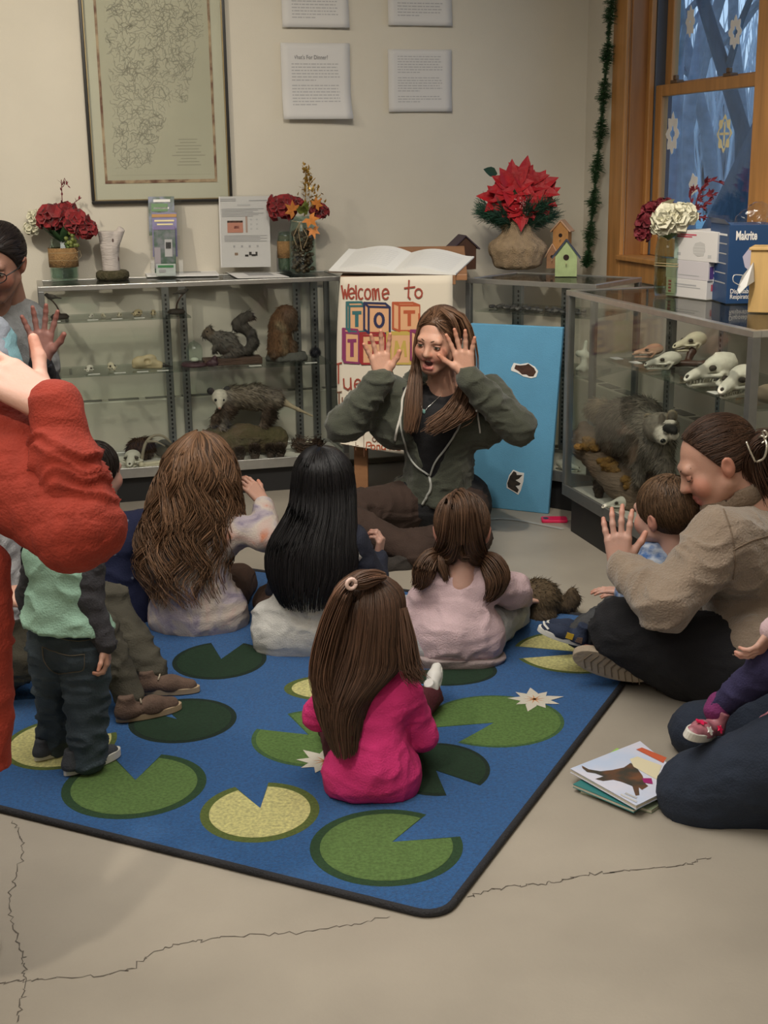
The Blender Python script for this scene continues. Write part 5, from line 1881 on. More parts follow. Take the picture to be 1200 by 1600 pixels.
wq = lay(1168, 488, TZ); wq2 = wq + RU * .0 + nrm(V3(.97, -.2, 0)) * .2
M_pine = mat('pale_pine', (.56, .36, .14), .55, var=.12, vscale=5, stretch=(8, 1, 1))
wb = thing('wooden_box', 'pale pine box at the right edge of the picture beside the blue carton', 'box', wq, RAD(-22))
hb = at(1178, 391, wq[1])[2] - TZ
mb = MB(); mb.box((0, 0, 0), (.22, .012, hb)); mb.box((0, .13, 0), (.22, .142, hb)); mb.build('long_side', M_pine, wb, bevel=.002)
mb = MB(); mb.box((.0, .0125, 0), (.012, .1295, hb)); mb.box((.208, .0125, 0), (.22, .1295, hb)); mb.build('short_side', M_pine, wb, bevel=.002)
mb = MB(); mb.box((-.006, -.006, hb), (.226, .148, hb + .009)); mb.build('lid', M_pine, wb, bevel=.002)
mb = MB(); mb.box((.012, .0125, 0), (.208, .1295, .01)); mb.build('bottom', M_pine, wb)
# folded mask hanging over the box corner
mk = thing('face_mask', 'white folded face mask hanging from the corner of the pine box', 'mask', at(1172, 430, wq[1] - .01))
pts = [at(1178, 410, wq[1] - .012), at(1160, 432, wq[1] - .02), at(1153, 452, wq[1] - .02), at(1156, 459, wq[1] - .03), at(1168, 447, wq[1] - .035), at(1179, 440, wq[1] - .012)]
P = np.array(pts); k = len(P); off = V3(-.004, -.006, 0)
mb = MB(); mb.add(np.concatenate([P, P + off]), [tuple(range(k)), tuple(range(2 * k - 1, k - 1, -1))] + [(j, k + j, k + (j + 1) % k, (j + 1) % k) for j in range(k)]); mb.build('mask_fabric', M_sheet, mk, local=False)
mb = MB(); mb.tube(crom(np.array([at(1156, 446, wq[1] - .03), at(1146, 440, wq[1] - .04), at(1147, 430, wq[1] - .04), at(1160, 430, wq[1] - .03)]), 10), .0015, 5); mb.build('ear_loop', M_sheet, mk, local=False)

# ================================================================= PEOPLE: shared builders
from mathutils.bvhtree import BVHTree

M_skin = mat('skin', attr=True, rough=.5, var=.05, vscale=25, bump=.08, bscale=180)
for _m in (M_skin,):
 _p = _m.node_tree.nodes['Principled BSDF']
 _p.inputs['Subsurface Weight'].default_value = .12
 _p.inputs['Subsurface Radius'].default_value = (.012, .005, .003)
M_hairattr = mat('hair_strands', attr=True, rough=.45, spec=.35)
M_eyew = mat('eye_white', (.62, .60, .56), .25)
M_iris = mat('iris_dark', (.035, .03, .02), .15)
M_brow = mat('brow_hair', (.05, .028, .016), .8)
M_teeth = mat('teeth', (.62, .58, .48), .3)
M_mouth = mat('mouth_inside', (.06, .012, .012), .6)
SKIN = (.53, .295, .215)
SKIN_P = (.57, .335, .265)
SKIN_D = (.32, .165, .115)

def J(px, py, Y):
 p = at(px, py, Y)
 p[2] = max(p[2], .045)
 return p

def head_mesh(s=1.0, skin=SKIN, mouth=0.0, kid=False, lip=(.42, .14, .12)):
 """head around its centre, face along +Y, crown +Z, metres for an adult when s = 1"""
 cheek = tuple(np.clip(np.array(skin) * (1.06, .84, .80), 0, 1))
 sk = skin
 ch = .88 if kid else 1.0
 P = [ell((0, -.015, .036), (.074, .094, .082), None, sk), ell((0, .026, -.02), (.060 + .004 * kid, .064, .080 * ch), None, sk),
         cone((0, .062, -.086 * ch), (0, .058, -.080 * ch), .019, .024, sk),
         cone((-.048, .005, -.045), (-.016, .060, -.088 * ch), .020, .016, sk), cone((.048, .005, -.045), (.016, .060, -.088 * ch), .020, .016, sk),
         ell((-.036, .062, -.026), (.026, .022, .026), None, cheek), ell((.036, .062, -.026), (.026, .022, .026), None, cheek),
         cone((-.034, .080, .026), (.034, .080, .026), .012, .012, sk)]
 P += [('-e', np.array((-.032, .104, .006)), np.array((.0155, .018, .011)), None, None, None, .014), ('-e', np.array((.032, .104, .006)), np.array((.0155, .018, .011)), None, None, None, .014)]
 nl = .7 if kid else 1.0
 P += [cone((0, .084, .014), (0, .089 + .014 * nl, -.022), .0075, .0112, sk) + (.012,), cone((-.0095, .092, -.025), (.0095, .092, -.025), .0082, .0082, cheek) + (.010,)]
 mo = .010 * mouth
 P += [cone((-.017, .082, -.054 + mo * .6), (.017, .082, -.054 + mo * .6), .0062, .0062, lip) + (.006,), cone((0, .0875, -.0525 + mo * .7), (0, .0875, -.053 + mo * .7), .0062, .0062, lip) + (.006,),
          cone((-.013, .0825, -.066 - mo * 1.1), (.013, .0825, -.066 - mo * 1.1), .0072, .0072, lip) + (.006,)]
 if mouth: P += [('-e', np.array((0, .094, -.060 - mo * .1)), np.array((.021, .030, .004 + mo)), None, None, None, .004)]
 for sx in (-1, 1):
  R = basis((0, 1, .1), (sx * .25, 0, 1))
  P += [ell((sx * .075, -.012, -.004), (.009, .019, .030), R, cheek) + (None,) if False else ('e', np.array((sx * .076, -.012, -.004)), np.array((.009, .018, .029)), R, None, cheek, .008)]
  P += [('-e', np.array((sx * .088, -.008, .0)), np.array((.008, .009, .016)), None, None, None, .006)]
 P += [cone((0, -.022, -.05), (0, -.045, -.15), .052 if not kid else .044, .052 if not kid else .044, sk)]
 m = solid(P, .0042, .022, defcol=sk, colk=.006)
 return m[0] * s, m[1], m[2]

def face_parts(root, R, c, s, look=(0, 1, -.05), closed=False, mouth=0.0, brow=True, skin=SKIN):
 """eyes, lids, brows and teeth as parts of the person"""
 R = np.asarray(R)
 T = lambda v: np.asarray(v) * s @ R.T + c

 def shell(e, r, a0, a1):
  """lid: a band of a sphere between two elevations, facing +Y"""
  vs, f, K, N = [], [], 13, 7
  for i in range(N):
   el_ = a0 + (a1 - a0) * i / (N - 1)
   for j in range(K):
    az = -1.35 + 2.7 * j / (K - 1)
    vs.append(e + r * np.array((math.sin(az) * 1.12, math.cos(az) * math.cos(el_), math.sin(el_) * (.25 + .75 * math.cos(az)))))
  for i in range(N - 1):
   for j in range(K - 1):
    q = i * K + j
    f.append((q, q + 1, q + K + 1, q + K))
  return np.array(vs), f
 lidc = tuple(np.array(skin) * (.86, .74, .70))
 for sx in (-1, 1):
  e = np.array((sx * .0315, .0775, .005))
  if not closed:
   mb = MB(); mb.ball((0, 0, 0), .0118, 14, 9); v = np.concatenate(mb.v) + e
   o = put('eye', T(v), mb.f, M_eyew, root, local=False, smooth=True)
   mb = MB(); mb.lathe([(.0064, 0), (.005, .0018), (.001, .0026)], sides=14, caps=True); v = np.concatenate(mb.v)
   B = basis(nrm(look), (0, 0, 1)); v = np.stack([v[:, 0], v[:, 2] + .0100, v[:, 1]], 1) @ B.T + e
   put('iris', T(v), mb.f, M_iris, o, local=False, smooth=True)
  for (a0, a1) in (((.42 if not closed else -.45), 1.5), (-1.5, (-.40 if not closed else -.40))):
   v, f = shell(e, .0128, a0, a1)
   put('eyelid', T(v), f, M_skin, root, local=False, smooth=True, cols=np.tile(np.array(lidc), (len(v), 1)))
  z0 = .42 if not closed else -.43
  lash = [e + .0132 * np.array((math.sin(az) * 1.12, math.cos(az) * math.cos(z0), math.sin(z0) * (.25 + .75 * math.cos(az)))) for az in np.linspace(-1.2, 1.2, 11)]
  mb = MB(); mb.tube(np.array(lash), [.0006] + [.0013] * 9 + [.0006], 5); put('eyelash', T(np.concatenate(mb.v)), mb.f, M_brow, root, local=False, smooth=True)
  if brow:
   b = [np.array((sx * (.012 + .036 * t), .0955 - .024 * t * t - .002, .026 + .006 * math.sin(2.4 * t))) for t in np.linspace(0, 1, 7)]
   mb = MB(); mb.tube(np.array(b), [.0012, .0022, .0026, .0025, .0021, .0016, .0006], 5); put('eyebrow', T(np.concatenate(mb.v)), mb.f, M_brow, root, local=False, smooth=True)
 if mouth:
  mb = MB(); mb.ball((0, .062, -.060), (.022, .022, .016), 12, 8); put('mouth_cavity', T(np.concatenate(mb.v)), mb.f, M_mouth, root, local=False, smooth=True)
  mb = MB(); mb.tube([(.016 * math.sin(a), .068 + .014 * math.cos(a), -.0555 + .006 * mouth) for a in np.linspace(-1.1, 1.1, 9)], .0036, 6); put('teeth', T(np.concatenate(mb.v)), mb.f, M_teeth, root, local=False, smooth=True)

def hand_mesh(thumb=1, spread=1.0, curl=(.15, .2, .2), skin=SKIN, s=1.0, tcurl=.25, tspread=1.0):
 """wrist at the origin, fingers along +Y, palm facing -Z, thumb on the +X (thumb = 1) or -X side"""
 pk = tuple(np.clip(np.array(skin) * (1.05, .86, .80), 0, 1))
 P = []
 kn = [(.030, .088), (.010, .094), (-.011, .091), (-.030, .081)]
 ln = [(.040, .025, .020), (.045, .028, .021), (.041, .027, .020), (.031, .021, .018)]
 an = [.16, .04, -.10, -.25]
 for (x, y), L, a in zip(kn, ln, an):
  x, a = x * thumb, a * thumb * spread
  P.append(cone((x * .55, .004, 0), (x, y, 0), .0165, .0115, skin))
  p = np.array((x, y, 0.0))
  ang = 0
  for k in range(3):
   ang += curl[k]
   d = np.array((math.sin(a) * math.cos(ang), math.cos(a) * math.cos(ang), -math.sin(ang)))
   q = p + d * L[k]
   P.append(cone(p, q, .0092 - .0008 * k, .0086 - .0010 * k, skin if k < 2 else pk) + (.006,))
   p = q
 t0, t1, t2, t3 = (.014 * thumb, .018, -.004), (.040 * thumb, .048, -.012), ((.052 + .012 * tspread) * thumb, .076, -.014 - .02 * tcurl), ((.058 + .018 * tspread) * thumb, .100, -.016 - .05 * tcurl)
 P += [cone(t0, t1, .017, .0135, skin) + (.012,), cone(t1, t2, .0115, .0105, skin) + (.008,), cone(t2, t3, .0102, .0085, pk) + (.006,)]
 P += [cone((0, -.03, .0), (0, .01, 0), .020, .022, skin)]
 m = solid(P, .0030, .014, defcol=skin, colk=.006)
 return m[0] * s, m[1], m[2]

def hand_at(wrist, direction, palm, **kw):
 m = hand_mesh(**kw)
 return xform(m, basis(direction, -np.asarray(palm, float)), wrist)

def person(label, base, meshes, group=None):
 v, f, c = join(meshes)
 o = put('person', v, f, M_skin, None, base=base, cols=c, smooth=True)
 return tag(o, label, 'person', group)

def folds(amp, sc=(10, 10, 26), seed=0, amp2=None):
 """cloth wrinkles: sharp ridges running mostly across the fall of the cloth, over soft sags"""
 sc = np.array(sc, float) * 1.5
 amp = amp * 1.55

 def f(v):
  w = np.stack([.5 * vnoise(v * 8, seed + 7), .5 * vnoise(v * 8, seed + 8), .9 * vnoise(v * 7, seed + 9)], 1)
  a = vnoise(v * sc + w, seed)
  b = vnoise(v[:, [2, 0, 1]] * sc * 1.3 + w, seed + 1)
  m = .5 + .5 * vnoise(v * 5, seed + 4)
  return amp * 1.5 * m * ((1 - np.abs(a)) ** 4 - .25) + amp * .7 * (1 - m) * ((1 - np.abs(b)) ** 4 - .25) + amp * .5 * vnoise(v * 6, seed + 2)
 return f

def garment(name, prims, m, root, vox=.0085, k=.04, disp=None, label=None, cols=False, colk=None):
 v, f, c = solid(prims, vox, k * .5, disp=disp, colk=colk)
 o = put(name, v, f, m, root, local=False, smooth=True, cols=c if cols else None)
 if label: o['label'] = label
 o['_n'] = 0
 del o['_n']
 return o, (v, f)

class Surf:
 """finds points on built surfaces so that trims can lie on them"""

 def __init__(self, *vf):
  vs, fs, n = [], [], 0
  for v, f in vf:
   vs += [tuple(q) for q in v]; fs += [tuple(int(i) + n for i in q) for q in f]; n += len(v)
  self.t = BVHTree.FromPolygons(vs, fs)

 def hit(self, px, py, lift=.002):
  d = Vector(ray(px, py)).normalized()
  loc, no, i, dist = self.t.ray_cast(Vector(CC), d)
  if loc is None:
   return None
  return np.array(loc) + np.array(no) * lift

 def line(self, pts, n=20, lift=.002):
  P = crom(np.array(pts, float), n)
  out = [self.hit(x, y, lift) for x, y in P]
  return np.array([q for q in out if q is not None])

 def near(self, p, lift=.002):
  loc, no, i, d = self.t.find_nearest(Vector(p))
  return np.array(loc) + np.array(no) * lift

def curtain(name, root, secs, n, col, az=(-115, 115), seed=0, wave=0.0, freq=3.0, r=.0024, S=16, endvar=.22, tipr=.35, lift=.12, inner=True, label=None, vary=.35, away=None, curl=0.0):
 """long hair: secs rows of (px, py, half width px, Y, depth m); azimuth 0 faces the camera"""
 rng = np.random.default_rng(seed)
 rows = []
 for (px, py, hw, Y, dp) in secs:
  c = at(px, py, Y)
  rows.append((*c, hw * Y / FPX, dp))
 rows = np.array(rows)
 NR = 60
 F = crom(rows, NR)
 u = away if away is not None else V3(0, -1, 0)
 u = nrm(u)
 sd = V3(-u[1], u[0], 0)
 az0, az1 = RAD(az[0]), RAD(az[1])
 a = az0 + (az1 - az0) * rng.random(n)
 lay_ = 1 - lift * .5 + lift * rng.random(n)
 te = 1 - endvar * rng.random(n) ** 1.5
 ts = np.linspace(0, 1, S)[None, :] * te[:, None]
 idx = ts * (NR - 1)
 i0 = np.clip(idx.astype(int), 0, NR - 2)
 fr = (idx - i0)[..., None]
 G = F[i0] * (1 - fr) + F[i0 + 1] * fr
 ph = rng.random(n)[:, None] * 6.283
 grp = vnoise(np.stack([a * 5, np.zeros(n), np.zeros(n)], 1), seed + 3)[:, None] * 2.5
 aa = a[:, None] + wave * (ts ** .8) * np.sin(freq * 6.283 * ts + grp + ph * .35) + .10 * rng.normal(size=(n, 1)) * ts
 ll = lay_[:, None] * (1 + curl * ts * np.sin(freq * 6.283 * ts * 1.1 + grp * 1.7 + ph * .4))
 pos = G[..., :3] + (G[..., 3] * np.sin(aa) * ll)[..., None] * sd + (G[..., 4] * np.cos(aa) * ll)[..., None] * u
 tone = np.array(col) * np.clip(1 + vary * rng.normal(size=(n, 1)) + .15 * vnoise(np.stack([a * 7, lay_ * 9, 0 * a], 1), seed)[:, None], .3, 2.2)
 v, f, c = strands(pos, r, r * tipr, tone)
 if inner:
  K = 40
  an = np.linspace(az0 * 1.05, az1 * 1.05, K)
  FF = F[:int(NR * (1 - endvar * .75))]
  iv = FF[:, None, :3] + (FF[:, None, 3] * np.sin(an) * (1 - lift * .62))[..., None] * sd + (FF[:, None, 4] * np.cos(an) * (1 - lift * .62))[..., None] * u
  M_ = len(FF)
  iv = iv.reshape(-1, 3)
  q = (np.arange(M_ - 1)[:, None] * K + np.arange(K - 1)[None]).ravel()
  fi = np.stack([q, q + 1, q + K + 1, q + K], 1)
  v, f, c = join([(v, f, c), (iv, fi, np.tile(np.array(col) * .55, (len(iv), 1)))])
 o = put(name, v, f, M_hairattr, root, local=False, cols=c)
 if label: o['label'] = label
 return o

def shorthair(name, root, R, c, s, col, n=1500, length=.045, seed=0, hairline=None, comb=(0, -.4, -1), crown=(0, -.05, .1), r=.0016, puff=1.0, vary=.3, nape=-.075):
 """a cap of short locks in head coordinates, combed along comb and away from the crown"""
 rng = np.random.default_rng(seed)
 R = np.asarray(R)
 rad = np.array((.080, .101, .088)) * puff
 cen = np.array((0, -.016, .036))
 hl = hairline or [((0, .070, .070), (0, .80, -.60)), ((0, .012, -.02), (0, .75, -.66)), ((0, -.07, nape), (0, -.35, -1))]
 cap = solid([ell(cen, rad * .985)] + [('clip', p, d) for p, d in hl], .006, .01, defcol=tuple(np.array(col) * .85))
 d = rng.normal(size=(n * 3, 3))
 d /= np.linalg.norm(d, axis=1, keepdims=True)
 p = cen + d * rad
 ok = np.ones(len(p), bool)
 for q, nn in hl: ok &= ((p - np.array(q)) @ nrm(nn)) < 0
 p, d = p[ok][:n], d[ok][:n]
 n = len(p)
 away = p - np.array(crown)
 away -= (away * d).sum(1, keepdims=True) * d
 away /= np.maximum(np.linalg.norm(away, axis=1, keepdims=True), 1e-6)
 t = np.array(comb, float) + .8 * away + rng.normal(size=(n, 3)) * .18
 t -= (t * d).sum(1, keepdims=True) * d
 t /= np.maximum(np.linalg.norm(t, axis=1, keepdims=True), 1e-6)
 L = length * (.6 + .7 * rng.random((n, 1)))
 S = 6
 pts = []
 q = p.copy()
 for k in range(S):
  pts.append(q)
  q = q + t * L / (S - 1)
  e = (q - cen) / rad
  q = cen + e / np.linalg.norm(e, axis=1, keepdims=True) * rad * (1.0 + .03 * (k + 1) / S)
 tone = np.array(col) * np.clip(1 + vary * rng.normal(size=(n, 1)), .35, 2)
 m = strands(np.stack(pts, 1), r, r * .4, tone)
 v, f, cc = join([cap, m])
 return put(name, v * s @ R.T + c, f, M_hairattr, root, local=False, cols=cc)

def locks(paths, r0, r1, col, rng, n, jit, S=14, vary=.3):
 """n strands following a guide (K x 4: x y z radius), spread over its cross-section"""
 G = crom(np.asarray(paths, float), S)
 t = np.gradient(G[:, :3], axis=0)
 t /= np.linalg.norm(t, axis=1, keepdims=True)
 a = np.cross(t, (.3, .9, .2)); a /= np.linalg.norm(a, axis=1, keepdims=True)
 b = np.cross(t, a)
 ph = rng.random(n) * 6.283
 rr = rng.random(n) ** .5
 P = G[None, :, :3] + (G[None, :, 3] * (rr * np.cos(ph))[:, None])[..., None] * a + (G[None, :, 3] * (rr * np.sin(ph))[:, None])[..., None] * b
 P += rng.normal(size=(n, 1, 3)) * jit * np.linspace(0, 1, S)[None, :, None]
 return strands(P, r0, r1, np.array(col) * np.clip(1 + vary * rng.normal(size=(n, 1)), .3, 2))

def shoe(root, heel, toe, up, L, upper, sole, laces=None, high=.30, label=None, wide=1.0, sole_h=.10):
 """heel: back end of the sole on the ground; toe: direction"""
 R = basis(toe, up)
 o_ = lambda v: np.asarray(v, float) * (L * wide, L, L) @ R.T + heel
 P = [cone((0, .15, .14), (0, .17, high), .125, .115), cone((0, .15, .12), (0, .55, .13), .135, .140), cone((0, .55, .12), (0, .84, .095), .145, .115), ('clip', (0, 0, sole_h * .6), (0, 0, -1)), ('clip', (0, 0, high), (0, -.1, 1))]
 v, f, _ = solid(P, .022, .12)
 u = put('shoe', o_(v), f, upper, root, local=False, smooth=True)
 if label: u['label'] = label
 an = np.linspace(0, 2 * math.pi, 30)[:-1]
 out = np.stack([np.cos(an) * (.150 + .022 * np.sin(an)), .5 + .5 * np.sin(an)], 1)
 mb = MB(); mb.prism(out, sole_h); put('sole', o_(np.concatenate(mb.v)), mb.f, sole, u, local=False, bevel=.002)
 if laces is not None:
  mb = MB()
  for k in range(5):
   y = .36 + .075 * k; z = .30 - .16 * (k / 4) * .9
   mb.tube([(-.10, y, z - .05), (0, y + .02, z + .005), (.10, y, z - .05)], .014, 5)
  put('laces', o_(np.concatenate(mb.v)), mb.f, laces, u, local=False, smooth=True)
 return u

def shoe_on(root, heel, toe, z, upper, sole, laces=None, **kw):
 a, b = fl(*heel, z), fl(*toe, z)
 return shoe(root, a, nrm(b - a), (0, 0, 1), float(np.linalg.norm(b - a)), upper, sole, laces, **kw)

def cl(name, c, rough=.9, **kw):
 kw.setdefault('bump', .35)
 kw.setdefault('bscale', 220)
 kw.setdefault('var', .10)
 kw.setdefault('vscale', 14)
 wr = kw.pop('wr', 1.0)
 new = name not in MATS
 m = mat(name, c, rough, **kw)
 if new and wr:
  N, L = m.node_tree.nodes, m.node_tree.links
  tc = N.new('ShaderNodeTexCoord')
  mp = N.new('ShaderNodeMapping'); mp.inputs['Scale'].default_value = (1, 1, 1.9); mp.inputs['Rotation'].default_value = (.3, .35, .2)
  nz = N.new('ShaderNodeTexNoise'); nz.noise_type = 'RIDGED_MULTIFRACTAL'
  nz.inputs['Scale'].default_value = 7; nz.inputs['Detail'].default_value = 2; nz.inputs['Distortion'].default_value = 1.2
  b = N.new('ShaderNodeBump'); b.inputs['Strength'].default_value = .8 * wr; b.inputs['Distance'].default_value = .013
  p = N['Principled BSDF']
  old = p.inputs['Normal'].links[0].from_socket if p.inputs['Normal'].links else None
  L.new(tc.outputs['Object'], mp.inputs[0]); L.new(mp.outputs[0], nz.inputs['Vector']); L.new(nz.outputs['Fac'], b.inputs['Height'])
  if old is not None: L.new(old, b.inputs['Normal'])
  L.new(b.outputs[0], p.inputs['Normal'])
 return m

# ================================================================= THE PRESENTER
tY = 5.0
tb_ = fl(665, 815)
Rh = basis((-.46, -.86, -.16), (.16, .02, 1))
hc = J(685, 533, 4.93)
HS = 1.03
wl, wr = J(598, 592, 4.84), J(729, 588, 4.80)
sl, sr = J(607, 618, 5.02), J(765, 616, 5.02)
el_, er = J(537, 664, 4.90), J(808, 668, 4.88)
hipl, hipr = J(650, 785, 5.08), J(720, 785, 5.08)
knl, knr = J(520, 800, 4.80), J(738, 838, 4.70)
anl, anr = J(650, 868, 4.66), J(598, 880, 4.74)
neck = J(693, 602, 5.0)
core = solid([cone(hipl, hipr, .09), cone((hipl + hipr) / 2, neck, .09, .05), cone(sl, sr, .05)] + chain([sl, el_, wl], [.04, .032, .024]) + chain([sr, er, wr], [.04, .032, .024]) + chain([hipl, knl, anl], [.06, .05, .035]) + chain([hipr, knr, anr], [.06, .05, .035]) + [cone(neck, hc, .052, .05)], .014, .03, defcol=SKIN)
hd = xform(head_mesh(HS, SKIN, mouth=.9), Rh, hc)
h1 = hand_at(wl, (-.12, .0, 1), (.10, -1, .05), thumb=-1, spread=1.5, curl=(.10, .15, .15), skin=SKIN, s=.97)
h2 = hand_at(wr, (-.16, -.05, 1), (-.25, -1, .1), thumb=1, spread=1.5, curl=(.05, .12, .12), skin=SKIN, s=.97, tspread=1.6)
teacher = person('woman in an olive zip hoodie sitting cross-legged, both hands raised beside her face', tb_, [core, hd, h1, h2])
face_parts(teacher, Rh, hc, HS, look=(-.05, 1, -.10), mouth=.8)

M_olive = cl('olive_fleece', (.058, .064, .046), sheen=.2)
M_blk_t = cl('black_tee', (.008, .008, .010), wr=.5)
M_brownp = cl('brown_corduroy', (.040, .022, .016), stretch=(1, 1, 1))
# black t-shirt under the hoodie
ch_ = (sl + sr) / 2
pel = (hipl + hipr) / 2
tee = [cone(hipl, hipr, .125), cone(pel, ch_ + V3(0, -.01, -.10), .125, .125), cone(sl + V3(.05, 0, -.08), sr + V3(-.05, 0, -.08), .112), cone(sl + V3(.05, 0, 0), sr + V3(-.05, 0, 0), .055), ('-e', J(691, 596, 4.93), np.array((.062, .06, .065)), None, None, None, .02)]
_, tee_vf = garment('tshirt', tee, M_blk_t, teacher, k=.06, disp=folds(.004, (9, 9, 20), 3))
hood = [cone(hipl + V3(-.01, 0, -.01), hipr + V3(-.01, 0, -.01), .124), cone(pel, ch_ + V3(0, 0, -.10), .138, .135), cone(sl + V3(.04, 0, -.09), sr + V3(-.04, 0, -.09), .122), cone(sl + V3(.03, 0, -.01), sr + V3(-.03, 0, -.01), .068), cone(J(650, 600, 5.07), J(738, 600, 5.07), .055), cone(J(672, 588, 5.10), J(715, 588, 5.10), .05)]
# the open front: a cut wedge from the collar down to the half-closed zip
hood += [('-c', J(690, 590, 4.90), J(676, 655, 4.865), .095, .112, None, .004), ('-c', J(676, 655, 4.875), J(669, 742, 4.905), .112, .030, None, .004), ('-c', J(690, 575, 4.93), J(686, 625, 4.90), .075, .09, None, .004)]
hood += [('clip', J(690, 792, 4.95), (-.06, .25, -1))]
hood += chain([sl, el_, wl + (el_ - wl) * .06], [.074, .066, .047]) + chain([sr, er, wr + (er - wr) * .06], [.074, .066, .047])
hood += [cone(wl + (el_ - wl) * .03, wl + (el_ - wl) * .16, .047), cone(wr + (er - wr) * .03, wr + (er - wr) * .16, .047)]
_, hood_vf = garment('hoodie', hood, M_olive, teacher, vox=.008, k=.035, disp=folds(.0065, (9, 9, 17), 11))
SF = Surf(hood_vf, tee_vf)
M_cordw = mat('white_cord', (.62, .60, .55), .7)
M_zip = mat('zip_tape', (.42, .43, .40), .5)
for nm, pts, r in (('zip_edge', [(628, 634), (626, 664), (635, 700), (648, 725), (670, 742)], .0042), ('zip_edge', [(725, 636), (716, 668), (696, 700), (680, 722), (672, 744)], .0042), ('zip_line', [(671, 744), (673, 760), (668, 775), (660, 788)], .0055), ('drawstring', [(637, 604), (629, 622), (627, 645), (620, 672), (617, 688)], .0050), ('drawstring', [(745, 640), (748, 660), (750, 676)], .0035)):
 L_ = SF.line(pts, 26, .003)
 if len(L_) > 3:
  mb = MB(); mb.tube(L_, r, 6); mb.build(nm, M_cordw if nm == 'drawstring' else M_zip, teacher, local=False, smooth=True)
for pts in ([(722, 735), (724, 750), (727, 770)], [(640, 740), (637, 760)]):
 L_ = SF.line(pts, 10, .001)
 if len(L_) > 3:
  mb = MB(); mb.tube(L_, .0022, 5); mb.build('pocket_seam', M_olive, teacher, local=False)
# necklace
L_ = SF.line([(655, 612), (658, 632), (663, 643), (672, 634), (690, 618)], 18, .004)
if len(L_) > 3:
 mb = MB(); mb.tube(L_, .0012, 5); nk = mb.build('necklace', M_alu, teacher, local=False)
 q = SF.hit(663, 644, .006)
 if q is not None:
  mb = MB(); mb.ball(q, (.006, .004, .009), 8, 6); mb.build('pendant', mat('turquoise', (.18, .36, .34), .3), nk, local=False)
pants = [cone(hipl, hipr, .118)] + chain([hipl + V3(0, 0, -.01), knl, anl], [.105, .070, .052]) + chain([hipr + V3(0, 0, -.01), knr, anr], [.105, .070, .052])
garment('trousers', pants, M_brownp, teacher, vox=.010, k=.04, disp=folds(.006, (11, 11, 11), 21))
M_shoebk = cl('dark_shoe', (.03, .025, .022))
shoe(teacher, anl + V3(-.01, -.0, -.07), (-.95, -.25, .05), (0, -.2, 1), .24, M_shoebk, M_shoebk)
shoe(teacher, anr + V3(.02, .04, -.07), (.95, .2, .05), (0, -.2, 1), .24, M_shoebk, M_shoebk)
# hair: parted, long and brown, falling in front of both shoulders
HB_ = (.125, .066, .038)
rng = np.random.default_rng(51)
# cap combed from the parting
shorthair('hair', teacher, Rh, hc, HS * 1.03, HB_, n=1700, length=.10, seed=5, comb=(0, -.75, -.45), crown=(-.006, .075, .115), r=.0018, hairline=[((0, .074, .070), (0, .85, -.52)), ((0, .030, -.0), (0, .92, -.40)), ((0, -.06, -.10), (0, 0, -1))])
parts_ = []
# locks: right side of picture falls behind then over the chest; left side over her chest
g = lambda pts: np.array([[*J(x, y, Y), r] for x, y, Y, r in pts])
parts_.append(locks(g([(674, 486, 4.88, .008), (661, 502, 4.89, .008), (652, 530, 4.92, .007), (651, 565, 4.94, .010), (648, 600, 4.90, .018), (645, 640, 4.86, .022), (641, 672, 4.84, .010)]), .0026, .0008, HB_, rng, 330, .007))
parts_.append(locks(g([(692, 481, 4.87, .008), (722, 497, 4.88, .014), (734, 540, 4.91, .018), (732, 590, 4.92, .024), (722, 622, 4.86, .030), (704, 648, 4.82, .028), (674, 668, 4.80, .012)]), .0030, .0008, HB_, rng, 420, .012))
parts_.append(locks(g([(690, 483, 4.85, .006), (705, 495, 4.82, .009), (714, 515, 4.82, .008), (716, 545, 4.85, .006)]), .0024, .0010, tuple(np.array(HB_) * 1.1), rng, 170, .003))
parts_.append(locks(g([(730, 560, 4.92, .02), (738, 610, 4.95, .03), (730, 640, 4.86, .03), (712, 655, 4.82, .014)]), .0030, .0008, HB_, rng, 160, .012))
v, f, c = join(parts_)
put('long_hair', v, f, M_hairattr, teacher, local=False, cols=c)

# ================================================================= THE CHILDREN ON THE RUG
M_tie = mat('tie_dye', (.52, .40, .36), .95, bump=.35, bscale=200)

def tie_dye():
 m = MATS['tie_dye']
 N, L = m.node_tree.nodes, m.node_tree.links
 p = N['Principled BSDF']
 tc = N.new('ShaderNodeTexCoord')
 n1 = N.new('ShaderNodeTexNoise'); n1.inputs['Scale'].default_value = 9; n1.inputs['Detail'].default_value = 3
 n1.inputs['Distortion'].default_value = .8
 L.new(tc.outputs['Object'], n1.inputs['Vector'])
 r = N.new('ShaderNodeValToRGB')
 r.color_ramp.interpolation = 'EASE'
 e = r.color_ramp.elements
 e[0].position, e[0].color = .30, (.20, .17, .25, 1)
 e[1].position, e[1].color = .72, (.55, .22, .13, 1)
 for pos, col in ((.40, (.42, .36, .40, 1)), (.50, (.56, .48, .42, 1)), (.60, (.56, .42, .37, 1))):
  q = e.new(pos); q.color = col
 L.new(n1.outputs['Fac'], r.inputs[0])
 L.new(r.outputs[0], p.inputs['Base Color'])

tie_dye()
M_greyw = cl('heather_grey', (.57, .56, .53), var=.08, vscale=40)
M_navyk = cl('navy_knit', (.022, .026, .045))
M_pinks = cl('dusty_pink', (.60, .44, .47))
M_hot = cl('magenta_cotton', (.60, .026, .17))
M_maroon = cl('maroon_cotton', (.07, .006, .012))
M_stone = cl('stone_denim', (.46, .46, .47))
M_brownk = cl('brown_trousers', (.065, .032, .02))
M_blkp = cl('black_trousers', (.010, .010, .012))
M_white = mat('white_leather', (.66, .65, .62), .45)
M_sole = mat('white_sole', (.66, .65, .60), .6)

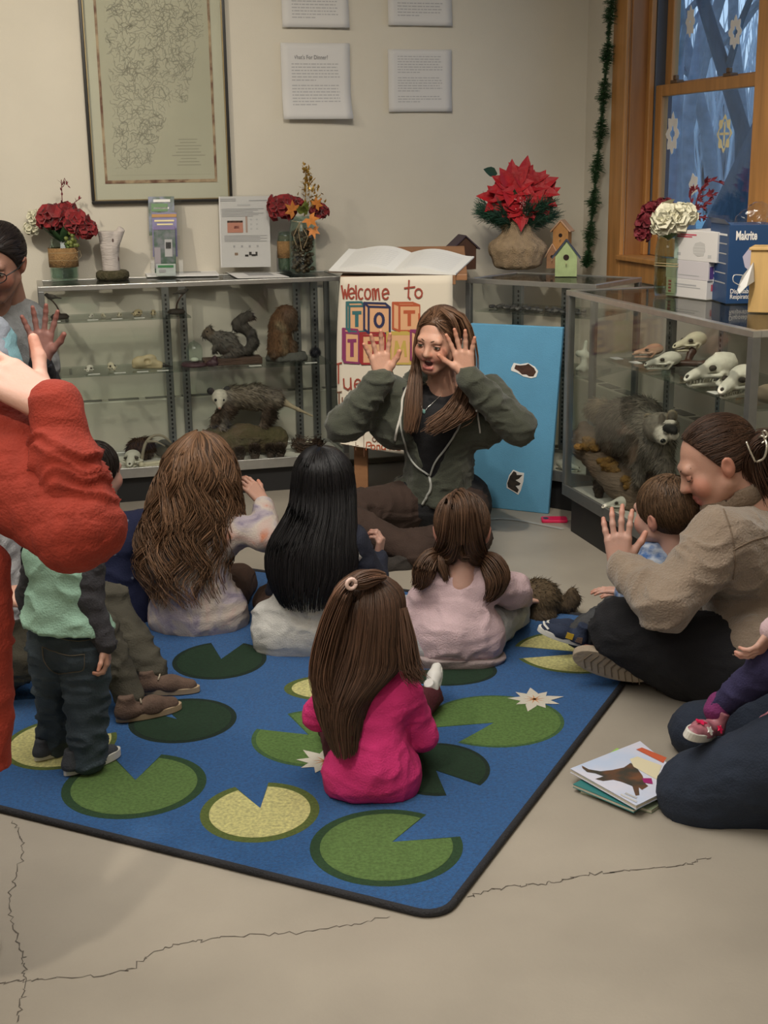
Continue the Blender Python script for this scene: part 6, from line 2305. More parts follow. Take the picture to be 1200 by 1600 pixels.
# ---- the girl with long curly hair and a tie-dye sweatshirt
b = fl(308, 992)
Y = 4.03
hc = J(312, 738, Y + .04)
sl, sr = J(262, 828, Y), J(356, 824, Y)
pel0, pel1 = J(280, 958, Y), J(338, 956, Y)
er, wr = J(414, 838, Y - .02), J(412, 785, Y + .06)
el_, wl = J(246, 900, Y + .10), J(285, 870, Y + .25)
kn = [J(258, 935, Y + .36), J(374, 935, Y + .34)]
an = [J(330, 945, Y + .30), J(300, 950, Y + .36)]
core = solid([cone(pel0, pel1, .07), cone((pel0 + pel1) / 2, (sl + sr) / 2, .07, .05), cone(sl, sr, .035), cone((sl + sr) / 2, hc, .04)] + chain([sl, el_, wl], [.03, .025, .02]) + chain([sr, er, wr], [.03, .025, .02]) + chain([pel0, kn[0], an[0]], [.05, .04, .03]) + chain([pel1, kn[1], an[1]], [.05, .04, .03]), .014, .03, defcol=SKIN_P)
hd = xform(head_mesh(.92, SKIN_P, kid=True), basis((.12, 1, -.05), (0, 0, 1)), hc)
h1 = hand_at(wr, (-.62, .25, .75), (-.6, .6, -.4), thumb=1, spread=.6, curl=(.35, .4, .3), skin=SKIN, s=.72)
h2 = hand_at(wl, (.5, .6, .2), (0, 0, -1), thumb=1, curl=(.3, .3, .3), skin=SKIN_P, s=.68)
p1 = person('girl with long curly brown hair in a tie-dye sweatshirt, seen from behind', b, [core, hd, h1, h2])
P = [cone(pel0, pel1, .102), cone((pel0 + pel1) / 2 + V3(0, 0, .02), (sl + sr) / 2 + V3(0, 0, -.05), .125, .09), cone(sl + V3(.02, 0, -.03), sr + V3(-.02, 0, -.03), .075), cone(sl, sr, .048), ('clip', at(310, 1003, Y - .1), (0, .0, -1))] + chain([sr, er, wr + (er - wr) * .1], [.052, .047, .034]) + chain([sl, el_, wl], [.052, .047, .034])
garment('sweatshirt', P, M_tie, p1, k=.045, disp=folds(.007, (7, 7, 16), 31))
P = [cone(pel0 + V3(0, 0, -.01), pel1 + V3(0, 0, -.01), .088)] + chain([pel0, kn[0], an[0]], [.085, .06, .045]) + chain([pel1, kn[1], an[1]], [.085, .06, .045])
garment('trousers', P, M_brownk, p1, vox=.010, disp=folds(.004, seed=33))
CURL = (.185, .100, .054)
curtain('curly_hair', p1, [(312, 673, 5, Y + .05, .02), (313, 682, 26, Y + .05, .06), (311, 705, 48, Y + .05, .10), (309, 735, 60, Y + .04, .115), (305, 770, 68, Y + .03, .115), (300, 810, 76, Y + .02, .125), (290, 850, 76, Y + .01, .135), (286, 885, 70, Y + .0, .145), (296, 930, 58, Y - .01, .15)], 1300, CURL, az=(-125, 125), seed=1, wave=.20, freq=4.0, r=.0028, S=30, endvar=.64, curl=.10, lift=.18, vary=.42)

# ---- the girl with straight black hair
b = fl(478, 1035)
Y = 3.84
hc = J(506, 757, Y + .06)
sl, sr = J(452, 848, Y + .03), J(548, 846, Y + .01)
pel0, pel1 = J(446, 988, Y - .01), J(508, 988, Y - .01)
er, wr = J(584, 915, Y + .04), J(590, 872, Y + .10)
el_, wl = J(438, 925, Y + .20), J(460, 900, Y + .32)
kn = [J(428, 965, Y + .30), J(560, 960, Y + .32)]
an = [J(500, 975, Y + .30), J(470, 975, Y + .36)]
core = solid([cone(pel0, pel1, .07), cone((pel0 + pel1) / 2, (sl + sr) / 2, .07, .05), cone(sl, sr, .035), cone((sl + sr) / 2, hc, .04)] + chain([sl, el_, wl], [.03, .025, .02]) + chain([sr, er, wr], [.03, .025, .02]) + chain([pel0, kn[0], an[0]], [.05, .04, .03]) + chain([pel1, kn[1], an[1]], [.05, .04, .03]), .014, .03, defcol=SKIN_P)
hd = xform(head_mesh(.92, SKIN_P, kid=True), basis((.1, 1, -.05), (0, 0, 1)), hc)
h1 = hand_at(wr, (.18, .05, .9), (-.9, .3, 0), thumb=1, spread=.3, curl=(.8, 1.0, .7), skin=SKIN_P, s=.66, tcurl=1.2)
h2 = hand_at(wl, (.5, .6, .2), (0, 0, -1), thumb=1, curl=(.3, .3, .3), skin=SKIN_P, s=.66)
p2 = person('girl with straight black hair down her back in a light grey top, seen from behind', b, [core, hd, h1, h2])
P = [cone(pel0, pel1, .108), cone((pel0 + pel1) / 2 + V3(0, 0, .03), (sl + sr) / 2 + V3(0, 0, -.05), .122, .10), cone(sl + V3(.03, 0, -.03), sr + V3(-.03, 0, -.03), .070), cone(sl + V3(.02, 0, 0), sr + V3(-.02, 0, 0), .045), cone(J(416, 962, Y), J(440, 962, Y), .045), ('clip', at(478, 1040, Y - .1), (.04, .0, -1))]
garment('top', P, M_greyw, p2, k=.045, disp=folds(.007, (8, 8, 18), 41))
P = chain([sr, er, wr + (er - wr) * .05], [.056, .044, .033]) + chain([sl, el_, wl], [.050, .044, .033])
garment('sleeves', P[:2], M_navyk, p2, k=.02, disp=folds(.004, seed=42))
garment('sleeves', P[2:], M_navyk, p2, k=.02, disp=folds(.004, seed=42))
P = [cone(pel0 + V3(0, 0, -.01), pel1 + V3(0, 0, -.01), .088)] + chain([pel0, kn[0], an[0]], [.085, .06, .045]) + chain([pel1, kn[1], an[1]], [.085, .06, .045])
garment('trousers', P, M_brownk, p2, vox=.010, disp=folds(.004, seed=43))
curtain('straight_hair', p2, [(500, 697, 5, Y + .06, .02), (502, 704, 26, Y + .06, .06), (504, 725, 44, Y + .06, .10), (505, 755, 50, Y + .06, .11), (503, 795, 54, Y + .02, .105), (489, 845, 70, Y - .02, .115), (487, 880, 74, Y - .04, .115), (483, 912, 62, Y - .05, .115), (484, 938, 48, Y - .05, .115)], 1300, (.0085, .0075, .0085), az=(-128, 128), seed=2, wave=.0, r=.0026, S=18, endvar=.22, lift=.08, vary=.5)

# ---- the girl with two pigtails in pale pink
b = fl(712, 1040)
Y = 3.72
hc = J(722, 832, Y + .03)
sl, sr = J(682, 912, Y), J(762, 908, Y)
pel0, pel1 = J(688, 992, Y - .02), J(742, 990, Y - .02)
el_, wl = J(642, 962, Y + .02), J(648, 1010, Y + .12)
er, wr = J(802, 922, Y + .08), J(818, 938, Y + .30)
kn = [J(640, 1000, Y + .28), J(797, 955, Y + .24)]
an = [J(700, 1000, Y + .33), J(775, 1000, Y + .36)]
core = solid([cone(pel0, pel1, .065), cone((pel0 + pel1) / 2, (sl + sr) / 2, .065, .045), cone(sl, sr, .032), cone((sl + sr) / 2, hc + V3(0, 0, -.05), .038)] + chain([sl, el_, wl], [.03, .025, .02]) + chain([sr, er, wr], [.03, .025, .02]) + chain([pel0, kn[0], an[0]], [.05, .04, .03]) + chain([pel1, kn[1], an[1]], [.05, .04, .03]), .013, .03, defcol=SKIN_P)
Rp = basis((.10, 1, -.08), (0, 0, 1))
hd = xform(head_mesh(1.0, SKIN_P, kid=True), Rp, hc)
h1 = hand_at(wr, (.6, .6, -.2), (0, 0, -1), thumb=-1, curl=(.4, .4, .3), skin=SKIN_P, s=.58)
h2 = hand_at(wl, (.4, .6, -.3), (0, 0, -1), thumb=1, curl=(.3, .3, .3), skin=SKIN_P, s=.58)
p3 = person('small girl with two brown pigtails in a pale pink sweatshirt, seen from behind', b, [core, hd, h1, h2])
P = [cone(pel0 + V3(.01, 0, .0), pel1 + V3(-.01, 0, .0), .098), cone((pel0 + pel1) / 2 + V3(0, 0, .02), (sl + sr) / 2 + V3(0, 0, -.04), .110, .080), cone(sl + V3(.02, 0, -.02), sr + V3(-.02, 0, -.02), .060), cone(sl + V3(.02, 0, .0), sr + V3(-.02, 0, .0), .040), ('clip', at(712, 1037, Y - .1), (-.06, -.1, -1))] + chain([sl, el_, wl], [.046, .042, .034]) + chain([sr, er, wr], [.048, .050, .034])
_, vf = garment('sweatshirt', P, M_pinks, p3, k=.04, disp=folds(.0065, (8, 8, 15), 51))
garment('hem_band', [cone(pel0 + V3(0, 0, -.03), pel1 + V3(0, 0, -.03), .103), ('clip', at(712, 1030, Y - .1), (.06, .1, 1)), ('clip', at(712, 1052, Y - .1), (0, 0, -1))], cl('grey_pink_rib', (.36, .29, .29)), p3, vox=.007, disp=folds(.002, seed=52))
garment('neck_rib', [cone(hc + V3(0, -.022, -.118), hc + V3(0, -.012, -.150), .060, .064)], M_pinks, p3, vox=.006)
P = [cone(pel0 + V3(0, 0, -.02), pel1 + V3(0, 0, -.02), .085)] + chain([pel0, kn[0], an[0]], [.08, .058, .045]) + chain([pel1, kn[1], an[1]], [.08, .060, .045])
garment('trousers', P, M_stone, p3, vox=.009, disp=folds(.005, seed=53))
PIG = (.105, .056, .032)
shorthair('hair', p3, Rp, hc, 1.0 * 1.03, PIG, n=1500, length=.11, seed=6, comb=(0, -.1, -1), crown=(0, .02, .14), r=.0018, hairline=[((0, .075, .060), (0, .8, -.6)), ((0, -.02, -.06), (0, .35, -.95)), ((0, -.05, -.055), (0, 0, -1))])
rng = np.random.default_rng(3)
for side, pts in ((-1, [(684, 862, Y + .0, .014), (672, 872, Y - .03, .026), (664, 890, Y - .05, .034), (660, 905, Y - .05, .026), (652, 914, Y - .05, .012)]), (1, [(757, 868, Y + .0, .016), (768, 880, Y - .03, .034), (776, 900, Y - .05, .038), (772, 920, Y - .055, .026), (762, 934, Y - .055, .010)])):
 v, f, c = locks(g(pts), .0026, .0008, PIG, rng, 420, .006)
 pt_ = put('pigtail', v, f, M_hairattr, p3, local=False, cols=c)
 q = J(*pts[0][:3]); mb = MB(); mb.tube([q + V3(.011 * math.cos(a), .004 * math.sin(2 * a), .011 * math.sin(a)) for a in np.linspace(0, 6.283, 12)], .004, 6)
 mb.build('hair_tie', mat('grey_tie', (.35, .36, .38), .7), pt_, local=False, smooth=True)
m_ = [locks(g(q_), .0024, .0016, PIG, rng, 170, .004) for q_ in ([(722, 767, Y + .02, .008), (722, 776, Y - .05, .022), (722, 800, Y - .098, .026), (722, 845, Y - .088, .022)], [(714, 768, Y + .03, .008), (702, 784, Y - .06, .012), (696, 835, Y - .07, .016), (684, 862, Y - .01, .008)], [(720, 767, Y + .02, .008), (714, 790, Y - .085, .014), (708, 850, Y - .075, .016), (688, 868, Y - .02, .008)], [(721, 766, Y + .02, .008), (720, 800, Y - .09, .012), (708, 868, Y - .06, .012), (688, 872, Y - .02, .008)], [(726, 768, Y + .03, .008), (738, 784, Y - .06, .012), (747, 835, Y - .07, .016), (757, 866, Y - .01, .008)], [(723, 767, Y + .02, .008), (730, 790, Y - .085, .014), (738, 850, Y - .075, .016), (755, 870, Y - .02, .008)], [(722, 766, Y + .02, .008), (724, 800, Y - .09, .012), (736, 870, Y - .06, .012), (755, 876, Y - .02, .008)], [(712, 850, Y - .07, .012), (722, 868, Y - .06, .012), (734, 868, Y - .06, .01)])]
v, f, c = join(m_); put('nape_hair', v, f, M_hairattr, p3, local=False, cols=c)
v, f, c = locks(g([(688, 862, Y - .02, .01), (690, 880, Y - .04, .018), (694, 895, Y - .05, .012), (696, 906, Y - .05, .006)]), .0024, .0008, PIG, rng, 120, .004)
put('loose_lock', v, f, M_hairattr, p3, local=False, cols=c)

# ---- the girl in the bright pink top, nearest
b = fl(582, 1262)
Y = 2.86
hc = J(578, 972, Y + .05)
sl, sr = J(520, 1085, Y + .02), J(634, 1080, Y + .02)
pel0, pel1 = J(558, 1212, Y - .01), J(606, 1212, Y - .01)
el_, wl = J(497, 1118, Y + .06), J(530, 1120, Y + .20)
er, wr = J(660, 1148, Y + .06), J(645, 1170, Y + .20)
kn = [J(530, 1190, Y + .28), J(630, 1185, Y + .30)]
an = [J(590, 1180, Y + .30), J(672, 1110, Y + .46)]
core = solid([cone(pel0, pel1, .065), cone((pel0 + pel1) / 2, (sl + sr) / 2, .065, .045), cone(sl, sr, .032), cone((sl + sr) / 2, hc + V3(0, 0, -.05), .038)] + chain([sl, el_, wl], [.028, .025, .02]) + chain([sr, er, wr], [.028, .025, .02]) + chain([pel0, kn[0], an[0]], [.05, .04, .03]) + chain([pel1, kn[1], an[1]], [.05, .04, .03]), .013, .03, defcol=SKIN_P)
Rk = basis((.72, .69, -.12), (0, 0, 1))
hd = xform(head_mesh(.90, SKIN_P, kid=True), Rk, hc)
h1 = hand_at(wr, (-.3, .8, .1), (0, 0, -1), thumb=-1, curl=(.4, .4, .3), skin=SKIN_P, s=.56)
h2 = hand_at(wl, (.4, .8, .1), (0, 0, -1), thumb=1, curl=(.3, .3, .3), skin=SKIN_P, s=.56)
p4 = person('small girl in a bright magenta top with long brown hair, nearest on the rug', b, [core, hd, h1, h2])
P = [cone(pel0, pel1, .083), cone((pel0 + pel1) / 2 + V3(0, 0, .03), (sl + sr) / 2 + V3(0, 0, -.05), .100, .078), cone(sl + V3(.03, 0, -.02), sr + V3(-.03, 0, -.02), .058), cone(sl + V3(.02, 0, 0), sr + V3(-.02, 0, 0), .038), ('clip', at(582, 1260, Y - .1), (-.04, -.1, -1))] + chain([sl, el_, wl], [.040, .035, .028]) + chain([sr, er, wr], [.040, .036, .028])
garment('shirt', P, M_hot, p4, vox=.0065, k=.035, disp=folds(.0048, (9, 9, 24), 61))
P = [cone(pel0 + V3(0, 0, -.012), pel1 + V3(0, 0, -.012), .074)] + chain([pel0, kn[0], an[0]], [.07, .048, .036]) + chain([pel1, kn[1], an[1]], [.07, .048, .036])
garment('trousers', P, M_maroon, p4, vox=.009, disp=folds(.004, seed=62))
shoe(p4, J(676, 1128, Y + .44), (.18, .9, .45), (-.35, -.5, .8), .125, M_white, M_sole, None, high=.34)
shoe(p4, an[0] + V3(0, .05, -.05), (.3, .9, .05), (0, 0, 1), .13, M_white, M_sole, None)
LB_ = (.070, .036, .022)
curtain('long_hair', p4, [(578, 893, 5, Y + .05, .02), (577, 900, 28, Y + .05, .06), (576, 920, 54, Y + .05, .09), (574, 955, 62, Y + .04, .098), (570, 990, 66, Y + .03, .098), (562, 1030, 76, Y + .02, .098), (540, 1075, 54, Y + .0, .10), (534, 1110, 42, Y - .01, .10), (540, 1158, 26, Y - .02, .10)], 1400, LB_, az=(-128, 88), seed=4, wave=.03, freq=1.5, r=.0020, S=20, endvar=.30, lift=.09, vary=.35)
rng = np.random.default_rng(44)
m_ = [locks(g([(552, 905, Y - .03, .010), (535, 930, Y - .05, .022), (515, 985, Y - .05, .026), (502, 1050, Y - .06, .024), (512, 1100, Y - .08, .012)]), .0022, .0006, tuple(np.array(LB_) * 1.7), rng, 300, .008),
      locks(g([(600, 900, Y + .0, .008), (585, 902, Y - .02, .016), (566, 908, Y - .04, .018), (552, 912, Y - .05, .008)]), .0020, .0012, tuple(np.array(LB_) * 1.6), rng, 200, .003),
      locks(g([(628, 950, Y - .0, .012), (634, 1000, Y - .02, .02), (640, 1040, Y - .04, .018), (652, 1056, Y - .05, .008)]), .0020, .0006, tuple(np.array(LB_) * 1.4), rng, 220, .010)]
v, f, c = join(m_)
put('side_ponytail', v, f, M_hairattr, p4, local=False, cols=c)
q = J(549, 912, Y - .065); mb = MB(); mb.tube([q + V3(.010 * math.cos(a), -.002 + .004 * math.cos(a), .011 * math.sin(a)) for a in np.linspace(0, 6.283, 14)], .0046, 8)
mb.build('hair_tie', mat('blush_tie', (.70, .50, .44), .6), p4, local=False, smooth=True)

# ---- the boy in the navy patterned sweatshirt, half hidden at the left
M_navyp = mat('navy_print', (.012, .017, .055), .9, col2=None, bump=.3, bscale=220)

def speckle():
 m = MATS['navy_print']
 N, L = m.node_tree.nodes, m.node_tree.links
 tc = N.new('ShaderNodeTexCoord')
 vz = N.new('ShaderNodeTexVoronoi'); vz.inputs['Scale'].default_value = 22
 L.new(tc.outputs['Object'], vz.inputs['Vector'])
 r = N.new('ShaderNodeValToRGB')
 e = r.color_ramp.elements
 e[0].position, e[0].color = .05, (.32, .34, .40, 1)
 e[1].position, e[1].color = .16, (.010, .014, .050, 1)
 L.new(vz.outputs['Distance'], r.inputs[0])
 L.new(r.outputs[0], N['Principled BSDF'].inputs['Base Color'])

speckle()
b = fl(195, 985)
Y = 4.15
hc = J(150, 742, Y + .02)
sl, sr = J(135, 830, Y), J(218, 825, Y)
pel0, pel1 = J(160, 955, Y), J(208, 955, Y)
er, wr = J(238, 885, Y + .08), J(250, 860, Y + .25)
el_, wl = J(115, 900, Y + .1), J(140, 880, Y + .2)
kn = [J(130, 945, Y + .3), J(212, 938, Y + .36)]
an = [J(190, 955, Y + .33), J(215, 965, Y + .36)]
core = solid([cone(pel0, pel1, .07), cone((pel0 + pel1) / 2, (sl + sr) / 2, .07, .05), cone(sl, sr, .035), cone((sl + sr) / 2, hc + V3(0, 0, -.05), .04)] + chain([sl, el_, wl], [.03, .025, .02]) + chain([sr, er, wr], [.03, .025, .02]) + chain([pel0, kn[0], an[0]], [.05, .04, .03]) + chain([pel1, kn[1], an[1]], [.05, .04, .03]), .014, .03, defcol=SKIN_P)
Rb = basis((.55, .83, -.05), (0, 0, 1))
hd = xform(head_mesh(.9, SKIN_P, kid=True), Rb, hc)
h1 = hand_at(wr, (.2, .8, .2), (0, 0, -1), thumb=-1, curl=(.4, .4, .3), skin=SKIN_P, s=.62)
h2 = hand_at(wl, (.3, .8, .2), (0, 0, -1), thumb=1, curl=(.3, .3, .3), skin=SKIN_P, s=.62)
p5 = person('dark-haired boy in a navy speckled sweatshirt, half hidden by the red sleeve', b, [core, hd, h1, h2])
P = [cone(pel0, pel1, .112), cone((pel0 + pel1) / 2 + V3(0, 0, .02), (sl + sr) / 2 + V3(0, 0, -.05), .125, .10), cone(sl + V3(.02, 0, -.03), sr + V3(-.02, 0, -.03), .078), cone(sl, sr, .052)] + chain([sl, el_, wl], [.054, .047, .034]) + chain([sr, er, wr], [.054, .047, .034])
garment('sweatshirt', P, M_navyp, p5, k=.045, disp=folds(.006, (8, 8, 16), 71))
P = [cone(pel0 + V3(0, 0, -.02), pel1 + V3(0, 0, -.02), .09)] + chain([pel0, kn[0], an[0]], [.09, .062, .045]) + chain([pel1, kn[1], an[1]], [.09, .062, .045])
garment('trousers', P, M_blkp, p5, vox=.010, disp=folds(.004, seed=73))
shorthair('short_hair', p5, Rb, hc, .93, (.022, .015, .012), n=1100, length=.05, seed=8, r=.0018)

# ---- the toddler standing in jeans and a mint t-shirt
M_mint = cl('mint_jersey', (.30, .49, .38))
M_char = cl('charcoal_sleeve', (.035, .034, .040))
M_jean = cl('dark_denim', (.042, .062, .080), var=.35, vscale=9)
b = fl(112, 1206)
Y = 3.0
hc = J(92, 778, Y + .02)
sl, sr = J(62, 868, Y), J(132, 868, Y)
pel0, pel1 = J(82, 1005, Y), J(132, 1010, Y - .02)
knl, knr = J(84, 1098, Y + .06), J(136, 1108, Y - .02)
anl, anr = J(86, 1162, Y + .08), J(137, 1174, Y - .03)
er, wr = J(138, 938, Y - .04), J(165, 1006, Y - .06)
el_, wl = J(45, 930, Y + .06), J(60, 980, Y + .12)
core = solid([cone(pel0, pel1, .05), cone((pel0 + pel1) / 2, (sl + sr) / 2, .05, .045), cone(sl, sr, .03), cone((sl + sr) / 2, hc + V3(0, 0, -.05), .035)] + chain([sl, el_, wl], [.026, .022, .018]) + chain([sr, er, wr], [.026, .022, .018]) + chain([pel0, knl, anl], [.045, .035, .025]) + chain([pel1, knr, anr], [.045, .035, .025]), .012, .025, defcol=SKIN_P)
hd = xform(head_mesh(.80, SKIN_P, kid=True), basis((.3, .95, -.05), (0, 0, 1)), hc)
h1 = hand_at(wr, (.05, -.05, -1), (-1, .0, 0), thumb=1, spread=.3, curl=(.5, .8, .6), skin=SKIN, s=.52)
h2 = hand_at(wl, (.1, .3, -1), (1, 0, 0), thumb=-1, curl=(.3, .4, .3), skin=SKIN, s=.52)
p6 = person('toddler standing in mint t-shirt and dark jeans, head hidden by the red sleeve', b, [core, hd, h1, h2])
P = [cone(pel0 + V3(.012, 0, .04), pel1 + V3(-.008, 0, .04), .082), cone((pel0 + pel1) / 2 + V3(-.012, 0, .05), (sl + sr) / 2 + V3(0, 0, -.02), .092, .075), cone(sl, sr, .045), ('clip', at(105, 992, Y - .08), (-.15, 0, -1))]
garment('tshirt', P, M_mint, p6, vox=.006, k=.035, disp=folds(.005, (9, 9, 20), 81))
garment('long_sleeve', chain([sr + V3(.01, -.01, -.02), er, wr], [.038, .033, .026]), M_char, p6, vox=.006, k=.02, disp=folds(.003, (16, 16, 40), 82))
garment('long_sleeve', chain([sl, el_, wl], [.036, .033, .026]), M_char, p6, vox=.006, k=.02, disp=folds(.003, (16, 16, 40), 83))
P = [cone(pel0 + V3(0, 0, .0), pel1 + V3(0, 0, .0), .064), ('clip', at(105, 972, Y), (.1, 0, 1))] + chain([pel0 + V3(0, 0, -.02), knl, anl + V3(0, 0, -.01)], [.058, .044, .040]) + chain([pel1 + V3(0, 0, -.02), knr, anr + V3(0, 0, -.01)], [.060, .048, .042])
_, vf = garment('jeans', P, M_jean, p6, vox=.006, k=.022, disp=folds(.006, (11, 11, 26), 84))
SJ = Surf(vf)
for pts in ([(66, 1010), (85, 1018), (108, 1024), (132, 1022)], [(60, 985), (90, 996), (120, 1002), (150, 998)], [(66, 1010), (70, 1035), (88, 1052), (112, 1050), (130, 1046), (132, 1022)]):
 L_ = SJ.line(pts, 24, .0012)
 if len(L_) > 3: mb = MB(); mb.tube(L_, .0013, 4); mb.build('pocket_stitch', mat('stitch_tan', (.13, .11, .08), .8), p6, local=False)
M_shg = cl('grey_trainer', (.05, .055, .065))
shoe_on(p6, (100, 1213), (188, 1178), .011, M_shg, M_sole, None, high=.36, wide=1.0, sole_h=.13)
shoe_on(p6, (54, 1190), (128, 1162), .011, M_shg, M_sole, None, high=.36, wide=1.0, sole_h=.13)
shorthair('short_hair', p6, basis((.3, .95, -.05), (0, 0, 1)), hc, .83, (.06, .035, .02), n=700, length=.05, seed=9)

# ================================================================= THE OTHER GROWN-UPS AND THE CHILDREN WITH THEM
# ---- adult in olive trousers and brown trainers sitting behind the toddler
M_olv = cl('olive_chino', (.060, .054, .038), var=.2)
M_lgrey = cl('pale_grey_knit', (.36, .36, .37))
M_suede = cl('brown_suede', (.115, .072, .052), var=.3, vscale=30)
M_gum = mat('gum_sole', (.40, .30, .19), .7)
b = fl(-30, 1120)
pel0, pel1 = J(-60, 1035, 3.45), J(-10, 1010, 3.66)
sl, sr = J(-85, 840, 3.5), J(-15, 820, 3.75)
hc = J(-70, 720, 3.6)
kn1, an1 = J(150, 985, 3.36), J(204, 1092, 3.31)
kn2, an2 = J(172, 942, 3.62), J(236, 1052, 3.50)
el_, wl = J(-70, 940, 3.4), J(-10, 930, 3.35)
er, wr = J(-20, 920, 3.8), J(20, 930, 3.7)
core = solid([cone(pel0, pel1, .09), cone((pel0 + pel1) / 2, (sl + sr) / 2, .09, .06), cone(sl, sr, .05), cone((sl + sr) / 2, hc + V3(0, 0, -.05), .05)] + chain([sl, el_, wl], [.04, .032, .025]) + chain([sr, er, wr], [.04, .032, .025]) + chain([pel0, kn1, an1], [.06, .035, .025]) + chain([pel1, kn2, an2], [.06, .035, .025]), .016, .03, defcol=SKIN)
hd = xform(head_mesh(1.05, SKIN), basis((.7, .7, -.1), (0, 0, 1)), hc)
a1 = person('adult in olive trousers and brown trainers sitting behind the toddler at the left edge', b, [core, hd, hand_at(wl, (.9, .3, 0), (0, 0, -1), skin=SKIN), hand_at(wr, (.9, .3, 0), (0, 0, -1), thumb=-1, skin=SKIN)])
garment('sweater', [cone(pel0 + V3(0, 0, .02), pel1 + V3(0, 0, .02), .15), cone((pel0 + pel1) / 2, (sl + sr) / 2, .15, .13), cone(sl, sr, .08)] + chain([sl, el_, wl], [.075, .06, .045]) + chain([sr, er, wr], [.075, .06, .045]), M_lgrey, a1, vox=.011, k=.05, disp=folds(.008, seed=91))
garment('trousers', [cone(pel0 + V3(0, 0, -.03), pel1 + V3(0, 0, -.03), .13)] + chain([pel0 + V3(0, 0, -.02), kn1, an1], [.11, .058, .040]) + chain([pel1 + V3(0, 0, -.02), kn2, an2], [.11, .058, .042]), M_olv, a1, vox=.009, k=.03, disp=folds(.008, (12, 12, 22), 92))
for hq, tq in (((181, 1129), (284, 1106)), ((214, 1083), (313, 1080))):
 shoe_on(a1, hq, tq, .010, M_suede, M_gum, mat('lace_cream', (.40, .34, .25), .8), high=.36)
garment('sock', chain([an1 + V3(-.002, 0, .0), an1 + V3(.004, .003, -.05)], [.034, .030]), cl('charcoal_sock', (.035, .035, .035)), a1, vox=.007)
garment('sock', chain([an2 + V3(-.002, 0, .0), an2 + V3(.004, .003, -.05)], [.034, .030]), MATS['charcoal_sock'], a1, vox=.007)
shorthair('short_hair', a1, basis((.7, .7, -.1), (0, 0, 1)), hc, 1.07, (.05, .03, .02), n=500)

# ---- woman in glasses and a grey tee at the left edge, one hand raised
M_hgrey = cl('heather_tee', (.20, .205, .205), var=.2, vscale=50)
b = V3(-1.38, 4.4, .45)
hc = J(-2, 412, 4.32)
sl, sr = J(-70, 500, 4.35), J(34, 500, 4.42)
pel0, pel1 = J(-75, 690, 4.4), J(-5, 690, 4.4)
er, wr = J(72, 600, 4.35), J(63, 566, 4.22)
el_, wl = J(-95, 600, 4.3), J(-60, 620, 4.1)
kn1, kn2 = J(-90, 760, 4.05), J(30, 780, 4.05)
an1, an2 = V3(kn1[0], kn1[1] + .02, .09), V3(kn2[0], kn2[1] + .02, .09)
core = solid([cone(pel0, pel1, .09), cone((pel0 + pel1) / 2, (sl + sr) / 2, .09, .06), cone(sl, sr, .05), cone((sl + sr) / 2, hc + V3(0, .02, -.06), .05, .05)] + chain([sl, el_, wl], [.04, .032, .025]) + chain([sr, er, wr], [.038, .032, .025]) + chain([pel0, kn1, an1], [.07, .05, .035]) + chain([pel1, kn2, an2], [.07, .05, .035]), .016, .03, defcol=SKIN_D)
Rg = basis((-.10, -.93, -.35), (.05, -.3, 1))
hd = xform(head_mesh(1.02, SKIN_D, lip=(.22, .075, .07)), Rg, hc)
h1 = hand_at(wr, (.10, .0, 1), (.1, -1, 0), thumb=-1, spread=1.7, curl=(.05, .12, .12), skin=(.36, .17, .14), s=1.0)
a2 = person('woman with glasses in a grey tee at the left edge, one palm raised', b, [core, hd, h1, hand_at(wl, (.9, -.3, .2), (0, 0, -1), skin=SKIN_D)])
face_parts(a2, Rg, hc, 1.02, look=(0, 1, -.35))
shorthair('tied_hair', a2, Rg, hc, 1.05, (.020, .013, .011), n=1100, length=.10, seed=12, comb=(0, -1, -.1), crown=(0, .09, .08), r=.0018, hairline=[((0, .072, .072), (0, .80, -.60)), ((0, .018, -.0), (0, .85, -.52)), ((0, -.07, -.07), (0, -.3, -1))])
T = lambda v: np.asarray(v) * 1.02 @ Rg.T + hc
M_frame = mat('glasses_black', (.012, .012, .013), .3)
gf = MB()
for sx in (-1, 1): gf.tube(T([(sx * .033 + .025 * math.cos(t), .108 - .012 * abs(math.cos(t)) * (1 if sx * math.cos(t) > 0 else .2), .003 + .018 * math.sin(t)) for t in np.linspace(0, 6.283, 22)]), .0019, 5)
gf.tube(T([(-.009, .106, .006), (0, .109, .009), (.009, .106, .006)]), .0019, 5)
for sx in (-1, 1): gf.tube(T([(sx * .058, .098, .008), (sx * .078, .05, .010), (sx * .082, -.01, .012)]), .0022, 5)
gf.build('glasses', M_frame, a2, local=False, smooth=True)
garment('tee', [cone(pel0 + V3(0, 0, .02), pel1 + V3(0, 0, .02), .15), cone((pel0 + pel1) / 2, (sl + sr) / 2 + V3(0, 0, -.08), .15, .14), cone(sl + V3(.05, 0, -.06), sr + V3(-.05, 0, -.06), .115), cone(sl, sr, .07), ('-e', hc + V3(0, -.03, -.13), np.array((.07, .07, .05)), None, None, None, .02)] + [cone(sl, el_, .075, .07), cone(sr, sr + (er - sr) * .72, .072, .068)], M_hgrey, a2, vox=.009, k=.045, disp=folds(.007, (9, 9, 18), 95))
garment('under_sleeve', chain([sr + (er - sr) * .6, er, wr], [.05, .045, .036]), cl('dark_undersleeve', (.025, .025, .03)), a2, vox=.008, disp=folds(.003, seed=96))
garment('trousers', [cone(pel0, pel1, .14)] + chain([pel0, kn1, an1], [.11, .075, .06]) + chain([pel1, kn2, an2], [.11, .075, .06]), M_blkp, a2, vox=.011)
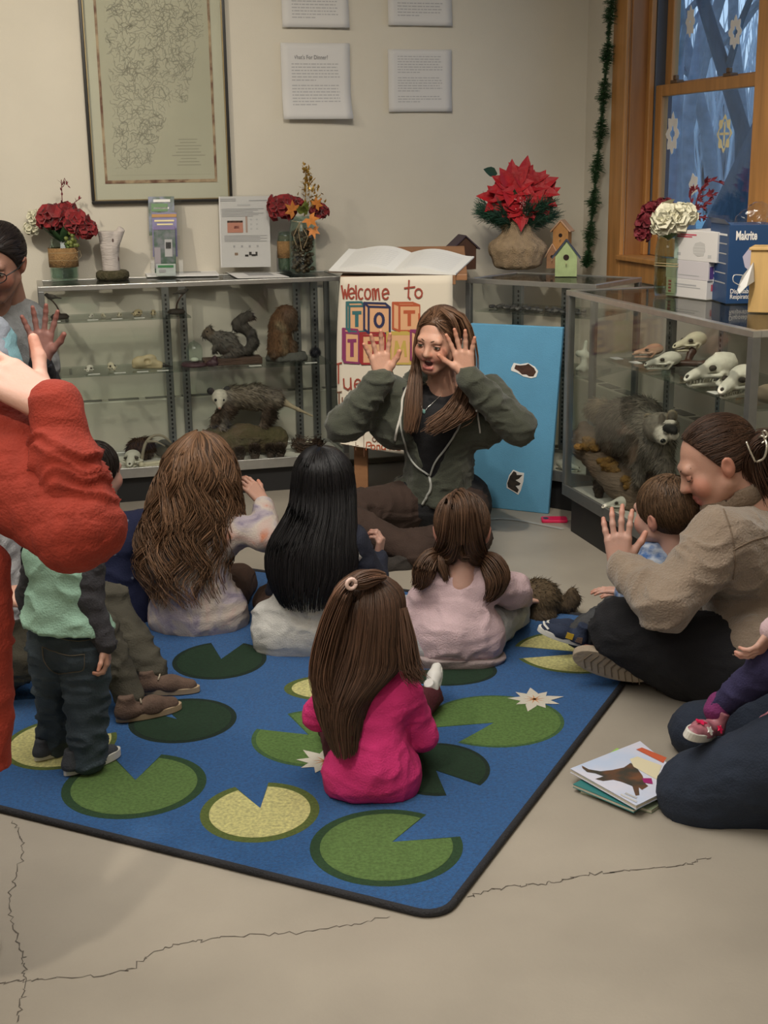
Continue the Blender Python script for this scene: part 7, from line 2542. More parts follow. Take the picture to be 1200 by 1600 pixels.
mb = MB(); mb.tube([wr + V3(.032 * math.cos(t), .026 * math.sin(t), -.012) for t in np.linspace(0, 6.283, 16)], .007, 6); mb.build('bracelet', mat('dark_band', (.02, .02, .03), .5), a2, local=False, smooth=True)
# the low bench she sits on
bn = thing('bench', 'low dark bench under the woman in glasses, hidden behind the red sleeve', 'bench', V3(-1.40, 4.43, 0), YAW)
mb = MB(); mb.box((-.32, -.18, .30), (.32, .18, .34)); mb.build('seat', M_woodd, bn, bevel=.004)
for x in (-.27, .27):
 for y in (-.13, .13): mb = MB(); mb.box((x - .02, y - .02, 0), (x + .02, y + .02, .30)); mb.build('leg', M_woodd, bn)

# ---- small child in a teal tee over pale sleeves in front of her
b = V3(-1.22, 3.98, .42)
hc = J(-62, 470, 3.98)
sl, sr = J(-80, 535, 3.98), J(-10, 530, 3.95)
pel0, pel1 = J(-70, 640, 4.0), J(-25, 640, 4.0)
er, wr = J(8, 575, 3.92), J(-20, 565, 3.78)
el_, wl = J(-100, 580, 3.92), J(-60, 570, 3.8)
kn1, kn2 = J(-60, 680, 3.85), J(-10, 680, 3.85)
core = solid([cone(pel0, pel1, .06), cone((pel0 + pel1) / 2, (sl + sr) / 2, .06, .05), cone(sl, sr, .034), cone((sl + sr) / 2, hc + V3(0, 0, -.05), .04)] + chain([sl, el_, wl], [.03, .025, .02]) + chain([sr, er, wr], [.03, .025, .02]) + [cone(pel0, kn1, .05, .04), cone(pel1, kn2, .05, .04), cone(kn1, kn1 + V3(0, -.02, -.2), .04, .03), cone(kn2, kn2 + V3(0, -.02, -.2), .04, .03)], .013, .03, defcol=SKIN_D)
hd = xform(head_mesh(.86, SKIN_D, kid=True), basis((.3, -.95, 0), (0, 0, 1)), hc)
a3 = person('small child in a teal tee on the lap of the woman in glasses', b, [core, hd, hand_at(wr, (-.6, -.7, .2), (0, 0, -1), skin=SKIN_D, s=.6), hand_at(wl, (.6, -.7, .2), (0, 0, -1), skin=SKIN_D, s=.6)])
garment('tee', [cone(pel0, pel1, .095), cone((pel0 + pel1) / 2, (sl + sr) / 2, .10, .08), cone(sl, sr, .055), cone(sr, sr + (er - sr) * .75, .058, .058), cone(er + V3(.0, .0, -.02), er + V3(-.03, 0, -.05), .05)], cl('teal_jersey', (.22, .40, .45)), a3, vox=.008, disp=folds(.005, seed=97))
garment('sleeve', chain([sr + V3(0, -.01, .02), er + V3(-.02, 0, .03), wr], [.055, .045, .034]), cl('pale_sleeve', (.33, .36, .42)), a3, vox=.008, disp=folds(.004, seed=98))
garment('sleeve', chain([sl, el_, wl], [.05, .045, .034]), MATS['pale_sleeve'], a3, vox=.008)
garment('trousers', [cone(pel0, pel1, .085), cone(pel0, kn1, .07, .055), cone(pel1, kn2, .07, .055), cone(kn1, kn1 + V3(0, -.02, -.18), .055, .045), cone(kn2, kn2 + V3(0, -.02, -.18), .055, .045)], M_navyk, a3, vox=.009)
shorthair('short_hair', a3, basis((.3, -.95, 0), (0, 0, 1)), hc, .88, (.02, .014, .012), n=500)

# ---- adult in the rust-red quilted sweater, nearest at the left
M_red = cl('rust_knit', (.27, .026, .012), var=.14, vscale=30)
M_quilt = mat('rust_quilt', (.27, .027, .013), .9, var=.12, vscale=30, bump=.4, bscale=160)
b = V3(-.98, 2.05, 0)
sr, er, wr = J(-35, 640, 2.14), J(122, 826, 1.96), J(84, 622, 2.04)
sl = sr + V3(-.36, -.05, 0)
pelc = V3(-.86, 2.02, .62)
pel0, pel1 = pelc + V3(-.12, 0, 0), pelc + V3(.06, 0, 0)
hc = (sl + sr) / 2 + V3(.03, .05, .24)
kn = [V3(-.98, 2.02, .40), V3(-.80, 2.02, .40)]
an = [V3(-.98, 2.08, .08), V3(-.80, 2.08, .08)]
el_, wl = sl + V3(-.05, .05, -.27), sl + V3(.05, .22, -.15)
core = solid([cone(pel0, pel1, .09), cone(pelc, (sl + sr) / 2, .09, .07), cone(sl, sr, .05), cone((sl + sr) / 2, hc + V3(0, 0, -.06), .05)] + chain([sl, el_, wl], [.04, .032, .025]) + chain([sr, er, wr], [.045, .036, .028]) + chain([pel0, kn[0], an[0]], [.07, .05, .035]) + chain([pel1, kn[1], an[1]], [.07, .05, .035]), .014, .03, defcol=SKIN)
Rr = basis((.5, .85, -.15), (0, 0, 1))
hd = xform(head_mesh(1.02, SKIN_P), Rr, hc)
h1 = hand_at(wr + V3(.0, .0, -.015), (-.84, .15, .50), (-.45, .55, -.70), thumb=1, spread=.5, curl=(.15, .25, .2), skin=SKIN_P, s=1.06, tspread=2.0, tcurl=-.4)
a4 = person('adult in a rust-red quilted sweater at the left edge, forearm raised with bent elbow', b, [core, hd, h1, hand_at(wl, (.3, .9, .2), (0, 0, -1), skin=SKIN_P)])

def quilt(v):
 d = nrm(er - sr)
 t = (v - sr) @ d
 w = np.cross(d, (0, -1, 0)) ; w = nrm(w)
 q = (v - sr) @ w
 a = np.abs(np.sin((t * 1.0 + q * .8) * 62)) ** .5
 b_ = np.abs(np.sin((t * 1.0 - q * .8) * 62)) ** .5
 return .0045 * np.minimum(a, b_) + .004 * vnoise(v * 9, 3) - .003

up = chain([sr + V3(-.06, .02, -.055), sr + V3(0, 0, -.055), er + V3(-.004, .0, .0)], [.120, .118, .064]) + [cone(er, er + V3(-.01, 0, -.01), .060)]
garment('upper_sleeve', up, M_quilt, a4, vox=.0065, k=.03, disp=quilt)
dn = nrm(wr - er)

def ribs(v):
 t = (v - er) @ dn
 L_ = np.linalg.norm(wr - er)
 s_ = np.clip(t / L_, 0, 1)
 n_ = vnoise(np.stack([t * 46 + 1.2 * vnoise(v * 22, 9), v[:, 0] * 7, v[:, 2] * 4], 1), 4)
 return .012 * ((1 - np.abs(n_)) ** 2.5 - .35) * (.35 + s_ * (1 - s_) * 2.6)

garment('forearm_sleeve', chain([er + V3(.012, .01, .0), er + (wr - er) * .5, wr + dn * -.015], [.060, .053, .043]), M_red, a4, vox=.0055, k=.03, disp=ribs)
body = [cone(pel0 + V3(0, 0, -.1), pel1 + V3(0, 0, -.1), .15), cone(pelc, (sl + sr) / 2 + V3(0, 0, -.1), .15, .15), cone(sl + V3(.08, 0, -.06), sr + V3(-.08, 0, -.06), .12), ('clip', V3(-.8, 2, .43), (.1, 0, -1)), cone(sl, el_, .085, .07), cone(el_, wl, .07, .05)]
body += [cone(J(-14, 880, 2.02), J(-18, 1195, 2.0), .032, .040)]
body[3], body[-1] = body[-1], body[3]
body = [q for q in body if q[0] != 'clip'][:4] + [('clip', at(0, 1201, 2.0), (.12, 0, -1))] + [q for q in body if q[0] != 'clip'][4:]
garment('long_sweater', body, M_red, a4, vox=.008, k=.05, disp=folds(.004, seed=102))
garment('trousers', [cone(pel0, pel1, .10)] + chain([pel0, kn[0], an[0]], [.09, .065, .05]) + chain([pel1, kn[1], an[1]], [.09, .065, .05]), M_blkp, a4, vox=.011)
for q in an: shoe(a4, q + V3(0, -.06, -.078), (.1, 1, 0), (0, 0, 1), .25, M_shoebk, M_sole)
shorthair('short_hair', a4, Rr, hc, 1.04, (.05, .03, .02), n=400)

# ---- woman in the beige fleece with the boy on her lap
M_fl = cl('beige_fleece', (.285, .218, .160), var=.10, bump=.6, bscale=160, sheen=.4)
M_flc = cl('fleece_collar', (.20, .145, .10), bump=.6, bscale=160)
M_bpant = cl('black_ponte', (.010, .010, .013))
b = fl(1120, 1098)
hc = J(1120, 726, 3.52)
sl, sr = J(1122, 845, 3.36), J(1180, 838, 3.60)
el_, wl = J(1040, 945, 3.26), J(968, 882, 3.42)
er, wr = J(1090, 960, 3.68), J(1000, 942, 3.62)
pel0, pel1 = J(1170, 1030, 3.36), J(1185, 1010, 3.60)
knl, anl = J(975, 985, 3.46), J(1075, 1072, 3.42)
knr, anr = J(1010, 975, 3.80), J(1020, 1050, 3.52)
core = solid([cone(pel0, pel1, .09), cone((pel0 + pel1) / 2, (sl + sr) / 2, .09, .06), cone(sl, sr, .05), cone((sl + sr) / 2, hc + V3(.03, 0, -.05), .05)] + chain([sl, el_, wl], [.04, .032, .025]) + chain([sr, er, wr], [.04, .032, .025]) + chain([pel0, knl, anl], [.07, .055, .04]) + chain([pel1, knr, anr], [.07, .055, .04]), .015, .03, defcol=SKIN)
Rf = basis((-.90, -.02, -.44), (-.36, .12, .92))
hd = xform(head_mesh(1.06, SKIN), Rf, hc)
h1 = hand_at(wl + V3(0, 0, -.01), (-.06, .12, 1), (.35, .9, .1), thumb=1, spread=.9, curl=(.10, .20, .2), skin=SKIN_P, s=.92)
h2 = hand_at(wr, (-.9, .2, -.2), (0, -.3, -1), thumb=1, curl=(.7, .8, .6), skin=SKIN, s=.75)
a5 = person('woman in a beige fleece with clipped-up brown hair, hugging a small boy on her lap', b, [core, hd, h1, h2])
face_parts(a5, Rf, hc, 1.06, closed=True)
P = [cone(pel0 + V3(.02, 0, .01), pel1 + V3(.02, 0, .01), .145), cone((pel0 + pel1) / 2 + V3(.02, 0, 0), (sl + sr) / 2 + V3(.045, 0, -.06), .15, .145), cone(sl + V3(.05, .04, -.05), sr + V3(.04, -.04, -.05), .125), cone(sl + V3(.02, 0, 0), sr + V3(.02, 0, 0), .085), cone(J(1150, 790, 3.55), J(1175, 790, 3.55), .085), ('clip', at(1100, 1050, 3.3), (-.55, 0, -1))] + chain([sl + V3(.015, 0, -.005), el_, wl + (el_ - wl) * .12], [.092, .070, .052])
_, vf = garment('fleece', P, M_fl, a5, vox=.008, k=.05, disp=folds(.010, (7, 7, 13), 111))
garment('far_sleeve', chain([sr, er, wr + (er - wr) * .15], [.09, .075, .055]), M_fl, a5, vox=.009, disp=folds(.007, seed=112))
SFL = Surf(vf)
for pts in ([(1128, 790), (1142, 830), (1148, 875), (1145, 905)], [(1145, 860), (1175, 845), (1200, 838)]):
 L_ = SFL.line(pts, 20, .001)
 if len(L_) > 3: mb = MB(); mb.tube(L_, .0022, 5); mb.build('seam', M_flc, a5, local=False, smooth=True)
garment('collar', [cone(J(1122, 795, 3.50), J(1160, 768, 3.50), .05, .055), cone(J(1125, 792, 3.6), J(1165, 765, 3.62), .05, .055), cone(J(1165, 768, 3.5), J(1172, 766, 3.62), .055, .055), ('clip', at(1140, 762, 3.5), (-.35, 0, 1)), ('-e', hc + V3(.03, .0, -.09), np.array((.062, .062, .09)), None, None, None, .01)], M_flc, a5, vox=.006, k=.03)
P = [cone(pel0 + V3(0, 0, -.02), pel1 + V3(0, 0, -.02), .14)] + chain([pel0 + V3(-.03, 0, -.02), knl, anl], [.135, .088, .075]) + chain([pel1 + V3(0, 0, -.02), knr, anr], [.12, .085, .060])
garment('trousers', P, M_bpant, a5, vox=.010, k=.04, disp=folds(.005, seed=113))
M_bsh = cl('tan_shoe', (.24, .085, .05))
M_tread = mat('tan_tread', (.33, .27, .20), .85, var=.1, vscale=20, bump=.3, bscale=100)
sh_ = shoe(a5, J(1012, 1072, 3.42), (-.95, .10, .30), (.10, .93, .35), .22, M_bsh, M_tread, None, high=.3, wide=1.25, sole_h=.12)
R_s = basis((-.95, .10, .30), (.10, .93, .35))
hs_ = J(1012, 1072, 3.42)
for k in range(9):
 y = .10 + .09 * k
 w = .115 - .05 * abs(y - .55)
 mb = MB(); mb.tube(np.array([(-w, y - .03, -.004), (0, y + .03, -.006), (w, y - .03, -.004)]) * (.22 * 1.25, .22, .22) @ R_s.T + hs_, .0022, 4)
 mb.build('tread_groove', mat('tread_dark', (.17, .13, .09), .9), sh_, local=False)
# pulled-back hair, bun and claw clip
FH_ = (.062, .030, .017)
shorthair('pulled_back_hair', a5, Rf, hc, 1.09, FH_, n=1700, length=.13, seed=14, comb=(0, -1, .05), crown=(0, .11, .07), r=.0018, vary=.45, hairline=[((0, .070, .066), (0, .80, -.60)), ((0, .004, .0), (0, .90, -.44)), ((0, -.06, -.075), (0, -.3, -1))])
rng = np.random.default_rng(15)
bun = J(1192, 712, 3.52)
v, f, c = solid([ell(bun, (.055, .05, .065)), ell(bun + V3(.005, 0, .03), (.04, .04, .04))], .007, .02, defcol=tuple(np.array(FH_) * .6))
m_ = [(v, f, c)]
for k in range(9):
 a0 = rng.random() * 6.28
 pts = [[*(bun + V3(.055 * math.cos(a0 + t * 3), -.045 + .02 * math.sin(t * 3 + k), .062 * math.sin(a0 + t * 3))), .016] for t in np.linspace(0, 1.0, 6)]
 m_.append(locks(pts, .0018, .0008, FH_, rng, 90, .006))
m_.append(locks([[*J(1185, 690, 3.52), .012], [*J(1180, 720, 3.47), .018], [*J(1188, 750, 3.46), .018], [*J(1198, 775, 3.47), .012]], .0018, .0006, FH_, rng, 160, .012))
v, f, c = join(m_)
put('bun', v, f, M_hairattr, a5, local=False, cols=c)
mb = MB()
Q = lambda pts: crom(np.array([J(x, y, Y) for x, y, Y in pts]), 12)
mb.tube(Q([(1192, 678, 3.45), (1198, 695, 3.42), (1194, 715, 3.42), (1182, 722, 3.43)]), .0035, 6)
mb.tube(Q([(1166, 690, 3.44), (1172, 705, 3.43), (1180, 722, 3.43)]), .003, 6)
for x, y in ((1190, 676), (1186, 684), (1198, 682)): mb.tube(Q([(x, y, 3.44), (x + 5, y - 3, 3.43), (x + 9, y + 4, 3.43), (x + 4, y + 9, 3.43)]), .003, 6)
mb.build('claw_clip', mat('pale_metal', (.70, .66, .55), .25, .8), a5, local=False, smooth=True)

# ---- the boy on her lap
M_plaid = mat('blue_plaid', (.05, .13, .33), .9, col2=(.45, .50, .58), vscale=26, bump=.3, bscale=200, stretch=(1, 1, 1.6))
M_gjean = cl('grey_denim', (.050, .052, .056), var=.3, vscale=20)
M_navysh = cl('navy_trainer', (.018, .028, .060))
b = fl(960, 1015, .05)
hc = J(1040, 806, 3.62)
sl, sr = J(1000, 895, 3.58), J(1070, 890, 3.66)
pel0, pel1 = J(1020, 985, 3.62), J(1050, 975, 3.70)
el_, wl = J(990, 940, 3.56), J(975, 925, 3.66)
er, wr = J(1040, 950, 3.78), J(990, 930, 3.78)
kn1, an1 = J(955, 968, 3.60), J(908, 992, 3.58)
kn2, an2 = J(965, 960, 3.74), J(915, 985, 3.70)
core = solid([cone(pel0, pel1, .06), cone((pel0 + pel1) / 2, (sl + sr) / 2, .06, .045), cone(sl, sr, .032), cone((sl + sr) / 2, hc + V3(0, 0, -.04), .04)] + chain([sl, el_, wl], [.028, .024, .018]) + chain([sr, er, wr], [.028, .024, .018]) + chain([pel0, kn1, an1], [.045, .035, .026]) + chain([pel1, kn2, an2], [.045, .035, .026]), .012, .025, defcol=SKIN_P)
Rc = basis((-.62, .78, -.06), (-.05, 0, 1))
hd = xform(head_mesh(.94, SKIN_P, kid=True), Rc, hc)
a6 = person("small boy in a blue plaid shirt on the fleece-clad woman's lap, head turned away", b, [core, hd, hand_at(wl, (-.8, .4, 0), (0, 0, -1), skin=SKIN_P, s=.55), hand_at(wr, (-.8, .4, 0), (0, 0, -1), thumb=-1, skin=SKIN_P, s=.55)])
garment('plaid_shirt', [cone(pel0, pel1, .085), cone((pel0 + pel1) / 2, (sl + sr) / 2, .09, .075), cone(sl, sr, .05), cone(hc + V3(-.02, 0, -.115), hc + V3(-.01, .0, -.13), .052)] + chain([sl, el_, wl], [.042, .036, .028]) + chain([sr, er, wr], [.042, .036, .028]), M_plaid, a6, vox=.007, disp=folds(.004, seed=121))
garment('trousers', [cone(pel0, pel1, .08)] + chain([pel0, kn1, an1], [.07, .052, .042]) + chain([pel1, kn2, an2], [.07, .052, .042]), M_gjean, a6, vox=.008, disp=folds(.006, (16, 16, 16), 122))
s1 = shoe(a6, J(914, 1010, 3.54), (-.93, .15, .30), (.28, -.15, .95), .145, M_navysh, M_sole, None, high=.42, wide=1.15, sole_h=.12)
R_s, hs_ = basis((-.93, .15, .30), (.28, -.15, .95)), J(914, 1010, 3.54)
tr_ = lambda v: np.asarray(v, float) * (.145 * 1.15, .145, .145) @ R_s.T + hs_
mb = MB(); mb.tube(tr_([(-.12, .80, .16), (-.05, .90, .19), (.06, .92, .19)]), .0035, 5); mb.build('toe_stripe', M_white, s1, local=False)
mb = MB(); v_ = tr_([(-.150, .30, .13), (-.154, .44, .13), (-.150, .44, .25), (-.142, .30, .25), (-.165, .30, .13), (-.170, .44, .13), (-.165, .44, .25), (-.155, .30, .25)]); mb.hexa(v_); mb.build('yellow_tag', mat('yellow_tag', (.55, .36, .03), .6), s1, local=False)
mb = MB(); v_ = tr_([(-.160, .10, .12), (-.163, .24, .12), (-.150, .22, .22), (-.145, .12, .24), (-.168, .10, .12), (-.171, .24, .12), (-.158, .22, .22), (-.153, .12, .24)]); mb.hexa(v_); mb.build('tan_patch', M_suede, s1, local=False)
shoe(a6, J(925, 1000, 3.68), (-.93, .2, .25), (.2, -.1, .95), .145, M_navysh, M_sole, None, high=.42, wide=1.15, sole_h=.12)
shorthair('short_hair', a6, Rc, hc, .985, (.105, .060, .032), n=2200, length=.05, seed=16, r=.0017, vary=.4, comb=(.35, -.5, -.6), crown=(.02, -.05, .12), hairline=[((0, .078, .070), (0, .80, -.60)), ((0, .020, -.01), (0, .85, -.52)), ((0, -.06, -.060), (0, -.35, -1))])

# ---- adult in jeans at the right edge, and the child in navy leggings on their lap
M_jeand = cl('indigo_denim', (.013, .021, .040), var=.2, vscale=14)
b = fl(1290, 1290)
pel0, pel1 = J(1350, 1150, 2.62), J(1330, 1110, 2.95)
kn1, kn2 = J(1092, 1235, 2.74), J(1090, 1140, 3.06)
an1, an2 = J(1270, 1255, 2.85), J(1270, 1180, 3.0)
sl, sr = J(1370, 900, 2.62), J(1350, 880, 2.98)
hc = J(1350, 740, 2.8)
el_, wl = J(1400, 1020, 2.55), J(1370, 1060, 2.6)
er, wr = J(1390, 1000, 3.0), J(1350, 1040, 2.95)
core = solid([cone(pel0, pel1, .09), cone((pel0 + pel1) / 2, (sl + sr) / 2, .09, .06), cone(sl, sr, .05), cone((sl + sr) / 2, hc + V3(0, 0, -.05), .05)] + chain([sl, el_, wl], [.04, .032, .025]) + chain([sr, er, wr], [.04, .032, .025]) + chain([pel0, kn1, an1], [.07, .055, .04]) + chain([pel1, kn2, an2], [.07, .055, .04]), .016, .03, defcol=SKIN)
hd = xform(head_mesh(1.05, SKIN), basis((-.9, .4, -.1), (0, 0, 1)), hc)
a7 = person('adult in dark indigo jeans kneeling at the right edge beside the picture books', b, [core, hd, hand_at(wl, (-.9, .3, 0), (0, 0, -1), skin=SKIN, thumb=-1), hand_at(wr, (-.9, .3, 0), (0, 0, -1), skin=SKIN)])
garment('jeans', [cone(pel0, pel1, .13)] + chain([pel0, kn1, an1], [.13, .088, .085]) + chain([pel1, kn2, an2], [.12, .066, .07]) + [cone(kn1 + V3(.03, 0, -.02), kn1 + V3(.25, -.01, -.03), .09, .10)], M_jeand, a7, vox=.010, k=.05, disp=folds(.004, seed=131))
garment('sweater', [cone(pel0 + V3(0, 0, .05), pel1 + V3(0, 0, .05), .13), cone((pel0 + pel1) / 2, (sl + sr) / 2, .14, .12), cone(sl, sr, .08)] + chain([sl, el_, wl], [.075, .06, .045]) + chain([sr, er, wr], [.075, .06, .045]), M_char, a7, vox=.012)
shorthair('short_hair', a7, basis((-.9, .4, -.1), (0, 0, 1)), hc, 1.07, (.05, .03, .02), n=300)

M_legg = cl('violet_navy_leggings', (.026, .022, .075))
b = fl(1230, 1130, .2)
pel0, pel1 = J(1290, 1010, 2.76), J(1275, 990, 2.9)
kn1, an1 = J(1205, 1040, 2.76), J(1122, 1104, 2.80)
kn2, an2 = J(1225, 1010, 2.92), J(1240, 1090, 2.95)
sl, sr = J(1300, 880, 2.74), J(1280, 870, 2.92)
hc = J(1290, 790, 2.83)
el_, wl = J(1245, 960, 2.72), J(1208, 985, 2.74)
er, wr = J(1290, 950, 2.95), J(1270, 985, 2.92)
core = solid([cone(pel0, pel1, .06), cone((pel0 + pel1) / 2, (sl + sr) / 2, .06, .045), cone(sl, sr, .032), cone((sl + sr) / 2, hc + V3(0, 0, -.04), .04)] + chain([sl, el_, wl], [.028, .024, .018]) + chain([sr, er, wr], [.028, .024, .018]) + chain([pel0, kn1, an1], [.045, .034, .024]) + chain([pel1, kn2, an2], [.045, .034, .024]), .012, .025, defcol=SKIN_P)
hd = xform(head_mesh(.86, SKIN_P, kid=True), basis((-.8, .6, 0), (0, 0, 1)), hc)
a8 = person('small child in violet-navy leggings and a pink star sneaker at the right edge', b, [core, hd, hand_at(wl, (-.5, -.1, -.7), (-.6, .5, 0), thumb=-1, spread=.4, curl=(.5, .5, .4), skin=SKIN_P, s=.60), hand_at(wr, (-.8, .4, 0), (0, 0, -1), skin=SKIN_P, s=.55)])
garment('leggings', [cone(pel0, pel1, .075)] + chain([pel0, kn1, an1], [.065, .046, .028]) + chain([pel1, kn2, an2], [.065, .046, .028]), M_legg, a8, vox=.007, disp=folds(.003, (18, 18, 18), 141))
garment('top', [cone(pel0, pel1, .085), cone((pel0 + pel1) / 2, (sl + sr) / 2, .09, .07), cone(sl, sr, .05)] + chain([sl, el_, wl], [.042, .036, .03]) + chain([sr, er, wr], [.042, .036, .03]), M_pinks, a8, vox=.009)
M_pksh = mat('pink_glitter', (.34, .13, .16), .4, var=.4, vscale=60)
dT, uT = (-.66, -.66, .22), (.36, -.10, .93)
hq = J(1118, 1146, 2.80)
s2 = shoe(a8, hq, dT, uT, .135, M_pksh, M_sole, None, high=.46, wide=1.2, sole_h=.15)
R_s = basis(dT, uT)
tr_ = lambda v: np.asarray(v, float) * (.135 * 1.2, .135, .135) @ R_s.T + hq
for (x, y, z, m, s_) in ((-.12, .62, .22, M_white, .055), (.03, .66, .262, MATS['hot_pink'], .07), (-.14, .34, .24, MATS['hot_pink'], .05)):
 mb = MB(); cpt = tr_((x, y, z))
 n_ = nrm(tr_((x * 1.6, y, z + .12)) - cpt); t1 = nrm(np.cross(n_, (0, 0, 1))); t2 = np.cross(n_, t1)
 pts = [cpt + n_ * .004 + (t1 * math.cos(k * math.pi / 5) + t2 * math.sin(k * math.pi / 5)) * .135 * s_ * (1.5 if k % 2 == 0 else .7) for k in range(10)]
 mb.add(pts + [p_ - n_ * .004 for p_ in pts], [tuple(range(10)), tuple(range(19, 9, -1))] + [(k, 10 + k, 10 + (k + 1) % 10, (k + 1) % 10) for k in range(10)]); mb.build('star', m, s2, local=False)
shoe(a8, an2 + V3(.02, 0, -.05), (-.8, -.4, 0), (0, 0, 1), .135, M_pksh, M_sole)
garment('sock', [cone(an1 + V3(.004, .0, .006), an1 + V3(-.004, -.004, -.008), .030)], cl('plum_sock', (.16, .02, .11)), a8, vox=.006)

# ================================================================= SPECIMENS INSIDE THE CASES
M_fur = mat('animal_fur', attr=True, rough=.85, var=.25, vscale=60)
M_bone = mat('bone', (.62, .57, .42), .6, var=.12, vscale=30, bump=.2, bscale=90)
M_bonew = mat('white_bone', (.68, .66, .56), .55, var=.08, vscale=30, bump=.2, bscale=90)
M_bonet = mat('tan_bone', (.48, .40, .24), .6, var=.2, vscale=30)
M_beak = mat('dark_beak', (.02, .017, .015), .4)
M_logm = mat('driftwood', (.15, .105, .07), .9, var=.35, vscale=9, stretch=(1, 1, 4), bump=1.0, bscale=30)
M_logl = mat('mossy_log', (.085, .072, .032), .95, col2=(.12, .085, .05), vscale=14, bump=1.5, bscale=50)
M_fung = mat('bracket_fungus', (.20, .105, .022), .9, var=.5, vscale=60, bump=1.0, bscale=120)
M_cone = mat('pine_cone_scale', (.045, .026, .016), .8, var=.4, vscale=30)
M_nest = mat('twig_nest', (.075, .040, .024), .95, var=.4, vscale=50)
M_eyeb = mat('bead_eye', (.005, .005, .005), .1)

def Lp(px, py, y):
 """point in the left case on the vertical plane y behind its front"""
 d = ray(px, py)
 return CC + d * (((RO + (LV + y) * RV - CC) @ RV) / (d @ RV))

def Lz(px, y, z):
 u, _ = on_back(px, 500, LV + y)
 return W(u, LV + y, z)

def Rp(px, py, y):
 d = ray(px, py)
 return CC + d * (((RO + (RFU + y) * RU - CC) @ RU) / (d @ RU))

def Cp(px, py, y):
 d = ray(px, py)
 return CC + d * (((CL + y * CN - CC) @ CN) / (d @ CN))

def skull(name, label, p, fwd, L, m, slim=1.0, jaw=True, group='small skulls on the shelves', teeth=False, crest=False):
 """a mammal skull standing at p, snout along fwd, L metres long"""
 P = [ell((0, -.18, .30), (.21 * slim, .27, .20)), cone((0, .0, .30), (0, .40, .20), .16 * slim, .085 * slim), cone((0, .30, .24), (0, .48, .17), .08 * slim, .07 * slim)]
 for s in (-1, 1):
  P += [cone((s * .16 * slim, -.10, .20), (s * .27 * slim, .08, .20), .035, .035) + (.03,), cone((s * .27 * slim, .08, .20), (s * .12 * slim, .26, .19), .035, .03) + (.03,)]
  P += [('-e', np.array((s * .165 * slim, .12, .31)), np.array((.085 * slim, .095, .08)), None, None, None, .03)]
 P += [('-e', np.array((0, .52, .21)), np.array((.045 * slim, .07, .045)), None, None, None, .02)]
 if crest: P += [cone((0, -.38, .44), (0, -.05, .50), .03, .02)]
 P += [('clip', (0, 0, .085 if jaw else .02), (0, 0, -1))] if False else []
 if jaw:
  for s in (-1, 1): P += [cone((s * .17 * slim, -.14, .18), (s * .15 * slim, -.02, .05), .04, .045) + (.03,), cone((s * .15 * slim, -.02, .05), (s * .03 * slim, .42, .06), .042, .03) + (.03,)]
 v, f, c = solid(P, .026, .06)
 v[:, 2] *= .82
 t = thing(name, label, 'skull', p, 0, group)
 R = basis(fwd, (0, 0, 1)) * L
 v2 = v @ R.T
 off = v2[:, 2].min()
 o = put('skull_bone', v2 - V3(0, 0, off), f, m, t, smooth=True)
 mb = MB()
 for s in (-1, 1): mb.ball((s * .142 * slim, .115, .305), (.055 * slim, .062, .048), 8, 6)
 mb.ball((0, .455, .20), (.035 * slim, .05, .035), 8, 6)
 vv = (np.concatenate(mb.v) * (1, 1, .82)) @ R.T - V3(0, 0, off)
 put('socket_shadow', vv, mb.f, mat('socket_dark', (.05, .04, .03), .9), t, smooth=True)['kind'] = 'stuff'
 if teeth:
  mb = MB()
  for s in (-1, 1):
   for k in range(8):
    y = .08 + .05 * k; h = .06 if k != 6 else .12
    for z0, z1 in ((.135, .135 - h), (.075, .075 + h * .8)):
     mb.tube([(s * (.115 - .012 * k) * slim, y, z0), (s * (.115 - .012 * k) * slim, y + .005, z1)], [.017, .003], 5)
  put('teeth', (np.concatenate(mb.v) * (1, 1, .82)) @ R.T - V3(0, 0, off), mb.f, M_bonew, t, smooth=True)['kind'] = 'stuff'
 return t

def pinecone(label, p, h, r, seed=0):
 t = thing('pine_cone', label, 'pine cone', p, 0, 'pine cones in the cases')
 mb = MB()
 n = 46
 rng = np.random.default_rng(seed)
 for k in range(n):
  q = (k + .5) / n
  z = h * (.06 + .86 * q)
  rr = r * (math.sin(math.pi * (q * .80 + .12)) ** .7)
  a = k * 2.39996
  d = np.array([math.cos(a), math.sin(a), .45 + .7 * (q - .3)])
  addleaf(mb, (0, 0, z), d, (0, 0, 1), rr * 1.15, r * .34, bend=.3, fold=-.3, n=3)
 mb.build('scales', M_cone, t)
 mb = MB(); mb.lathe([(.001, 0), (r * .45, h * .04), (r * .55, h * .4), (r * .2, h * .88), (.001, h * .9)], sides=10); mb.build('core', M_cone, t, smooth=True)
 return t

def tagline(px, y, z, w=.045, label=''):
 p = Lz(px, y, z)
 return card(p, w, .018, YAW, label)

S5_ = 5.75 / FPX
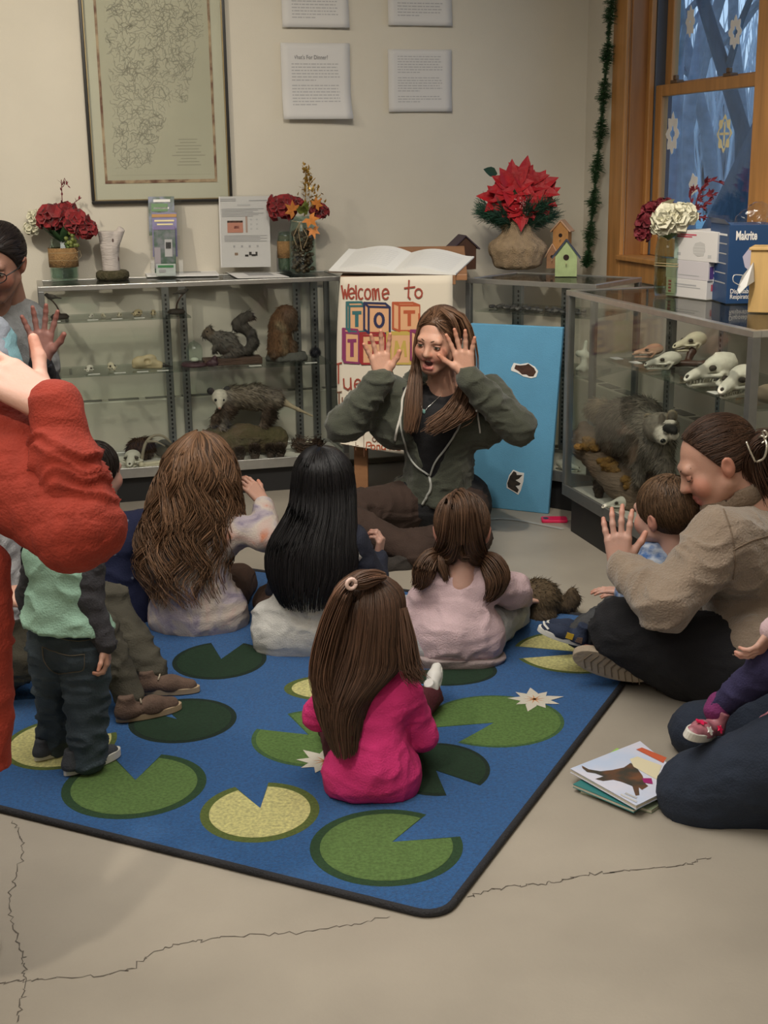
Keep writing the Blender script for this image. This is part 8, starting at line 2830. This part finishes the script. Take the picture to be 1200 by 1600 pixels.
# ---- upper shelf, left bay
def bird_on_twig(px, label, flip=1):
 p = Lz(px, .16, LZ1 + .0005)
 t = thing('mounted_bird', label, 'bird mount', p, YAW, 'small birds mounted on twigs')
 mb = MB(); mb.lathe([(13 * S5_, 0), (14.5 * S5_, 3 * S5_), (11 * S5_, 7 * S5_), (.001, 7.5 * S5_)], sides=18); mb.build('base', mat('dark_base', (.030, .022, .016), .7, bump=.5, bscale=60), t, smooth=True)
 mb = MB(); mb.tube(crom(np.array([(0, 0, 6), (-2 * flip, 0, 16), (-8 * flip, 0, 26), (-13 * flip, 0, 31)]), 10) * S5_, .0035, 6); mb.build('twig', M_woodd, t, smooth=True)
 c = np.array((-11 * flip, 0, 34)) * S5_
 b_ = [ell(c, np.array((7, 4, 4.2)) * S5_, None, (.05, .042, .035)), cone(c + V3(-6 * flip, 0, 3) * S5_, c + V3(-6.5 * flip, 0, 3.4) * S5_, 3.0 * S5_, 2.8 * S5_, (.03, .025, .022)), cone(c + V3(6 * flip, 0, -1) * S5_, c + V3(15 * flip, 0, -3) * S5_, 1.7 * S5_, 1.0 * S5_, (.03, .025, .02)), cone(c + V3(-8.5 * flip, 0, 3.2) * S5_, c + V3(-12 * flip, 0, 2.6) * S5_, 1.0 * S5_, .3 * S5_, (.02, .018, .015))]
 v, f, cc = solid(b_, 1.0 * S5_, 2.0 * S5_); put('bird_body', v, f, M_fur, t, cols=cc, smooth=True)

bird_on_twig(94, 'small dark bird on a bent twig at the left end of the upper shelf')
bird_on_twig(276, 'small dark bird on a twig at the right end of the upper shelf', -1)
for px, L, m, lb, fw, sl_ in ((143, .040, M_bonew, 'tiny white skull, leftmost on the upper shelf', (-.1, -1, 0), .9), (162, .040, M_bone, 'tiny broken skull, second on the upper shelf', (.5, -.8, 0), .8), (187, .042, M_bone, 'tiny skull with a dark nose opening, third on the upper shelf', (.1, -1, 0), .9), (215, .062, M_bonet, 'broad tan skull, fourth on the upper shelf', (-.2, -1, 0), 1.25), (240, .052, M_bonet, 'narrow tan skull beside the right bird mount', (.1, -1, 0), .8)):
 skull('small_skull', lb, Lz(px, .13, LZ1 + .0006), fw, L * 1.15, m, sl_)
for px, lb in ((86, 'white label card under the left bird mount'), (145, 'white label card in front of the leftmost tiny skull'), (183, 'white label card in front of the third tiny skull'), (218, 'white label card in front of the broad tan skull')): tagline(px, .05, LZ1 + .0005, .046, lb)
# ---- middle shelf, left bay
skull('small_skull', 'white cat-like skull on the middle shelf', Lz(134, .12, LZ2 + .0006), (.0, -1, 0), .075, M_bonew, 1.0)
skull('small_skull', 'pale open-jawed skull, second on the middle shelf', Lz(170, .14, LZ2 + .0006), (.45, -.9, 0), .085, M_bone, .85, crest=True)
p = Lz(232, .13, LZ2 + .0006)
t = thing('bird_skull', 'long bird skull with a dark beak on the middle shelf', 'skull', p, YAW, None)
v, f, c = solid([ell((-16, 0, 11), (13, 8, 9)), cone((-4, 0, 11), (14, 0, 6), 7, 4), ell((-2, 0, 16), (10, 4, 6)), cone((-26, 0, 5), (14, -2, 2.2), 3, 2), ('-e', np.array((-6, -7, 13)), np.array((5, 4, 4)), None, None, None, 1.5)], 1.2, 3)
put('skull_bone', v * S5_, f, M_bonet, t, smooth=True)
mb = MB(); mb.tube(np.array([(12, 0, 6.5), (22, 0, 4), (34, 0, 1)]) * S5_, [4 * S5_, 3 * S5_, .4 * S5_], 8); mb.build('beak', M_beak, t, smooth=True)
for px, lb in ((141, 'white label card in front of the cat-like skull'), (182, 'white label card in front of the open-jawed skull'), (218, 'white label card in front of the bird skull'), (250, 'white label card at the end of the left bay')): tagline(px, .05, LZ2 + .0005, .050, lb)

# ---- middle shelf, right bay: dome, squirrels
p = Lz(301, .14, LZ2 + .0006)
t = thing('glass_dome', 'small glass dome over a pale specimen on a purple base', 'dome', p)
mb = MB(); mb.lathe([(21 * S5_, 0), (23 * S5_, 2 * S5_), (20 * S5_, 6 * S5_), (.001, 6.5 * S5_)], sides=22); mb.build('base', mat('plum_wood', (.055, .022, .030), .6), t, smooth=True)
mb = MB(); mb.lathe([(13.5 * S5_, 6 * S5_), (13.5 * S5_, 26 * S5_), (11.5 * S5_, 33 * S5_), (6 * S5_, 38 * S5_), (1.5 * S5_, 39.5 * S5_), (1.5 * S5_, 41 * S5_), (.001, 41.5 * S5_)], sides=22, caps=False); mb.build('dome', M_jar, t, smooth=True)
mb = MB(); mb.ball((0, 0, 10 * S5_), (7 * S5_, 5 * S5_, 4 * S5_), 10, 6); mb.build('pale_specimen', M_bonew, t, smooth=True)
p = Lz(328, .10, LZ2 + .0006)
t = thing('purple_specimen', 'small dark purple specimen between the dome and the squirrel', 'specimen', p)
v, f, c = solid([ell((0, 0, 5), (9, 5, 5)), cone((3, 0, 8), (5, 0, 13), 4, 3)], 1.2, 3, disp=lambda v: .8 * vnoise(v * .4, 2)); put('purple_stone', v * S5_, f, mat('plum_wood'), t, smooth=True)

def A(px, py, d=0.0, pl=.15):
 return Lp(px, py, pl + d * S5_)

t = thing('mounted_squirrel', 'grey squirrel mount with a curled tail standing on a wooden plank', 'squirrel', Lz(358, .15, LZ2 + .0006))
zb = LZ2 + .0008
mb = MB()
q0, q1 = Lz(316, .10, zb), Lz(408, .10, zb)
mb.hexa([q0, q1, q1 + RV * .09, q0 + RV * .09, q0 + V3(0, 0, .028), q1 + V3(0, 0, .030), q1 + RV * .085 + V3(0, 0, .032), q0 + RV * .09 + V3(0, 0, .030)])
mb.build('plank', mat('weathered_plank', (.085, .050, .035), .9, var=.4, vscale=7, stretch=(1, 1, 5), bump=.8, bscale=40), t, local=False, bevel=.004)
GR, GD, TN = (.10, .09, .078), (.055, .048, .040), (.12, .085, .055)
sq = [ell(A(326, 520), (.024, .022, .024), None, TN), cone(A(321, 522), A(319, 525), .013, .011, GD), cone(A(330, 526), A(345, 528), .022, .030, GR), ell(A(356, 536), (.048, .036, .050), None, GR), ell(A(366, 548), (.042, .038, .042), None, GR), cone(A(342, 530), A(350, 540), .034, .038, GR)]
for d in (-5, 5):
 sq += [cone(A(341, 536, d), A(336, 544, d), .013, .010, GR), cone(A(336, 544, d), A(334, 550, d), .010, .008, GD), cone(A(364, 553, d), A(352, 559, d), .022, .010, GR), cone(A(352, 559, d), A(345, 559, d), .009, .007, GD), cone(A(327, 513, d * .7), A(328, 509, d * .7), .006, .004, GD)]
tail = [A(376, 552), A(388, 548), A(395, 536), A(392, 522), A(382, 513), A(371, 511), A(370, 505), A(378, 499), A(388, 494), A(396, 497)]
sq2 = chain(tail, [.014, .020, .024, .022, .022, .020, .020, .022, .020, .008], GD)
m_ = solid(sq + sq2, .0045, .012, colk=.008)
rng = np.random.default_rng(2)
ft = fur(m_, 3200, .016, .0014, lambda p: np.tile(np.array([.5, .1, -.6]), (len(p), 1)), rng, .35)
v, f, c = join([m_, ft]); put('fur_coat', v, f, M_fur, t, local=False, cols=c)
mb = MB(); mb.ball(A(324, 518, -7.5), .004, 8, 6); mb.build('eye', M_eyeb, t, local=False, smooth=True)

t = thing('mounted_marmot', 'reddish brown upright animal mount bowing its head on a round grey base', 'animal mount', Lz(444, .16, LZ2 + .0006))
mb = MB(); mb.lathe([(34 * S5_, 0), (35 * S5_, 4 * S5_), (31 * S5_, 14 * S5_), (.001, 15 * S5_)], c=tuple(np.array(Lz(446, .16, LZ2 + .001)) - np.array(Lz(444, .16, LZ2 + .0006))), sides=26, sy=.62); mb.build('round_base', mat('grey_stone_base', (.085, .085, .075), .9, bump=.8, bscale=60), t, smooth=True)
RB1, RB2, BL = (.125, .060, .026), (.080, .048, .028), (.20, .155, .09)
B_ = lambda px, py, d=0.0: Lp(px, py, .16 + d * S5_)
mm = [cone(B_(437, 543), B_(437, 510), .056, .050, RB1), ell(B_(438, 548), (.052, .048, .035), None, RB2), cone(B_(440, 500), B_(446, 492), .046, .046, RB1), ell(B_(449, 495, -4), (.044, .042, .040), None, RB2), cone(B_(456, 505, -8), B_(458, 512, -8), .024, .018, RB2), cone(B_(436, 508, -14), B_(443, 514, -17), .014, .010, BL), cone(B_(444, 528, -15), B_(444, 550, -15), .011, .012, BL), cone(B_(456, 540, -4), B_(458, 552, -8), .026, .020, RB2), cone(B_(430, 552, -8), B_(428, 557, -14), .022, .012, RB2)]
m_ = solid(mm, .005, .018, colk=.010)
ft = fur(m_, 3600, .014, .0015, (.15, .0, -1), rng, .35)
v, f, c = join([m_, ft]); put('fur_coat', v, f, M_fur, t, local=False, cols=c)
p = Lz(491, .14, LZ2 + .0006)
t = thing('spiny_seedpod', 'black spiny ball at the right end of the middle shelf', 'specimen', p)
c0 = np.array((0, 0, 11 * S5_)); mb = MB(); mb.ball(c0, 7 * S5_, 12, 8)
for k in range(150):
 a, z = k * 2.39996, 1 - 2 * (k + .5) / 150
 d = np.array([math.cos(a) * math.sqrt(1 - z * z), math.sin(a) * math.sqrt(1 - z * z), z]); mb.tube([c0 + d * 6 * S5_, c0 + d * (11 if z > -.5 else 9) * S5_], [.0022, .0004], 4, caps=False)
mb.build('spines', mat('spine_black', (.012, .012, .020), .5), t)
for px, lb in ((396, 'white label card below the squirrel plank'), (484, 'white label card below the spiny ball')): tagline(px, .05, LZ2 + .0005, .055, lb)

# ---- deck of the left case
DZ = .115 + .0282
skull('large_skull', 'large white skull facing out at the left of the case floor', Lz(192, .12, DZ), (.05, -1, 0), .165, M_bonew, 1.05, teeth=True, group=None)
p = Lz(205, .25, DZ)
t = thing('brown_pelt', 'rolled brown fur pelt behind the large white skull', 'pelt', p)
m_ = solid([ell((0, 0, .05), (.055, .05, .05), None, (.055, .026, .014)), ell((.03, 0, .055), (.04, .04, .045), None, (.07, .034, .018))], .008, .02)
ft = fur(m_, 1500, .022, .002, (.2, -.3, -.8), rng, .4); v, f, c = join([m_, ft]); put('fur_coat', v, f, M_fur, t, cols=c)

def bone(label, a, b, r, name='bone', m=None, group='loose bones on the case floor'):
 a, b = np.asarray(a), np.asarray(b)
 t = thing(name, label, 'bone', (a + b) / 2 * V3(1, 1, 0) + V3(0, 0, DZ), 0, group)
 d = nrm(b - a); n_ = nrm(np.cross(d, (0, 0, 1)))
 v, f, c = solid([cone(a, b, r, r)] + [cone(e + n_ * r * s, e + n_ * r * s, r * 1.35, r * 1.35) for e in (a, b) for s in (-.9, .9)], r * .4, r * .8)
 put('shaft', v, f, m or M_bone, t, local=False, smooth=True)

zz = V3(0, 0, DZ + .012)
bone('thick pale bone beside the large white skull', Lz(207, .08, 0) + zz, Lz(240, .10, 0) + zz, .009)
bone('slim pale bone at the front of the case floor', Lz(214, .04, 0) + zz * .98, Lz(250, .06, 0) + zz * .98, .0065)
bone('short pale bone near the tall antler', Lz(228, .03, 0) + zz * .97, Lz(240, .07, 0) + zz * .97, .006)
p = Lz(236, .16, DZ)
t = thing('antler', 'grey curved antler arching over the bones', 'antler', p)
mb = MB(); mb.tube(crom(np.array([Lp(221, 722, .14), Lp(224, 704, .14), Lp(229, 690, .15), Lp(240, 681, .16), Lp(254, 681, .16), Lp(268, 692, .17)]), 22), np.linspace(.008, .005, 22), 8)
mb.tube(crom(np.array([Lp(229, 690, .15), Lp(243, 690, .12), Lp(258, 697, .12)]), 12), np.linspace(.007, .003, 12), 8)
mb.build('beam', mat('antler_grey', (.30, .26, .19), .7, var=.2, vscale=20), t, local=False, smooth=True)
p = Lz(246, .24, DZ)
t = thing('stone', 'dark grey stone behind the antler', 'stone', p)
v, f, c = solid([ell((0, 0, .045), (.05, .035, .045)), ell((.03, 0, .03), (.04, .03, .03))], .009, .02, disp=lambda v: .006 * vnoise(v * 30, 3)); put('rock', v, f, mat('dark_rock', (.085, .078, .062), .9, var=.2, vscale=20), t, smooth=True)

# opossum on a log
t = thing('log', 'mossy brown log on the case floor under the opossum', 'log', Lz(382, .17, DZ))
lg = [cone(Lp(330, 690, .17), Lp(432, 686, .17), .058, .056), ell(Lp(340, 684, .17), (.05, .05, .06)), ell(Lp(425, 690, .18), (.06, .05, .06)), ell(Lp(380, 680, .16), (.10, .05, .055)), ('clip', V3(0, 0, DZ + .001), (0, 0, -1))]
v, f, c = solid(lg, .010, .03, disp=lambda v: .009 * (1 - np.abs(vnoise(v * [14, 14, 40], 5))) + .004 * vnoise(v * 60, 6) - .006)
put('bark', v, f, M_logl, t, local=False, smooth=True)
zl = .0
t = thing('mounted_opossum', 'opossum mount with a white face standing on the mossy log', 'opossum', Lz(385, .17, DZ + .14))
OB, OD, OW, OF = (.19, .155, .115), (.075, .050, .034), (.56, .52, .43), (.22, .19, .15)
O = lambda px, py, d=0.0: Lp(px, py, .17 + d * S5_)
op = [cone(O(365, 621), O(400, 620), .052, .056, OB), cone(O(400, 620), O(428, 625), .056, .046, OB), cone(O(362, 622), O(352, 620, -5), .044, .034, OF), cone(O(355, 632, -6), O(351, 640, -8), .034, .028, OD)]
for (x0, y0, x1, y1, x2, y2, d) in ((352, 640, 337, 654, 336, 664, -7), (360, 640, 352, 655, 349, 669, -11), (418, 636, 416, 652, 412, 664, -9), (424, 636, 424, 650, 420, 660, 8)):
 op += [cone(O(x0, y0, d), O(x1, y1, d), .028, .018, OD), cone(O(x1, y1, d), O(x2, y2, d), .018, .012, OD if x0 != 360 else OF), cone(O(x2, y2, d), O(x2 - 5, y2 + 1, d), .010, .007, (.25, .19, .15))]
m_ = solid(op, .0055, .018, colk=.009)
ft = fur(m_, 5200, .020, .0015, lambda p: np.tile(np.array([.75, .1, -.45]), (len(p), 1)), rng, .4)
hd_ = solid([ell(O(343, 621, -10), (.036, .036, .038), None, OW), cone(O(343, 626, -16), O(343, 637, -22), .022, .010, OW), cone(O(350, 621, -6), O(356, 621, -2), .034, .038, OF)], .0045, .014, colk=.006)
tl_ = solid(chain([O(430, 622), O(446, 630), O(466, 640), O(488, 650)], [.022, .014, .008, .005], (.40, .33, .22)) + [cone(O(428, 624), O(440, 628), .028, .016, OD)], .0045, .01, colk=.006)
v, f, c = join([m_, ft, tl_, hd_]); put('fur_coat', v, f, M_fur, t, local=False, cols=c)
mb = MB()
for x, y, s in ((329, 611, -1), (355, 609, 1)): mb.ball(O(x, y, -8), (.017, .008, .017), 10, 6)
mb.build('ears', mat('ear_black', (.012, .010, .010), .7), t, local=False, smooth=True)['kind'] = 'stuff'
for x, y in ((337, 625), (349, 625)): mb = MB(); mb.ball(O(x, y, -21.5), (.0068, .006, .0068), 8, 6); mb.build('eye', M_eyeb, t, local=False, smooth=True)
mb = MB(); mb.ball(O(343, 638, -25), (.006, .006, .005), 8, 6); mb.build('nose', mat('pink_nose', (.40, .20, .16), .5), t, local=False, smooth=True)

for px, y, h, r, lb in ((366, .06, .058, .036, 'dark pine cone nearest the curly-haired girl'), (390, .07, .064, .040, 'dark pine cone in front of the log'), (415, .09, .056, .036, 'dark pine cone at the right end of the log'), (430, .05, .064, .040, 'brown pine cone, rightmost on the left case floor')): pinecone(lb, Lz(px, y, DZ), h, r, int(px))
p = Lz(476, .17, DZ)
t = thing('bird_nest', 'coiled twig wreath nest at the right end of the case floor', 'nest', p)
pp = []
for k in range(420):
 a0 = rng.random() * 6.283; R_ = .058 + .014 * rng.normal(); zz_ = .022 + .012 * rng.normal()
 pp.append([(R_ * math.cos(a0 + s_), .6 * R_ * math.sin(a0 + s_), max(zz_ + .020 * math.cos(a0 + s_) ** 2 + .004 * rng.normal(), .003)) for s_ in np.linspace(0, .9, 7)])
v, f, c = strands(np.array(pp), .0022, .0012, np.array([.075, .040, .024]) * (.5 + rng.random((420, 1)))); put('twigs', v, f, M_needle, t, cols=c)['kind'] = 'stuff'
mb = MB(); mb.tube([(-.02, -.01, .03), (-.005, -.02, .05), (.02, -.015, .045)], .004, 5); mb.build('pale_strip', M_bone, t)

# ---- centre case: arrowheads on the upper shelf, bones below
stone = mat('flint_grey', (.085, .080, .075), .6, var=.4, vscale=30)
k = 0
for row, yy in ((0, .10), (1, .17)):
 for i in range(13):
  px = 742 + i * 11 + row * 5
  d = (at(px, 485, 5.6) - CL) @ CD
  d = .06 + (CLEN - .14) * (i + .5 * row) / 13.2
  p = CL + CD * d + CN * (yy + .012 * rng.normal()) + V3(0, 0, .8286)
  t = thing('flint', '%s flint from the left, %s row on the centre case upper shelf' % (('first second third fourth fifth sixth seventh eighth ninth tenth eleventh twelfth thirteenth').split()[i], ('front', 'back')[row]), 'stone', p, rng.random() * 3, 'flints on the centre case shelf')
  v, f, c = solid([ell((0, 0, .008), (.016, .010, .008)), cone((.008, 0, .008), (.022, .002, .007), .006, .003)], .0042, .006, disp=lambda v: .003 * vnoise(v * 160, k)); put('flake', v, f, stone, t, smooth=True)
  k += 1
p = CL + CD * .50 + CN * .16 + V3(0, 0, .581)
t = thing('vertebra', 'knobbly white bone standing on the middle shelf of the centre case', 'bone', p)
q = lambda x, y, z: np.array((x, y, z)) * .0030
v, f, c = solid([cone(q(0, 0, 4), q(0, 0, 26), .016, .014), cone(q(-8, 0, 26), q(9, 0, 22), .014, .013), cone(q(0, 0, 26), q(2, 0, 42), .010, .008), cone(q(0, 0, 10), q(-9, 0, 4), .011, .009), cone(q(0, 0, 10), q(8, 0, 3), .010, .009)], .004, .010); put('bone', v, f, M_bonew, t, smooth=True)
skull('small_skull', 'flat white skull on the floor of the centre case', CL + CD * .47 + CN * .09 + V3(0, 0, .1585), (.8, -.6, 0), .12, M_bonew, .9, group=None)

# ---- right case: skulls on the shelf
RZs = RZ1 + .0006

def Rz(px, y, z):
 """on the level z of the right case, y behind the front, under a pixel column"""
 d = ray(px, 600)
 q = CC + d * (((RO + (RFU + y) * RU - CC) @ RU) / (d @ RU))
 return V3(q[0], q[1], z)

skull('small_skull', 'small orange-tinged skull at the far end of the right shelf', Rz(1012, .22, RZs), (-.85, -.2, 0), .13, mat('orange_bone', (.48, .27, .17), .6, var=.2, vscale=30), .7, group=None)
skull('small_skull', 'narrow white fox skull near the far end of the right shelf', Rz(1036, .14, RZs), (-.93, -.35, 0), .155, M_bonew, .75, group=None, teeth=True)
t0 = thing('driftwood_stand', 'dark driftwood support under the upper skull on the right shelf', 'stand', Rz(1072, .25, RZs))
v, f, c = solid([cone((-.05, .0, .012), (.06, -.03, .012), .012, .012), cone((.06, -.03, .012), (.09, -.09, .014), .012, .010), cone((0, 0, .012), (.02, .02, .05), .011, .016)], .006, .01, disp=lambda v: .003 * vnoise(v * 60, 2)); put('branch', v, f, M_woodd, t0, smooth=True)
skull('large_skull', 'upper white skull raised on driftwood at the back of the right shelf', Rz(1076, .28, RZs + .048), (-.8, -.55, .0), .17, M_bone, .8, group=None)
skull('large_skull', 'long white wolf-like skull with bared teeth at the right shelf front', Rz(1112, .13, RZs), (-.80, -.58, 0), .255, M_bonew, .72, group=None, teeth=True, crest=True)
skull('large_skull', 'largest toothed skull, nearest on the right shelf', Rz(1152, .10, RZs), (-.62, -.78, 0), .235, M_bonew, .85, group=None, teeth=True)
t0 = thing('glass_dish', 'small clear glass dish beside the fox skull', 'dish', Rz(1040, .08, RZs))
mb = MB(); mb.lathe([(.012, 0), (.016, .004), (.018, .02), (.016, .02), (.013, .006), (.001, .005)], sides=16); mb.build('bowl', M_jar, t0, smooth=True)
t0 = thing('round_stone', 'brown rounded stone at the right end of the right shelf', 'stone', Rz(1205, .13, RZs))
v, f, c = solid([ell((0, 0, .030), (.05, .045, .030))], .008, .01, disp=lambda v: .002 * vnoise(v * 40, 2)); put('stone_body', v, f, mat('brown_stone', (.22, .17, .11), .8, var=.15, vscale=20), t0, smooth=True)
for px, y, lb in ((962, .10, 'white label card at the far end of the right shelf'), (992, .12, 'white label card below the orange-tinged skull'), (1085, .08, 'white label card in front of the wolf-like skull'), (1118, .07, 'white label card in front of the largest skull')):
 card(Rz(px, y, RZs), .055, .03, RYAW, lb)

# driftwood and raccoon
R_ = lambda px, py, y: Rp(px, py, y)
RDK = .178
t = thing('driftwood_log', 'grey driftwood trunk leaning across the right case with orange fungi', 'log', Rz(950, .12, RDK))
lg = chain([R_(893, 684, .045), R_(912, 700, .06), R_(940, 728, .08), R_(968, 760, .10), R_(990, 786, .12)], [.022, .040, .050, .050, .046]) + chain([R_(912, 665, .09), R_(930, 695, .10), R_(955, 735, .12)], [.024, .050, .050]) + [cone(R_(925, 690, .10), R_(975, 740, .14), .045, .05), cone(R_(905, 685, .07), R_(935, 700, .09), .03, .045), cone(R_(1000, 740, .16), R_(1025, 765, .16), .05, .05), cone(R_(970, 755, .12), R_(1025, 775, .15), .045, .04), ('clip', V3(0, 0, RDK + .001), (0, 0, -1)), ('clip', RO + (RFU + .022) * RU, -RU)]
v, f, c = solid(lg, .010, .03, disp=lambda v: .008 * (1 - np.abs(vnoise(v * [26, 26, 14], 5))) + .004 * vnoise(v * 50, 6) - .007)
put('wood', v, f, M_logm, t, local=False, smooth=True)
SFt = Surf((v, f))
for (px, py, s_) in ((920, 695, 1.0), (930, 701, .8), (944, 724, 1.0), (953, 734, .9), (982, 750, 1.0), (924, 662, .8)):
 q = SFt.hit(px, py, .0)
 if q is None: continue
 P = [ell(q + rng.normal(size=3) * .014 * s_, np.array((.020, .016, .014)) * s_) for k in range(6)]
 vv, ff, cc = solid(P, .006, .008, disp=lambda v: .004 * vnoise(v * 140, 4)); put('fungus', vv, ff, M_fung, t, local=False, smooth=True)
t = thing('mounted_raccoon', 'raccoon mount with a black mask standing on the driftwood', 'raccoon', Rz(1000, .20, RDK + .2))
RG, RD, RW_, RBk, RT = (.20, .175, .14), (.11, .09, .068), (.60, .56, .47), (.010, .009, .008), (.26, .21, .14)
pl = .14
A2 = lambda px, py, d=0.0: at(px, py, Rp(px, py, pl)[1] + d)
rc = [cone(A2(972, 662), A2(1000, 655), .095, .085, RD), cone(A2(968, 680), A2(1010, 680), .085, .075, RG), cone(A2(1000, 665), A2(1022, 680, -.05), .08, .065, RG), cone(A2(1026, 696, -.07), A2(1018, 712, -.06), .062, .050, RG)]
rf = [ell(A2(1033, 668, -.10), (.064, .056, .054), None, RG), ell(A2(1015, 682, -.11), (.018, .022, .014), None, RW_), ell(A2(1053, 680, -.11), (.018, .022, .014), None, RW_), cone(A2(1035, 678, -.14), A2(1036, 687, -.19), .028, .015, RW_), ell(A2(1034, 657, -.135), (.010, .016, .026), None, RD), ell(A2(1022, 661, -.135), (.020, .014, .007), None, RW_), ell(A2(1047, 659, -.135), (.020, .014, .007), None, RW_)]
rf += [ell(A2(1023, 671, -.148), (.024, .016, .016), None, RBk), ell(A2(1046, 669, -.148), (.024, .016, .016), None, RBk), ell(A2(1016, 675, -.13), (.012, .014, .010), None, RBk), ell(A2(1053, 673, -.13), (.012, .014, .010), None, RBk)]
for (x, y, s) in ((1013, 655, -1), (1050, 650, 1)): rf += [ell(A2(x, y, -.08), (.019, .013, .023), None, RT), ell(A2(x, y + 1, -.094), (.012, .007, .016), None, RD)]
for pts, rr in (([(1004, 700, -.06), (1000, 722, -.07), (999, 750, -.08)], (.046, .028, .020)), ([(1030, 705, -.06), (1038, 725, -.06), (1042, 748, -.06)], (.044, .030, .022)), ([(965, 690, .0), (955, 712, -.02), (958, 728, -.05)], (.060, .034, .020)), ([(985, 695, .03), (985, 715, .03), (990, 735, .02)], (.05, .03, .02))):
 Q_ = [A2(*p_) for p_ in pts]; rc += chain(Q_, rr, RG)
rc += [cone(A2(999, 751, -.09), A2(997, 757, -.11), .016, .012, RD), cone(A2(959, 729, -.06), A2(963, 735, -.08), .016, .012, RT)]
tl_ = [A2(960, 655, .0), A2(950, 648, -.04), A2(941, 642, -.08), A2(932, 640, -.11), A2(924, 644, -.12)]
rc += [cone(tl_[0], tl_[1], .040, .042, RD), cone(tl_[1], tl_[2], .040, .040, RT), cone(tl_[2], tl_[3], .038, .036, RD), cone(tl_[3], tl_[4], .034, .022, RT)]
m_ = solid(rc, .0065, .022, colk=.008)
ft = fur(m_, 9000, .022, .0016, lambda p: np.stack([-.35 + 0 * p[:, 0], .3 + 0 * p[:, 0], -.8 + 0 * p[:, 0]], 1), rng, .35)
fc_ = solid(rf, .0045, .012, colk=.004)
ff_ = fur(fc_, 2600, .009, .0011, (0, 0, -1), rng, .2)
v, f, c = join([m_, ft, fc_, ff_]); put('fur_coat', v, f, M_fur, t, local=False, cols=c)
mb = MB(); mb.ball(A2(1036, 689, -.205), (.010, .008, .008), 8, 6); mb.build('nose', M_eyeb, t, local=False, smooth=True)
for x, y in ((1025, 671), (1044, 669)): mb = MB(); mb.ball(A2(x, y, -.164), .0055, 8, 6); mb.build('eye', M_eyeb, t, local=False, smooth=True)
pinecone('brown pine cone below the driftwood in the right case', Rz(941, .07, RDK), .075, .036, 5)
skull('small_skull', 'pale low skull beside the pine cone in the right case', Rz(972, .06, RDK), (-.9, -.3, 0), .13, M_bonew, .8, group=None)

# ---- the soft brown toy animal on the rug edge, its curled tail up
t = thing('plush_animal', 'brown plush animal with a curled-up tail on the floor beyond the rug', 'toy', fl(848, 966))
PB = (.070, .046, .022)
T_ = at
Yp = 4.12
pl_ = [ell(T_(842, 936, Yp), (.075, .085, .066), None, PB), ell(T_(826, 948, Yp + .02), (.06, .07, .055), None, PB), ell(T_(808, 945, Yp + .10), (.05, .055, .05), None, PB), cone(T_(850, 958, Yp - .04), T_(858, 966, Yp - .06), .035, .026, PB), cone(T_(838, 964, Yp - .06), T_(846, 968, Yp - .08), .032, .026, (.055, .036, .018)), cone(T_(865, 955, Yp + .05), T_(882, 965, Yp + .0), .022, .018, (.22, .19, .14))]
pl_ += chain([T_(862, 936, Yp), T_(876, 946, Yp - .01), T_(889, 946, Yp - .02), T_(895, 936, Yp - .02), T_(894, 926, Yp - .02)], [.022, .021, .021, .020, .017], (.060, .038, .018))
pl_ += [('clip', fl(848, 966) + V3(0, 0, .001), (0, 0, -1))]
m_ = solid(pl_, .0055, .02, colk=.01)
ft = fur(m_, 4200, .012, .0013, (.4, -.1, -.6), rng, .35, 1.2); v, f, c = join([m_, ft])
put('plush_body', v, f, M_fur, t, local=False, cols=c)
